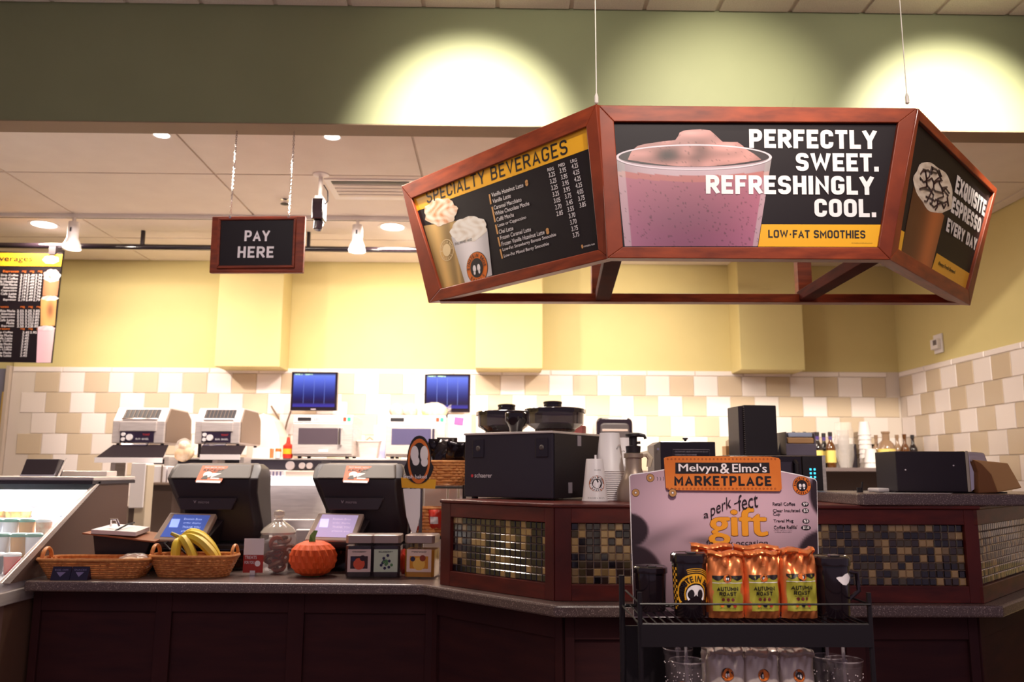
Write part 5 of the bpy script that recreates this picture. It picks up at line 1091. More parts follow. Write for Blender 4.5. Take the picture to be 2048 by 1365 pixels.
# square jars
M_jelly = mat('dark_topping', (36, 20, 30), .15, coat=.6); M_mus = mat('amber_topping', (206, 140, 36), .2, coat=.6); M_jglass = mat('jar_glass_clear', (150, 140, 140), .04, alpha=.05, coat=1); M_lidm = mat('jar_lid_silver', (184, 166, 158), .35, .5)
def sqjar(px0, px1, lab, fill, labcol, art, rz):
    b = atz((px0+px1)/2, 1158, CT); w_ = (px1-px0)*(b.y+.03)/F/2*.86; t = thing('topping_jar', lab, 'jar', (b.x, b.y+w_, CT+.0005), rz, 'square glass topping jars beside the pumpkin'); h = .175
    def sq_(k, z, c=.012): x = w_*k; return [(x*sx-c*sx*(i == 0), x*sy-c*sy*(i == 1), z) for sx, sy, order in ((-1, -1, (1, 0)), (1, -1, (0, 1)), (1, 1, (1, 0)), (-1, 1, (0, 1))) for i in order]
    def shell(prof, name, m):
        mb = MB(); vs = []; 
        for k, z in prof: vs += sq_(k, z)
        n = 8; mb.add(vs, [(j*n+i, j*n+(i+1) % n, (j+1)*n+(i+1) % n, (j+1)*n+i) for j in range(len(prof)-1) for i in range(n)]+[tuple(range(n))[::-1], tuple(range((len(prof)-1)*n, len(prof)*n))]); return mb.build(name, m, t, smooth=True)
    shell([(.94, .006), (.955, .02), (.955, h*.70 if fill is M_mus else h*.80)], 'topping', fill); shell([(.97, 0), (1, .01), (1, h*.78), (.86, h*.88)], 'jar_body', M_jglass)
    shell([(.90, h*.86), (.98, h*.875), (.98, h*1.06), (.93, h*1.075)], 'lid', M_lidm)
    lw = w_*.80; lb_ = MB().box(-lw, lw, -w_-.0018, -w_-.0008, h*.16, h*.72).build('label', labcol, t)
    if art == 'berries':
        mb = MB(); rn = random.Random(4)
        for k in range(16): mb.disc(rn.gauss(0, lw*.32), h*.40+rn.gauss(0, h*.075), .0065, w_+.0022+.0001*k, 10, k % 3 and 1 or 0)
        o = mb.build('printed_berries', [mat('print_leaf', (90, 140, 90), .5), mat('print_navy', (44, 42, 80), .5)], t, M=fm, flip=False); o['kind'] = 'stuff'
    else:
        mb = MB(); mb.poly([(-lw*.75, h*.24), (lw*.75, h*.24), (lw*.75, h*.55), (-lw*.75, h*.55)], w_+.0022, 0); mb.disc(0, h*.36, lw*.5, w_+.0026, 16, 1); mb.disc(lw*.3, h*.5, lw*.25, w_+.0028, 12, 2); mb.disc(-lw*.5, h*.48, lw*.2, w_+.003, 12, 3)
        o = mb.build('printed_fruit', [mat('print_dark'+art, (60, 30, 40) if art == 'berry' else (226, 150, 40), .5), mat('print_mid'+art, (226, 90, 60) if art == 'berry' else (246, 196, 90), .5), mat('print_far'+art, (50, 26, 40) if art == 'berry' else (150, 60, 40), .5), mat('print_navy', (44, 42, 80), .5)], t, M=fm, flip=False); o['kind'] = 'stuff'
    lettering(t, {'berry': 'STRAWBERRY', 'berries': 'BLUEBERRY', 'cheese': 'MANGO'}[art], -lw*.6, h*.64, lw*1.2, .007, M_ink, z=w_+.0022, M=fm, bold=.03)
    return t
sqjar(684, 748, 'square glass jar of dark jelly with a pink fruit label, leftmost of three', M_jelly, mat('label_pink', (232, 206, 200), .5), 'berry', .04)
sqjar(737, 803, 'square glass jar of dark jelly with a pale green berry label', M_jelly, mat('label_mint', (206, 222, 200), .5), 'berries', .02)
sqjar(806, 876, 'square glass jar of amber topping, rightmost of the three beside the riser', M_mus, mat('label_cream', (240, 214, 200), .5), 'cheese', -.12)
# snack display stand behind the jars
X = lambda px, Y: at(px, 1000, Y).x
st = thing('snack_stand', 'black wire snack stand with two shelves left of the coffee machine', 'display stand', (X(872, 4.05), 4.2, CT+.0005))
zA = at(870, 975, 4.05).z-CT; zB = at(870, 1078, 4.05).z-CT
for x in (-.13, .13):
    for y in (-.09, .12): MB().cyl((x, y, 0), (x, y, zA+.01), .005, n=8).build('upright', M_black, st)
for z in (zA-.004, zB-.004):
    for k in range(9): MB().cyl((-.13, -.09+.026*k, z), (.13, -.09+.026*k, z), .003, n=6).build('shelf_wire', M_black, st)
    MB().tube([(-.13, -.09, z), (.13, -.09, z), (.13, .12, z), (-.13, .12, z)], .005, 6, closed=True).build('shelf_frame', M_black, st)
sz = CT+zA+.006
bk1, w_, r_, h_ = basket('wicker_basket', 'brown wicker basket of black snack bags on the upper snack stand shelf', 850, 932, 968, 922, .9, 0, .75, 4, (), m=M_wick, Y=4.13, z=sz, rows=8); del bk1['_dims']; c1_ = Vector(bk1.location)
sz2 = CT+zB+.006
bk2, w2_, r2_, h2_ = basket('wicker_basket', 'brown wicker basket of red snack bags on the lower snack stand shelf', 832, 892, 1062, 1010, .9, 0, .75, 4, (), m=M_wick, Y=4.13, z=sz2, rows=8); del bk2['_dims']; c2_ = Vector(bk2.location)
def chip_bag(lab, loc, rz, tilt, m, w=.075, h=.13, group=None, lb=None):
    t = thing('snack_bag', lab, 'snack bag', loc, rz, group)
    def g(side):
        def fn(u, v):
            e = (math.sin(PI*u)**.6)*(math.sin(PI*v)**.6); return ((u-.5)*w, side*(.022*e*(1+.25*nz(u*7+tilt*9, v*6)))+v*h*math.sin(tilt), v*h*math.cos(tilt))
        return fn
    mb = MB(); mb.grid(g(-1), 12, 12); mb.grid(g(1), 12, 12); mb.build('bag', m, t, smooth=True)
    if lb: 
        mb = MB(); mb.grid(lambda u, v: (lambda q: (q[0], q[1]-.0015, q[2]))(g(-1)(.2+.6*u, .3+.35*v)), 6, 6); mb.build('label', lb, t, smooth=True)
    return t
M_foilb = mat('black_foil', (30, 22, 28), .14, .6, coat=.6, bump=.6, scale=30); M_foilr = mat('red_foil', (206, 52, 36), .3, coat=.4, bump=.5, scale=25)
for i, (dx, dy, dz, rz, ti) in enumerate(((-.07, -.03, .075, .3, .2), (-.02, -.035, .09, -.2, .1), (.035, -.03, .08, .25, -.15), (.07, .0, .10, -.3, .25), (0, .03, .10, .1, .1), (-.05, .04, .09, .5, -.1))):
    chip_bag('glossy black snack bag heaped in the upper wicker basket, '+['front left', 'front middle', 'front right', 'far right', 'back middle', 'back left'][i], (c1_.x+dx*1.25, c1_.y+dy*.8, sz+dz+.012), rz, ti*2.6, M_foilb, w=.105, h=.135, group='black snack bags in the upper basket')
for i, (dx, dy, dz, rz, ti) in enumerate(((-.07, -.04, .0, .2, -.25), (.02, -.05, .01, -.15, -.2), (.06, -.01, .02, .1, .1))):
    chip_bag('red snack bag hanging over the lower wicker basket, '+['left', 'middle', 'right'][i], (c2_.x+dx, c2_.y+dy-.0, sz2+.02+dz), rz, ti, M_foilr, w=.065, h=.10, group='red snack bags in the lower basket', lb=M_inkw)
p = at(905, 990, 4.3); t = thing('paper_bundle', 'bright white paper bundle behind the snack stand beside the coffee machine', 'papers', (p.x, 4.42, CT+.0005)); 
for k, (a, b) in enumerate(((848, 893), (897, 914), (919, 930))): xa = at(a, 990, 4.42).x-p.x; xb = at(b, 990, 4.42).x-p.x; bx('paper_block', xa, xb, 0, .04, .0, at(900, 968, 4.42).z-CT, M_white, t, .003)
p = at(790, 1100, 4.25); t = thing('red_packet', 'small red packet lying behind the square jars', 'packet', (at(802, 1070, 3.95).x, 3.95, CT+.0005)); mb = MB(); lump(mb, (0, 0, .055), .05, 2, (1, .7, 1.1), 10, .15, 6); mb.build('packet', M_foilr, t, smooth=True)
# oval badge sign on a stick
Y = 3.93; p = at(838, 925, Y); t = thing('badge_sign', 'oval shop badge sign on a black stick with a white card below it', 'sign', (p.x, Y, CT+.0005)); z_ = p.z-CT; s = Y/F
MB().cyl((.012, .012, 0), (.012, .012, z_), .008, n=8).build('stick', mat('stick_grey', (84, 78, 88), .4), t)
mb = MB(); pts = [(math.copysign(abs(math.cos(a))**.9, math.cos(a))*30*s*(1 if math.sin(a) < 0 else .8), math.sin(a)*(52 if math.sin(a) > 0 else 42)*s) for a in [2*PI*k/28 for k in range(28)]]
MB().prism([(x, z_+y) for x, y in pts], -.004, .0, 'y').build('badge_board', M_ink, t)
mb = MB(); mb.disc(0, z_+.005, 22*s, .0045, 24, 0, 44*s, r0=18*s); mb.disc(-9*s, z_+16*s, 8*s, .0048, 14, 2, 16*s); mb.disc(10*s, z_+16*s, 8*s, .0048, 14, 2, 16*s); mb.disc(-6*s, z_+2*s, 7*s, .0046, 14, 2, 9*s); mb.disc(11*s, z_-0*s, 7*s, .0046, 14, 2, 9*s)
mb.build('badge_print', EM, t, M=fm, flip=False)
MB().prism([(x*1.02+.0, z_+y-.0) for x, y in ((-34*s, -30*s), (34*s, -34*s), (32*s, -52*s), (-32*s, -50*s))], .001, .003, 'y').build('amber_card', M_yel, t)
lettering(t, "Auntie's choice" if False else 'fresh baked', -30*s, z_-32*s, 46*s, .018, M_inkw, z=.006, M=fm, bold=.05)
MB().prism([(-30*s, z_-52*s), (4*s, z_-52*s), (4*s, z_-106*s), (-6*s, z_-150*s), (-22*s, z_-106*s)], -.002, .0, 'y').build('white_card', M_inkw, t)
# ---------- coffee machine
A = at(930, 868, 3.72); Bc = at(1105, 862, 3.45); Cr = at(1205, 873, 3.98); LT = RZ+.0145
zt2 = Bc.z-LT; u = Vector((Bc.x-A.x, Bc.y-A.y, 0)); W_ = u.length; ang = math.atan2(u.y, u.x); D_ = .52
cm = thing('coffee_machine', 'large black coffee machine with bean hoppers standing on the riser', 'coffee machine', (A.x, A.y, LT), ang)
bx('body', 0, W_, 0, D_, .008, zt2-.008, mat('machine_charcoal', (44, 38, 50), .4), cm, .004); bx('top_plate', -.004, W_+.004, -.004, D_+.004, zt2-.010, zt2, M_steel, cm, .002)
bx('side_skin', W_-.001, W_+.004, .01, D_-.01, .01, zt2-.012, M_ink, cm)
for x in (.10, .82): bx('vent_plate', W_*x, W_*x+.062, -.004, 0, zt2*.62, zt2*.90, M_gblack, cm, .002); MB().lathe([(.012, 0), (.008, .004), (.002, .004)], n=12, M=Matrix.Translation((W_*x+.031, -.004, zt2*.76)) @ Matrix.Rotation(PI/2, 4, 'X')).build('fan_hub', M_shell, cm)
lettering(cm, 'schaerer', W_*.125, zt2*.32, .095, .019, M_inkw, z=.001, M=fm, bold=.0); mb = MB(); mb.disc(W_*.095, zt2*.345, .007, .001, 14); mb.build('red_dot', mat('logo_red', (214, 60, 70), .4), cm, M=fm, flip=False)
for (y, z) in ((.20, zt2*.80), (.12, zt2*.10)): bx('side_clip', W_+.003, W_+.006, y, y+.03, z, z+.045, mat('clip_grey', (150, 140, 150), .4), cm)
for x in (.03, W_-.03):
    for y in (.04, D_-.04): MB().cyl((x, y, 0), (x, y, .01), .015).build('foot', M_ink, cm)
M_hop = mat('smoked_hopper', (42, 28, 36), .08, coat=1, alpha=.88)
def hopper(x, y, lab, r=.098):
    t = thing('bean_hopper', lab, 'hopper', cm.matrix_basis @ Vector((x, y, zt2+.0005)), ang, 'black bean hoppers on the coffee machine')
    MB().lathe([(r*.52, 0), (r*.56, .012), (r*.98, .045), (r, .098), (r*.97, .10)], n=36).build('bowl', M_hop, t, smooth=True)
    mb = MB(); n = 72; pr = []
    for (rr, z) in ((1.03, .097), (1.03, .114), (.98, .118)):
        for k in range(n): q = r*rr*(1+.018*(k % 6 < 3)*(rr > 1)); pr.append((q*math.cos(2*PI*k/n), q*math.sin(2*PI*k/n), z))
    mb.add(pr, [(j*n+k, j*n+(k+1) % n, (j+1)*n+(k+1) % n, (j+1)*n+k) for j in range(2) for k in range(n)]+[tuple(range(2*n, 3*n))]); mb.build('lid', M_gblack, t)
    MB().lathe([(r*.66, .0), (r*.70, .006), (r*.50, .04)], n=24, c=(0, 0, .012)).build('beans', mat('coffee_beans', (60, 34, 26), .3, bump=1, scale=60), t, smooth=True)
    return t
bpy.context.view_layer.update(); cm.matrix_world
Mi = (Matrix.Translation(cm.location) @ Matrix.Rotation(ang, 4, 'Z')); Mii = Mi.inverted()
def on_machine(px, Yd): q = Mii @ Vector((at(px, 862, Yd).x, Yd, 0)); return q.x, q.y
for (px, Yd, r, nm, extra) in ((1006, 4.00, .125, 'left smoked bean hopper with a black notched lid', 0), (1110, 3.80, .135, 'right smoked bean hopper with a black notched lid', 1)):
    x, y = on_machine(px, Yd); h_t = hopper(x, y, nm, r)
    MB().lathe([(.042, .112), (.042, .138), (.044, .140), (.044, .148), (.036, .151)], n=28, c=(.035 if extra == 0 else .0, -.02, 0)).build('refill_cap', M_gblack, h_t, smooth=True)
x, y = on_machine(1032, 3.66); t = thing('powder_funnel', 'smoked powder funnel between the two bean hoppers', 'hopper', Mi @ Vector((x, y, zt2+.0005)), ang)
MB().lathe([(.028, 0), (.03, .02), (.05, .05), (.05, .085), (.045, .09)], n=24).build('funnel', M_gblack, t, smooth=True)
p = at(1165, 862, 4.15); t = thing('condiment_rack', 'small clear box of packets right of the bean hoppers on the machine', 'box', Mi @ Vector((*on_machine(1158, 4.07), zt2+.0005)), ang)
bx('box', -.04, .04, -.03, .03, 0, .05, mat('jar_glass', (200, 190, 186)), t, .003); bx('packets', -.03, .03, -.02, .02, .002, .055, M_redc, t, .004)
# ---------- paper cups on the ledge
def papercup(t, z, r, h, lip=True):
    return MB().lathe([(r, z), (r*1.05, z+.004), (r, z+.009), (r*.98, z+.01), (r*.70, z+h), (r*.62, z+h)], n=28).build('cup', M_white, t, smooth=True)
def cup_emblem(t, r0, zc, rr, h, ang_=0, r_at=None):
    k = r_at
    def wr(x, y, d=.0005): rad = k+d*1.2-(y)*.30*k/h*1.0; a = x/k+ang_; return (rad*math.sin(a), -rad*math.cos(a), zc+y)
    mb = MB(); emblem(mb, 0, 0, rr, .0006, wrap=lambda x, y, z: wr(x, y, z)); mb.build('emblem', EM, t, flip=False)
b = at(1190, 1003, 3.40); s = 3.4/F; r = 25*s; h = 83*s; ct = thing('paper_cup', 'upside-down white paper cup with a round badge in front of the cup stacks', 'cup', (b.x, 3.40, LT))
MB().lathe([(r*1.03, 0), (r*1.06, .004), (r, .009), (r*.68, h-.004), (r*.64, h)], n=32).build('cup_wall', M_white, ct, smooth=True)
def cone_wrap(r0, r1, h, ang_, d): 
    def f(x, y): rad = r0+(r1-r0)*y/h+d; a = x/((r0+r1)/2)+ang_; return (rad*math.sin(a), -rad*math.cos(a), y)
    return f
def cone_emblem(t, r0, r1, h, zc, rr, ang_=0):
    mb = MB(); emblem(mb, 0, zc, rr, .0006, wrap=lambda x, y, z: cone_wrap(r0, r1, h, ang_, .0004+z)(x, y)); mb.build('emblem', EM, t, flip=False)
cone_emblem(ct, r, r*.66, h, h*.42, .033, .1)
mb = MB(); put_text(mb, 'EINSTEIN BROS', -.03, .012, .06, .006, wrap=cone_wrap(r, r*.66, h, 0, .0008)); put_text(mb, 'SMALL BREWED', -.015, h*.72, .03, .005, wrap=cone_wrap(r, r*.66, h, .2, .0008)); mb.build('lettering', M_ink, ct, flip=False)
MB().box(.0, .008, -.004, .004, h-.002, h+.016).build('tab', M_white, ct)
b = at(1222, 1003, 3.50); s = 3.5/F; stk_ = thing('cup_stack', 'tall stack of upside-down white paper cups with ridged rims, nearer the airpot', 'cup stack', (b.x, 3.52, LT)); r = 28*s; hc = .165
for k in range(14): 
    z = k*.0085; MB().lathe([(r*1.03, z), (r*1.07, z+.003), (r*1.0, z+.0075)], n=24).build('cup_rim', M_white, stk_, smooth=True)
z = 14*.0085; MB().lathe([(r*1.03, z), (r*1.07, z+.003), (r*1.0, z+.008), (r*.70, z+hc), (r*.66, z+hc)], n=28).build('top_cup', M_white, stk_, smooth=True, M=Matrix.Translation((0, 0, 0)))
mb = MB(); emblem(mb, 0, z+.085, .03, .0006, wrap=lambda x, y, zz_: cone_wrap(r*1.05, r*.70, hc+z, .9, .0015+zz_)(x, y)); mb.build('emblem', EM, stk_, flip=False)
b = at(1250, 1003, 3.62); st2 = thing('cup_stack', 'white paper cup stack half hidden behind the airpot pump', 'cup stack', (b.x, 3.66, LT)); r = 25*s
for k in range(14): z = k*.0085; MB().lathe([(r*1.03, z), (r*1.07, z+.003), (r*1.0, z+.0075)], n=24).build('cup_rim', M_white, st2, smooth=True)
z = 14*.0085; MB().lathe([(r*1.03, z), (r*1.07, z+.003), (r*1.0, z+.008), (r*.70, z+.15), (r*.66, z+.15)], n=28).build('top_cup', M_white, st2, smooth=True)
mb = MB(); emblem(mb, 0, z+.07, .026, .0006, wrap=lambda x, y, zz_: cone_wrap(r*1.05, r*.70, .15+z, -.1, .0015+zz_)(x, y)); mb.build('emblem', EM, st2, flip=False)
# ---------- airpot
b = at(1266, 1003, 3.45); s = 3.45/F; ap = thing('airpot', 'brushed steel coffee airpot with a black pump head next to the cups', 'airpot', (b.x, 3.42, LT)); M_ap = mat('airpot_metal', (170, 150, 134), .38, .6)
MB().lathe([(33*s, 0), (34*s, .01), (33*s, .05), (27*s, .078), (20*s, .105), (16*s, .135), (16*s, .175), (19*s, .178), (19*s, .195), (12*s, .198)], n=36).build('body', M_ap, ap, smooth=True)
MB().lathe([(14*s, .198), (15*s, .225), (8*s, .228), (8*s, .262), (15*s, .266), (15*s, .275), (8*s, .277)], n=20).build('pump_head', M_ink, ap, smooth=True)
MB().tube([(-.015, 0, .272), (.02, -.01, .272), (.045, -.012, .268), (.05, -.013, .255)], [.010, .009, .007, .006], 8).build('spout', M_ink, ap, smooth=True); MB().tube([(0, 0, .238), (.03, -.005, .240)], .006).build('lock_lever', M_ink, ap)
MB().tube([(.03, .0, .19), (.055, 0, .195), (.07, 0, .175), (.062, 0, .14)], [.010, .013, .013, .009], 8).build('handle', mat('handle_cream', (214, 196, 170), .4), ap, smooth=True)
# ---------- black brewer, microwave, tall box, napkins
x, hw, z0, h = px_box(1328, 1446, 883, 1003, 4.0)
t = thing('black_brewer', 'low black brewer box with a knob behind the marketplace sign', 'brewer', (x, 3.85, LT)); h = at(1380, 884, 3.85).z-LT; hw = 55*3.85/F; t.location.x = .888
bx('housing', -hw, hw, .0, .2, 0.006, h, M_gblack, t, .003); MB().hexa([(-hw-.025, .03, .006), (-hw, .0, .006), (-hw, .2, .006), (-hw-.025, .2, .006), (-hw-.025, .03, h-.016), (-hw, 0, h), (-hw, .2, h), (-hw-.025, .2, h-.016)]).build('side_wing', mat('wing_grey', (104, 94, 92), .5), t)
MB().lathe([(.006, 0), (.006, .01), (.013, .012), (.013, .02)], (.0, .05, h), 14).build('knob', M_ink, t); MB().cyl((-hw-.012, .0, h-.035), (-hw-.012, -.006, h-.035), .006).build('screw', M_chrome, t)
fr_ = MB(); x0, x1, zt_, zb_ = -hw*.55, hw*.78, h*.86, h*.62
MB().tube([(x0, -.002, zb_), (x1, -.002, zb_), (x1, -.002, zt_), (x0, -.002, zt_)], .0012, 4, closed=True).build('label_border', mat('print_grey', (170, 160, 168)), t)
lettering(t, 'CAUTION HOT LIQUID CONTENTS MAY BE HOT', x0+.008, zt_-.014, (x1-x0)*.92, .007, mat('print_grey', (170, 160, 168)), z=.003, M=fm); lettering(t, 'DISPENSE INTO CONTAINER', x0+.008, zt_-.028, (x1-x0)*.6, .007, mat('print_grey', (170, 160, 168)), z=.003, M=fm)
for s_ in (-1, 1): MB().cyl((s_*hw*.8, .06, 0), (s_*hw*.8, .06, .006), .012).build('foot', M_ink, t)
Ym = 3.66; x, hw, z0, h = px_box(1463, 1655, 911, 1003, Ym); h = at(1550, 911, Ym).z-LT
mw = thing('black_microwave', 'black microwave with glowing blue clock digits on the riser', 'microwave', (x, Ym, LT)); M_mwb = mat('microwave_bronze', (84, 70, 66), .35, .3)
bx('body', -hw, hw, .015, .38, .006, h, M_mwb, mw, .004); bx('door', -hw, hw*.50, .0, .015, .008, h-.004, M_gblack, mw, .003); bx('door_glass', -hw*.86, hw*.30, -.002, 0, .03, h-.03, mat('smoked_glass', (50, 42, 52), .08, coat=1), mw)
MB().tube([(hw*.36, 0, .025), (hw*.36, -.03, .04), (hw*.36, -.03, h-.04), (hw*.36, 0, h-.025)], .009, 8).build('handle', M_ink, mw, smooth=True)
cp_ = bx('control_panel', hw*.52, hw*.93, .0, .016, .008, h-.004, M_ink, mw); bx('steel_trim', hw*.93, hw, -.002, .02, .008, h, M_steel, mw)
M_cy = mat('clock_cyan', (60, 190, 235), emit=2.0)
for r_i, z in enumerate((.130, .113, .096, .080)):
    for k in (0, 1): bx('clock_digit', hw*(.66+.085*k), hw*(.66+.085*k)+.008, -.002, 0, z, z+.009, M_cy, cp_)
for k in range(2): MB().cyl((hw*(.66+.11*k), 0, .05), (hw*(.66+.11*k), -.002, .05), .003).build('panel_button', mat('print_grey', (170, 160, 168)), cp_)
for s_ in (-1, 1): MB().cyl((s_*hw*.85, .05, 0), (s_*hw*.85, .05, .006), .012).build('foot', M_ink, mw); MB().cyl((s_*hw*.85, .34, 0), (s_*hw*.85, .34, .006), .012).build('foot', M_ink, mw)
zm = LT+h+.0005
x, hw2, _, _ = px_box(1490, 1558, 811, 911, 3.72); h2 = at(1520, 811, 3.72).z-zm
t = thing('tall_black_box', 'tall plain black box standing on top of the black microwave', 'box', (x, 3.72, zm), math.radians(6)); bx('casing', -hw2, hw2, 0, .14, 0, h2, M_ink, t, .003); bx('side_face', -hw2-.022, -hw2, .012, .14, 0, h2-.004, M_black, t, .002)
for k in range(24): MB().box(-hw2-.004, -hw2+.001, -.002, .004, h2*(.02+.04*k), h2*(.035+.04*k)).build('hinge_notch', M_shell, t)
x, hw2, _, _ = px_box(1573, 1634, 862, 911, 3.74); h2 = at(1603, 862, 3.74).z-zm
t = thing('napkin_box', 'grey tabletop dispenser holding folded napkins on the black microwave', 'dispenser', (x, 3.74, zm)); M_lil = mat('lilac_grey', (108, 98, 112), .4)
bx('front', -hw2, hw2, 0, .008, 0, h2*.48, M_lil, t, .003); bx('side', -hw2-.0, -hw2+.006, .004, .12, 0, h2*.95, M_shell, t); bx('side', hw2-.006, hw2, .008, .12, 0, h2*.95, M_lil, t); bx('bottom', -hw2, hw2, .008, .12, 0, .006, M_lil, t)
MB().prism([(-.0, h2*.48), (.0, h2*.72), (.11, h2*.78), (.11, h2*.50)], -hw2*.86, hw2*.86, 'x').build('kraft_napkins', mat('kraft', (196, 150, 100), .6), t, bevel=.006); MB().prism([(.002, h2*.74), (.004, h2*.93), (.10, h2*.95), (.10, h2*.78)], -hw2*.80, hw2*.80, 'x').build('blue_napkins', mat('pale_blue_paper', (176, 186, 210), .6), t, bevel=.006)
t2_ = thing('dark_panel', 'dark slanted folder leaning between the tall box and napkins', 'folder', (at(1566, 905, 3.8).x, 3.82, zm)); MB().prism([(-.02, 0), (.02, 0), (.02, .10), (-.0, .085)], 0, .03, 'y').build('folder', M_black, t2_)
# brown straws / stirrers rack behind brewer
b = at(1458, 905, 4.5); t = thing('stirrer_box', 'box of wooden stirrers behind the black brewer', 'box', (at(1458, 905, 4.22).x, 4.15, LT)); hz = at(1458, 893, 4.2).z-LT; bx('box', -.035, .03, 0, .07, 0, hz, mat('kraft', (196, 150, 100)), t, .002)
for k in range(8): MB().box(-.03+.008*k, -.027+.008*k, .01+.006*(k % 3), .014+.006*(k % 3), hz, hz+.025+.004*(k % 3)).build('stirrer', mat('stirrer_wood', (150, 110, 64) if k % 2 else (90, 60, 40), .6) if False else mat('stirrer_wood', (150, 110, 64), .6), t)
# ---------- napkin dispenser lying on granite shelf
GZ = RZ+.0585
A = at(1790, 903, 3.22); Bx_ = at(1943, 899, 3.16); t = thing('napkin_dispenser', 'long black napkin dispenser with a steel end and brown napkins on the granite ledge', 'dispenser', (A.x, 3.22, GZ), math.radians(-3))
L_ = Bx_.x-A.x; h = at(1790, 903, 3.22).z-GZ; bx('black_body', 0, L_, 0, .20, .004, h, M_black, t, .003)
bx('steel_end', L_, L_+.012, .0, .20, .004, h+.002, mat('pale_steel', (214, 206, 176), .25, .6), t, .002); MB().prism([(L_+.012, h*.98), (L_+.012, h*.02), (L_+.03, h*.10), (L_+.045, h*.55), (L_+.022, h*.80)], -.0, .01, 'y').build('end_cheek', M_chrome, t, bevel=.003)
MB().hexa([(L_+.012, .0, h*.72), (L_+.09, .0, h*.66), (L_+.09, .18, h*.66), (L_+.012, .18, h*.72), (L_+.012, .0, h), (L_+.075, .0, h*.97), (L_+.075, .18, h*.97), (L_+.012, .18, h)]).build('end_hood', M_steel, t, bevel=.006)
M_kr = mat('kraft_napkin', (232, 186, 124), .7, col2=(222, 174, 112), scale=4)
mb = MB()
mb.grid(lambda u, v: (L_+.03+.17*u*(.62+.38*v)+.03*(1-v)*(u > .3), -.02+.03*math.sin(PI*u)-.02*u, h*(.02+.80*(1-u*.25))*(1-v)+h*.06*v+.0*u), 10, 10)
mb = MB(); P = [(L_+.022, h*.80), (L_+.155, h*.72), (L_+.20, h*.13), (L_+.105, h*.02), (L_+.085, h*.45), (L_+.05, h*.70)]; MB().prism(P, -.012, .11, 'y').build('folded_napkins', M_kr, t, bevel=.004)
MB().prism([(L_+.022, h*.78), (L_+.055, h*.68), (L_+.085, h*.45), (L_+.105, h*.02), (L_+.03, h*.0), (L_+.035, h*.5)], -.018, .1, 'y').build('hanging_fold', mat('napkin_fold_brown', (150, 100, 58), .7), t, bevel=.004)
for (x, z) in ((.035, h*.55), (L_*.82, h*.66)): MB().cyl((x, -.002, z), (x, .001, z), .003).build('screw', M_inkw, t)
MB().box(-.0, L_+.16, .02, .19, 0, .004).build('base_plate', M_ink, t)
pa = at(1745, 977, 3.35); pb = at(1794, 977, 3.35); tag(bx('white_tray', pa.x, pb.x-.004, 3.30, 3.40, GZ, GZ+.016, M_white, bevel=.006), 'shallow white tray left of the long black napkin dispenser', 'tray')
tag(MB().prism([(at(1760, 986, 3.12).x, 3.10), (at(1900, 988, 3.1).x, 3.095), (at(1905, 984, 3.19).x, 3.19), (at(1770, 984, 3.19).x, 3.19)], GZ, GZ+.0012).build('paper_sheet', M_white), 'white paper sheet lying flat along the granite ledge edge', 'paper')
b = at(1720, 985, 3.3); t = thing('pen_holder', 'small black pen clip standing at the left end of the granite ledge', 'pen holder', (b.x, 3.3, GZ)); MB().cyl((0, 0, 0), (0, 0, .018), .012).build('base', M_ink, t); MB().cyl((.008, 0, .01), (.012, 0, .04), .003).build('pen', M_ink, t)
# ================================================================== RETAIL RACK IN FRONT
M_wire = mat('black_wire', (22, 17, 22), .4)
RYc = 2.16; xl = at(1278, 1200, 2.05).x; xr = at(1734, 1200, 2.05).x; Zs1 = at(1450, 1237, 2.1).z; Zs2 = Zs1-.285
rk = thing('wire_rack', 'black wire display rack with shelves of coffee bags and mugs before the counter', 'display rack', ((xl+xr)/2, RYc, 0)); hw = (xr-xl)/2
for x in (-hw, hw):
    MB().cyl((x, .17, 0), (x, .17, 1.12), .008, n=10).build('upright', M_wire, rk)
    MB().cyl((x, -.12, .72), (x, -.12, Zs1+.07), .006, n=10).build('front_upright', M_wire, rk)
for zz_ in (Zs1, Zs2):
    for k in range(27): x = -hw+2*hw*k/26; MB().cyl((x, -.12, zz_-.005), (x, .17, zz_-.005), .002, n=6).build('shelf_wire', M_wire, rk)
    MB().tube([(-hw, -.12, zz_-.006), (hw, -.12, zz_-.006), (hw, .17, zz_-.006), (-hw, .17, zz_-.006)], .005, 6, closed=True).build('shelf_frame', M_wire, rk)
    bx('shelf_apron', -hw, hw, -.128, -.122, zz_-.055, zz_-.004, M_wire, rk)
    zz2 = zz_+.043; MB().tube([(-hw, .1, zz2), (-hw, -.126, zz2), (hw, -.126, zz2), (hw, .1, zz2)], .0028, 6).build('guard_wire', M_wire, rk)
bx('base_frame', -hw-.02, hw+.02, -.20, .22, 0, .03, M_wire, rk, .004)
MB().box(-hw, hw, .172, .178, .05, Zs1-.06).build('back_panel', M_wire, rk)
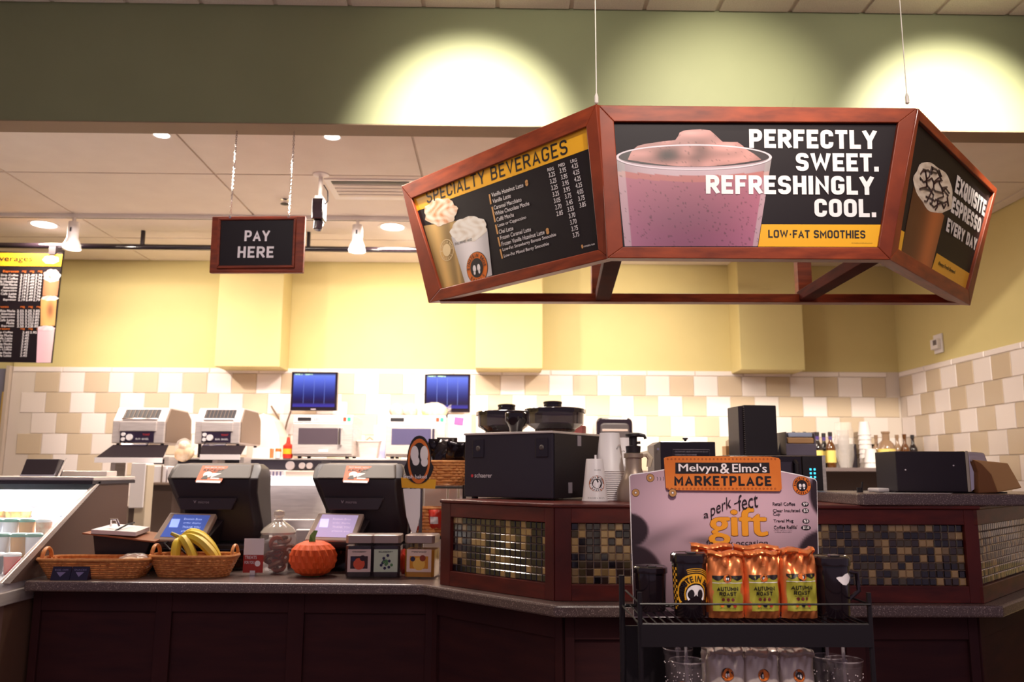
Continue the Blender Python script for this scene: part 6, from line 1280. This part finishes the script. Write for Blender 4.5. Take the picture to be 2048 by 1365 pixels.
# marketplace sign
Ys = 2.35; c = at(1448, 1050, Ys); ms_ = thing('marketplace_sign', 'lilac cardboard marketplace sign with an orange header rising behind the coffee bags', 'sign', (c.x, Ys, c.z))
fs = wall_frame((c.x, Ys, c.z)); LM = Matrix.Rotation(PI/2, 4, 'X')
def h2(px, py): return hit(px, py, fs)
arc_ = [(1258, 954), (1262, 949), (1300, 944), (1330, 939), (1400, 933), (1480, 932), (1560, 942), (1600, 950), (1630, 958), (1634, 964)]
low = [(1640, 1236), (1268, 1236)]
MB().prism([h2(*q) for q in arc_+low], -.004, 0).build('board', M_inkw, ms_, M=LM)
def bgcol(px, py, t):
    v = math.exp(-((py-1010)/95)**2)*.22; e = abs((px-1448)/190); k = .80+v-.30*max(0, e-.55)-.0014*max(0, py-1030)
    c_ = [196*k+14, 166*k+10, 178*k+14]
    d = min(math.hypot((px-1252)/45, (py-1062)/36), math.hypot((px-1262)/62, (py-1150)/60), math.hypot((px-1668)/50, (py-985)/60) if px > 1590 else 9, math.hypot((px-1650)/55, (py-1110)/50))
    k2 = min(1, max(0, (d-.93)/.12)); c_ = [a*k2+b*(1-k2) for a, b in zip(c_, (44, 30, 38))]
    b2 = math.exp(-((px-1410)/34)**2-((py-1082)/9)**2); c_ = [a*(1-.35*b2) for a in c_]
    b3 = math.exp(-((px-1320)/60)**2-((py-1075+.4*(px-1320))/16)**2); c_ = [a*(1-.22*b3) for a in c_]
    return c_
top_i = lambda x: next(ya+(yb_-ya)*(x-xa)/max(xb-xa, 1e-6) for (xa, ya), (xb, yb_) in zip(arc_, arc_[1:]) if xa <= x <= xb)
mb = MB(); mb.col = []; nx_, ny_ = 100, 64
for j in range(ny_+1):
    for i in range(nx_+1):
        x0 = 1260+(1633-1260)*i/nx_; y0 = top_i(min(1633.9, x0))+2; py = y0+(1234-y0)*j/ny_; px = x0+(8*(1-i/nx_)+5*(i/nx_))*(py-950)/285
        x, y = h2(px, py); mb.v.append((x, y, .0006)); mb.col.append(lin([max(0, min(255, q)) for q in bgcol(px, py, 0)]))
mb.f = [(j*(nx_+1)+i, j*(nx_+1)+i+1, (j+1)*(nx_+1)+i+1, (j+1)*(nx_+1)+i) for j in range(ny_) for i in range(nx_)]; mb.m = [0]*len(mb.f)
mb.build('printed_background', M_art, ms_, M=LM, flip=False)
hd = MB().prism([h2(*q) for q in ((1327, 918), (1330, 915), (1345, 913), (1540, 914), (1556, 917), (1559, 921), (1562, 978), (1558, 983), (1338, 981), (1331, 976))], .004, .007).build('header', mat('header_orange', (212, 112, 38), .45, col2=(226, 130, 54), scale=8), ms_, M=LM)
def inh(x, y): return (1240+x/4.876, 900+y/4.876)
mb = MB(); mb.poly([h2(*inh(*q)) for q in ((534, 126), (1447, 126), (1453, 230), (534, 234))], .0075); mb.build('name_band', M_ink, hd, flip=False)
mb = MB()
for s_, a, b in (('Melvyn', (566, 236), (946, 140)), ('&', (968, 234), (1058, 134)), ("Elmo's", (1088, 222), (1420, 136))): ptext(None, s_, inh(*a), inh(*b), None, fs, z=.008, mb=mb, bold=.045)
mb.build('lettering', M_inkw, hd, flip=False); mb = MB(); a_ = h2(*inh(524, 349)); b_ = h2(*inh(1464, 258)); din_text(mb, 'MARKETPLACE', a_[0], a_[1], b_[0]-a_[0], b_[1]-a_[1], .008, t=.2, gap=.14); mb.build('lettering', M_ink, hd, flip=False)
mb = MB()
for row, (ya, yb_) in enumerate(((93, 95), (380, 378))):
    for k in range(29): x, y = h2(*inh(460+37.3*k, ya)); mb.disc(x, y, .0026, .0075, 10, r0=.0014)
o = mb.build('dot_border', mat('header_rust', (150, 66, 24), .5), hd, flip=False); o['kind'] = 'stuff'
def ih(x, y): return inh(x, y)
for i, (x, y, r) in enumerate(((295, 275, 40), (152, 420, 38), (507, 420, 40))):
    X_, Y_ = h2(*ih(x, y)); r = r*Ys/F/4.876; mb = MB(); z = .001 if i < 2 else .009; mb.disc(X_, Y_, r, z, 22, 0); mb.disc(X_, Y_, r*.90, z+.0002, 22, 1); mb.disc(X_, Y_, r*.34, z+.0004, 16, 0); mb.disc(X_, Y_, r*.24, z+.0006, 14, 2)
    mb.build('printed_bagel', [M_ink, mat('print_bagel', (188, 138, 84), .5), M_inkw], ms_, M=LM, flip=False)
mb = MB()
for x in (360, 390, 420): mb.tube([(*h2(*ih(x, 266)), .001), (*h2(*ih(x+8, 284)), .001), (*h2(*ih(x+3, 302)), .001)], .0007, 4)
o = mb.build('motion_marks', M_ink, ms_, M=LM); o['kind'] = 'stuff'
mb = MB(); e = h2(*ih(1772, 350)); emblem(mb, e[0], e[1], 90*Ys/F/4.876, .0012); mb.build('emblem', EM, ms_, M=LM, flip=False)
def free_text(s, a, b, hpx, m, z, bold, parent=ms_, shear=0):
    pa = h2(*ih(*a)); pb = h2(*ih(*b)); mb = MB(); put_text(mb, s, pa[0], pa[1], pb[0]-pa[0], hpx*Ys/F/4.876, z, bold=bold, slant=(pb[1]-pa[1])/(pb[0]-pa[0]), shear=shear); return mb.build('lettering', m, parent, M=LM, flip=False)
free_text('a', (815, 672), (862, 662), 48, M_ink, .003, -.005); free_text('perk', (885, 690), (1085, 600), 150, M_ink, .003, -.01); free_text('-', (1110, 535), (1145, 520), 9, M_ink, .003, 0); free_text('fect', (1150, 600), (1345, 560), 150, M_ink, .003, -.01)
g = M_org if False else mat('gift_amber', (236, 158, 40), .45)
x0, y0 = h2(*ih(866, 930)); x1, y1 = h2(*ih(1430, 566))
mb = MB(); put_text(mb, 'gift', x0-.0015, y0-.0015, x1-x0+.003, y1-y0+.003, .0014, bold=.07); mb.build('lettering_outline', mat('gift_outline', (120, 52, 30), .5), ms_, M=LM, flip=False)
mb = MB(); put_text(mb, 'gift', x0, y0, x1-x0, y1-y0, .0020, bold=.055); mb.build('lettering', g, ms_, M=LM, flip=False)
free_text('for any occasion', (840, 950), (1440, 945), 62, M_ink, .0024, -.01)
for s_, a, b, hp, bo in (('Retail Coffee', (1488, 546), (1706, 546), 32, .03), ('Clear Insulated', (1491, 610), (1755, 608), 30, .03), ('Cup', (1493, 652), (1560, 652), 38, .03), ('Travel Mug', (1497, 718), (1690, 716), 36, .03), ("Coffee Refills'", (1499, 776), (1728, 772), 34, .03), ('*Coffee refill price subject', (1496, 798), (1678, 798), 13, .02), ('to change without notice', (1508, 814), (1672, 814), 13, .02)): free_text(s_, a, b, hp, M_ink, .0012, bo)
for (x, y, rx, s_) in ((1804, 532, 35, '$9'), (1808, 596, 34, '$5'), (1812, 698, 34, '$3'), (1812, 762, 48, '$1.10')):
    X_, Y_ = h2(*ih(x, y)); k = Ys/F/4.876; mb = MB(); mb.disc(X_, Y_, rx*k, .0012, 20, 0, 23*k); w_ = rx*1.25*k; put_text(mb, s_, X_-w_/2, Y_-15*k, w_, 30*k, .0016, mi=1, bold=.05); mb.build('price_oval', [M_ink, M_inkw], ms_, M=LM, flip=False)
for s_ in (-1, 1): MB().cyl((s_*.2, .004, Zs1-c.z-.004), (s_*.2, .004, Zs1-c.z+.10), .004).build('support_rod', M_wire, ms_)
# coffee bags
def bagf(w, h, d, seed, wr=1.0):
    def f(x, z):            # front depth at local x,z
        u = x/w*2; v = z/h; e = max(0, 1-abs(u)**4)**.5; prof = (.5+.5*min(1, v/.12)) if v < .12 else (1-.55*max(0, (v-.62)/.38)**1.2)
        top = max(0, (v-.66)/.34); cr = wr*(.0022+.005*top)*(math.sin(u*3.1+seed+v*5)*math.sin(v*9-u*2+seed*1.7)+.6*math.sin(u*7.3+v*13+seed*3)+.35*math.sin(u*15-v*21+seed))
        return -(d/2)*prof*e-cr*(.35+.65*e)
    return f
def coffee_bag(lab, loc, w, h, d, seed, foil, rz, group, label_fn, wr=1.0):
    t = thing('coffee_bag', lab, 'coffee bag', loc, rz, group); f = bagf(w, h, d, seed, wr)
    edge = lambda v: 1-.05*math.sin(v*8+seed)*.6-(.05*(v > .9))
    mb = MB(); nu, nv = 30, 40
    for side in (1, -1):
        mb.grid(lambda u, v: ((u-.5)*w*edge(v), side*f((u-.5)*w, v*h)*(1 if side > 0 else .8), v*h), nu, nv)
    # folded crimp over the top
    mb.build('bag', foil, t, smooth=True)
    zf = h*.985; mb = MB(); P = [(-.5, .0), (-.5, .026), (.5, .024), (.5, -.002)]
    mb.grid(lambda u, v: ((u-.5)*w*.97, f((u-.5)*w, h)*.9-.004-.010*math.sin(PI*v)+.002*math.sin(u*17+seed), h*.99-h*.055*v+.003*math.sin(u*9+seed)+.006*(1-v)), 24, 6); mb.grid(lambda u, v: ((u-.5)*w*.97, f((u-.5)*w, h)*.9-.004+(d*.35)*v, h*.99+.006+.003*math.sin(u*9+seed)), 24, 3)
    mb.build('folded_top', foil, t, smooth=True)
    if label_fn: label_fn(t, f, w, h)
    return t
M_cop = mat('copper_foil', (238, 142, 84), .32, .6, bump=.35, scale=22); M_sil = mat('silver_foil', (206, 192, 184), .32, .45, bump=.15, scale=18)
M_gr = mat('label_green', (158, 152, 52), .4); M_mar = mat('print_maroon', (110, 40, 40), .5); M_rd = mat('print_red2', (176, 52, 40), .5)
def green_label(t, f, w, h):
    F_ = lambda x, z, o: (x, f(x, z)-o, z)
    x0, x1, z0, z1 = -w*.41, w*.42, h*.12, h*.66
    mb = MB(); mb.grid(lambda u, v: F_(x0+(x1-x0)*u, z0+(z1-z0)*v, .0008), 16, 20); lb = mb.build('label', M_gr, t, smooth=True, flip=False)
    mb = MB(); mb.grid(lambda u, v: F_(x0+(x1-x0)*u, z1-(.006+.006*abs(math.sin(u*PI*3)))*v, .0012), 40, 1)
    for s_, a, b, c_, hh in (('AUTUMN', -.30, .28, .43, .060), ('ROAST', -.235, .225, .355, .058), ('GROUND & DELICIOUS FLAVORS', -.2, .2, .325, .012), ('NET WT 12 OZ (340g)', -.24, .20, .150, .020)):
        (din_text if hh > .05 else put_text)(mb, s_, a*w, c_*h, (b-a)*w, hh*h, wrap=lambda x, y: F_(x, y, .0018), **({'t': .19, 'gap': .1} if hh > .05 else {'bold': 0}))
    def dsc(cx, cz, r, mi, o=.0016): t_ = MB().disc(cx, cz, r, 0, 14); mb.add([F_(q[0], q[1], o) for q in t_.v], t_.f, mi)
    for i in range(3): dsc((-.13+.13*i)*w, .295*h, .045*w, 1); dsc((-.16+.17*i)*w, .205*h, .055*w, (3, 0, 2)[i])
    mb.build('label_print', [M_ink, M_mar, M_rd, M_org], lb, flip=False)
    mb = MB(); emblem(mb, 0, h*.615, w*.115, .0005, wrap=lambda x, y, z: F_(x, y, .0014+z)); mb.build('emblem', EM, lb, flip=False)
    mb = MB(); mb.grid(lambda u, v: F_(x0+(x1-x0)*u, h*.545+.0012*v, .0016), 16, 1); mb.build('label_line', M_inkw, lb, flip=False)
    mb = MB(); tr_ = MB().disc(0, h*.86, w*.13, 0, 22, r0=w*.11); mb.add([F_(q[0], q[1], .001) for q in tr_.v], tr_.f); tr_ = MB().disc(0, h*.86, w*.07, 0, 22, r0=w*.055); mb.add([F_(q[0], q[1], .001) for q in tr_.v], tr_.f); mb.build('valve', M_cop, t)
fy = 2.10
for i, (px0, px1, py0) in enumerate(((1420, 1490, 1107), (1493, 1561, 1105), (1567, 1637, 1101))):
    a = at((px0+px1)/2, 1237, fy); w_ = (px1-px0)*fy/F*1.0; h_ = at((px0+px1)/2, py0, fy).z-Zs1
    coffee_bag('copper foil coffee bag with a green label, %s of the front row' % ['left', 'middle', 'right'][i], (a.x, fy+.01, Zs1), w_, h_, .050, 1.3+2.1*i, M_cop, (-.03, .02, .05)[i], 'copper coffee bags on the upper rack shelf', green_label, (1, 1.2, 1.7)[i])
for i, (px0, px1, py0) in enumerate(((1382, 1466, 1092), (1470, 1560, 1094), (1545, 1622, 1100))):
    a = at((px0+px1)/2, 1200, 2.2); w_ = (px1-px0)*2.2/F; h_ = at((px0+px1)/2, py0, 2.19).z-Zs1
    coffee_bag('copper foil coffee bag standing behind the front row, %s' % ['left', 'middle', 'right'][i], (a.x, 2.20, Zs1), w_, h_, .045, 7+1.3*i, M_cop, (.06, -.04, .03)[i], 'copper coffee bags behind the front row', None)
def silver_label(t, f, w, h):
    F_ = lambda x, z, o: (x, f(x, z)-o, z)
    mb = MB(); emblem(mb, 0, h*.735, w*.165, .0005, wrap=lambda x, y, z: F_(x, y, .0008+z)); mb.build('emblem', EM, t, flip=False)
    x0, x1 = -w*.37, w*.36; z1 = h*.60; z0 = h*.15
    mb = MB(); mb.grid(lambda u, v: F_(x0+(x1-x0)*u, z0+(z1-z0)*v, .0010), 14, 14); lb = mb.build('label', M_ink, t, smooth=True, flip=False)
    mb = MB(); mb.grid(lambda u, v: F_(x0+(x1-x0)*(.05+.9*u), z0+(z1-z0)*.94*v-(.006*abs(math.sin(u*PI*3)))*v, .0016), 36, 8, 0); mb.build('label_print', mat('print_coral', (222, 96, 60), .5), lb, flip=False)
    mb = MB(); put_text(mb, 'HOUSE BLEND', -w*.26, h*.50, w*.5, h*.035, wrap=lambda x, y: F_(x, y, .0022), bold=.02); mb.build('lettering', M_inkw, lb, flip=False)
for i, (px0, px1, py0) in enumerate(((1415, 1487, 1300), (1488, 1556, 1302), (1558, 1627, 1303))):
    a = at((px0+px1)/2, 1300, fy); w_ = (px1-px0)*fy/F; h_ = at((px0+px1)/2, py0, fy).z-Zs2
    coffee_bag('silver white coffee bag with a round badge on the lower shelf, %s' % ['left', 'middle', 'right'][i], (a.x, fy+.01, Zs2), w_, h_, .05, 11+1.7*i, M_sil, (-.02, .03, .0)[i], 'silver coffee bags on the lower rack shelf', silver_label, .7)
for i, (px0, px1, py0) in enumerate(((1402, 1470, 1290), (1470, 1535, 1294), (1540, 1605, 1294))):
    a = at((px0+px1)/2, 1300, 2.2); w_ = (px1-px0)*2.2/F; h_ = at((px0+px1)/2, py0, 2.19).z-Zs2
    coffee_bag('silver white coffee bag standing behind the lower front row, %s' % ['left', 'middle', 'right'][i], (a.x, 2.20, Zs2), w_, h_, .045, 15+1.3*i, M_sil, (.05, -.05, .03)[i], 'silver coffee bags behind the lower front row', None, .7)
# mugs
def mug(px0, px1, py0, Y, lab, z):
    a = at((px0+px1)/2, 1200, Y); r = (px1-px0)*Y/F/2; h = at((px0+px1)/2, py0, Y).z-z; t = thing('travel_mug', lab, 'mug', (a.x, Y, z))
    MB().lathe([(r*.80, 0), (r*.84, .006), (r*.93, h*.80), (r*.93, h*.81)], n=36).build('mug_body', M_gblack, t, smooth=True); MB().lathe([(r*.99, h*.81), (r, h*.83), (r*.99, h*.93), (r*.90, h*.955), (r*.82, h*.94)], n=36).build('lid', M_gblack, t, smooth=True)
    MB().box(-r*.25, r*.25, -r*.7, -r*.2, h*.945, h*.985).build('lid_tab', M_gblack, t, bevel=.003)
    return t, r, h
t, r, h = mug(1344, 1416, 1100, 2.13, 'black travel mug with a yellow badge print, left of the copper bags', Zs1)
cw_ = lambda x, y, o=.0006: ((r*(.84+.1125*y/h)+o)*math.sin(x/(r*.9)+.15), -(r*(.84+.1125*y/h)+o)*math.cos(x/(r*.9)+.15), y)
mb = MB()
def fan(r0, r1, a0, a1, cz, mi, o, n=30):
    v = []; 
    for k in range(n+1):
        a = a0+(a1-a0)*k/n
        for q in (r0, r1): v.append(cw_(q*math.cos(a), cz+q*math.sin(a), o))
    mb.add(v, [(2*k, 2*k+2, 2*k+3, 2*k+1) for k in range(n)], mi)
cz = h*.36; fan(r*.56, r*1.05, -.5, PI+.5, cz, 0, .0006); fan(0.001, r*.52, -.6, PI+.6, cz-.002, 2, .0006)
for k in range(3): fan(r*(1.12+.09*k), r*(1.155+.09*k), .25, PI*.62, cz, 0, .0006)
for i in range(3):
    for k in range(14):
        if (i+k) % 2: x = -r*1.42+i*r*.13; z = h*.12+k*h*.045; mb.add([cw_(x, z), cw_(x+r*.12, z), cw_(x+r*.12, z+h*.04), cw_(x, z+h*.04)], [(0, 1, 2, 3)], 0)
arc_text(mb, 'EINSTEIN BROS', 0, cz, r*.64, r*.32, PI*1.02, -.02, mi=1, bold=.05, wrap=lambda x, y: cw_(x, y, .0012))
for sx in (-1, 1):
    d_ = MB().disc(sx*r*.24, cz+r*.02, r*.15, 0, 14, 1, r*.22); mb.add([cw_(q[0], q[1], .0012) for q in d_.v], d_.f, 1)
mb.build('mug_print', [M_yel, M_ink, M_inkw], t, flip=False)
t, r2_, h2_ = mug(1628, 1702, 1106, 2.13, 'plain black travel mug with a white curved mark, right of the copper bags', Zs1)
mb = MB(); rr = r2_
cw2 = lambda x, y, o=.0008: ((rr*(.84+.1125*y/h2_)+o)*math.sin(x/(rr*.9)), -(rr*(.84+.1125*y/h2_)+o)*math.cos(x/(rr*.9)), y)
z0_ = h2_*.62; P = [(-.10, .05), (.0, .10), (.20, .10), (.38, .22), (.62, .27), (.80, .10), (.88, .26), (.88, -.20), (.80, -.06), (.68, -.22), (.45, -.34), (.22, -.30), (.02, -.12)]
up_ = [(-.10, .05), (.0, .10), (.20, .10), (.38, .22), (.62, .27), (.80, .06), (.88, .28)]; lo_ = [(-.10, .03), (.02, -.12), (.22, -.30), (.45, -.34), (.68, -.22), (.80, -.02), (.88, -.20)]
ip_ = lambda Q, x: next(ya+(yb_-ya)*(x-xa)/(xb-xa) for (xa, ya), (xb, yb_) in zip(Q, Q[1:]) if xa <= x <= xb+1e-6)
mb.grid(lambda u, v: cw2(rr*(-.10+.98*u), z0_+rr*(ip_(lo_, -.10+.9799*u)*(1-v)+ip_(up_, -.10+.9799*u)*v)), 24, 3); mb.build('white_mark', M_inkw, t, flip=False)
MB().tube([(rr*.85, 0, h2_*.70), (rr*1.35, 0, h2_*.68), (rr*1.42, 0, h2_*.4), (rr*.85, 0, h2_*.25)], .006, 8).build('handle', M_gblack, t, smooth=True)
t, _, _ = mug(1268, 1335, 1128, 2.22, 'dark travel mug in shadow at the left end of the upper rack shelf', Zs1)
# clear tumblers with straws
M_acr = mat('clear_acrylic', (160, 146, 152), .06, alpha=.08, coat=1); M_straw = mat('clear_straw', (200, 190, 196), .2, alpha=.4)
def tumbler(px0, px1, py0, Y, lab, em=True):
    z = Zs2; a = at((px0+px1)/2, 1300, Y); r = (px1-px0)*Y/F/2; h = at((px0+px1)/2, py0, Y).z-z; t = thing('clear_tumbler', lab, 'tumbler', (a.x, Y, z), group='clear tumblers on the lower rack shelf')
    MB().lathe([(r*.70, 0), (r*.74, .004), (r*.97, h*.93), (r*.93, h*.93), (r*.68, .012)], n=36, cap=False).build('cup_wall', M_acr, t, smooth=True); MB().lathe([(r*.62, .015), (r*.86, h*.90)], n=36, cap=False).build('inner_wall', M_acr, t, smooth=True)
    MB().lathe([(r*1.0, h*.92), (r*1.02, h*.94), (r*1.0, h*.99), (r*.92, h), (r*.88, h*.965), (r*.15, h*.955)], n=36, cap=False).build('lid', M_acr, t, smooth=True)
    MB().lathe([(r*1.02, h*.985), (r*1.03, h*.992), (r*1.0, h)], n=36, cap=False).build('lid_rim', mat('rim_clear', (220, 206, 212), .1, alpha=.35, coat=1), t, smooth=True)
    MB().cyl((.002, 0, .02), (-.002, .0, h+.062), .0042, n=10).build('straw', M_straw, t, smooth=True); MB().lathe([(.008, h*.955), (.008, h*.99), (.005, h)], n=12).build('straw_collar', M_inkw if False else M_straw, t)
    mb = MB(); rn = random.Random(px0)
    for k in range(46):
        a_ = rn.uniform(-1.6, 1.6); zz_ = rn.uniform(h*.3, h*.88); rad = r*(.74+.23*zz_/h/.93)+.0006; mb.lathe([(.0004, -.0016), (.0016, 0), (.0004, .0016)], (rad*math.sin(a_), -rad*math.cos(a_), zz_), 6)
    o = mb.build('sparkle_drops', mat('drop_white', (240, 226, 232), .1, coat=1), t); o['kind'] = 'stuff'
    mb = MB(); emblem(mb, 0, h*.52, r*.46, .0005, wrap=lambda x, y, z_: ((r*(.74+.23*y/h/.93)+.001+z_)*math.sin(x/(r*.88)), -(r*(.74+.23*y/h/.93)+.001+z_)*math.cos(x/(r*.88)), y)); mb.build('emblem', EM, t, flip=False)
    return t
tumbler(1340, 1406, 1320, 2.10, 'clear tumbler with a straw at the front left of the lower rack shelf')
tumbler(1328, 1384, 1296, 2.22, 'clear tumbler behind the front left one on the lower rack shelf')
tumbler(1653, 1721, 1318, 2.10, 'clear tumbler with a straw at the front right of the lower rack shelf')
tumbler(1626, 1684, 1312, 2.19, 'clear tumbler standing just right of the silver coffee bags')
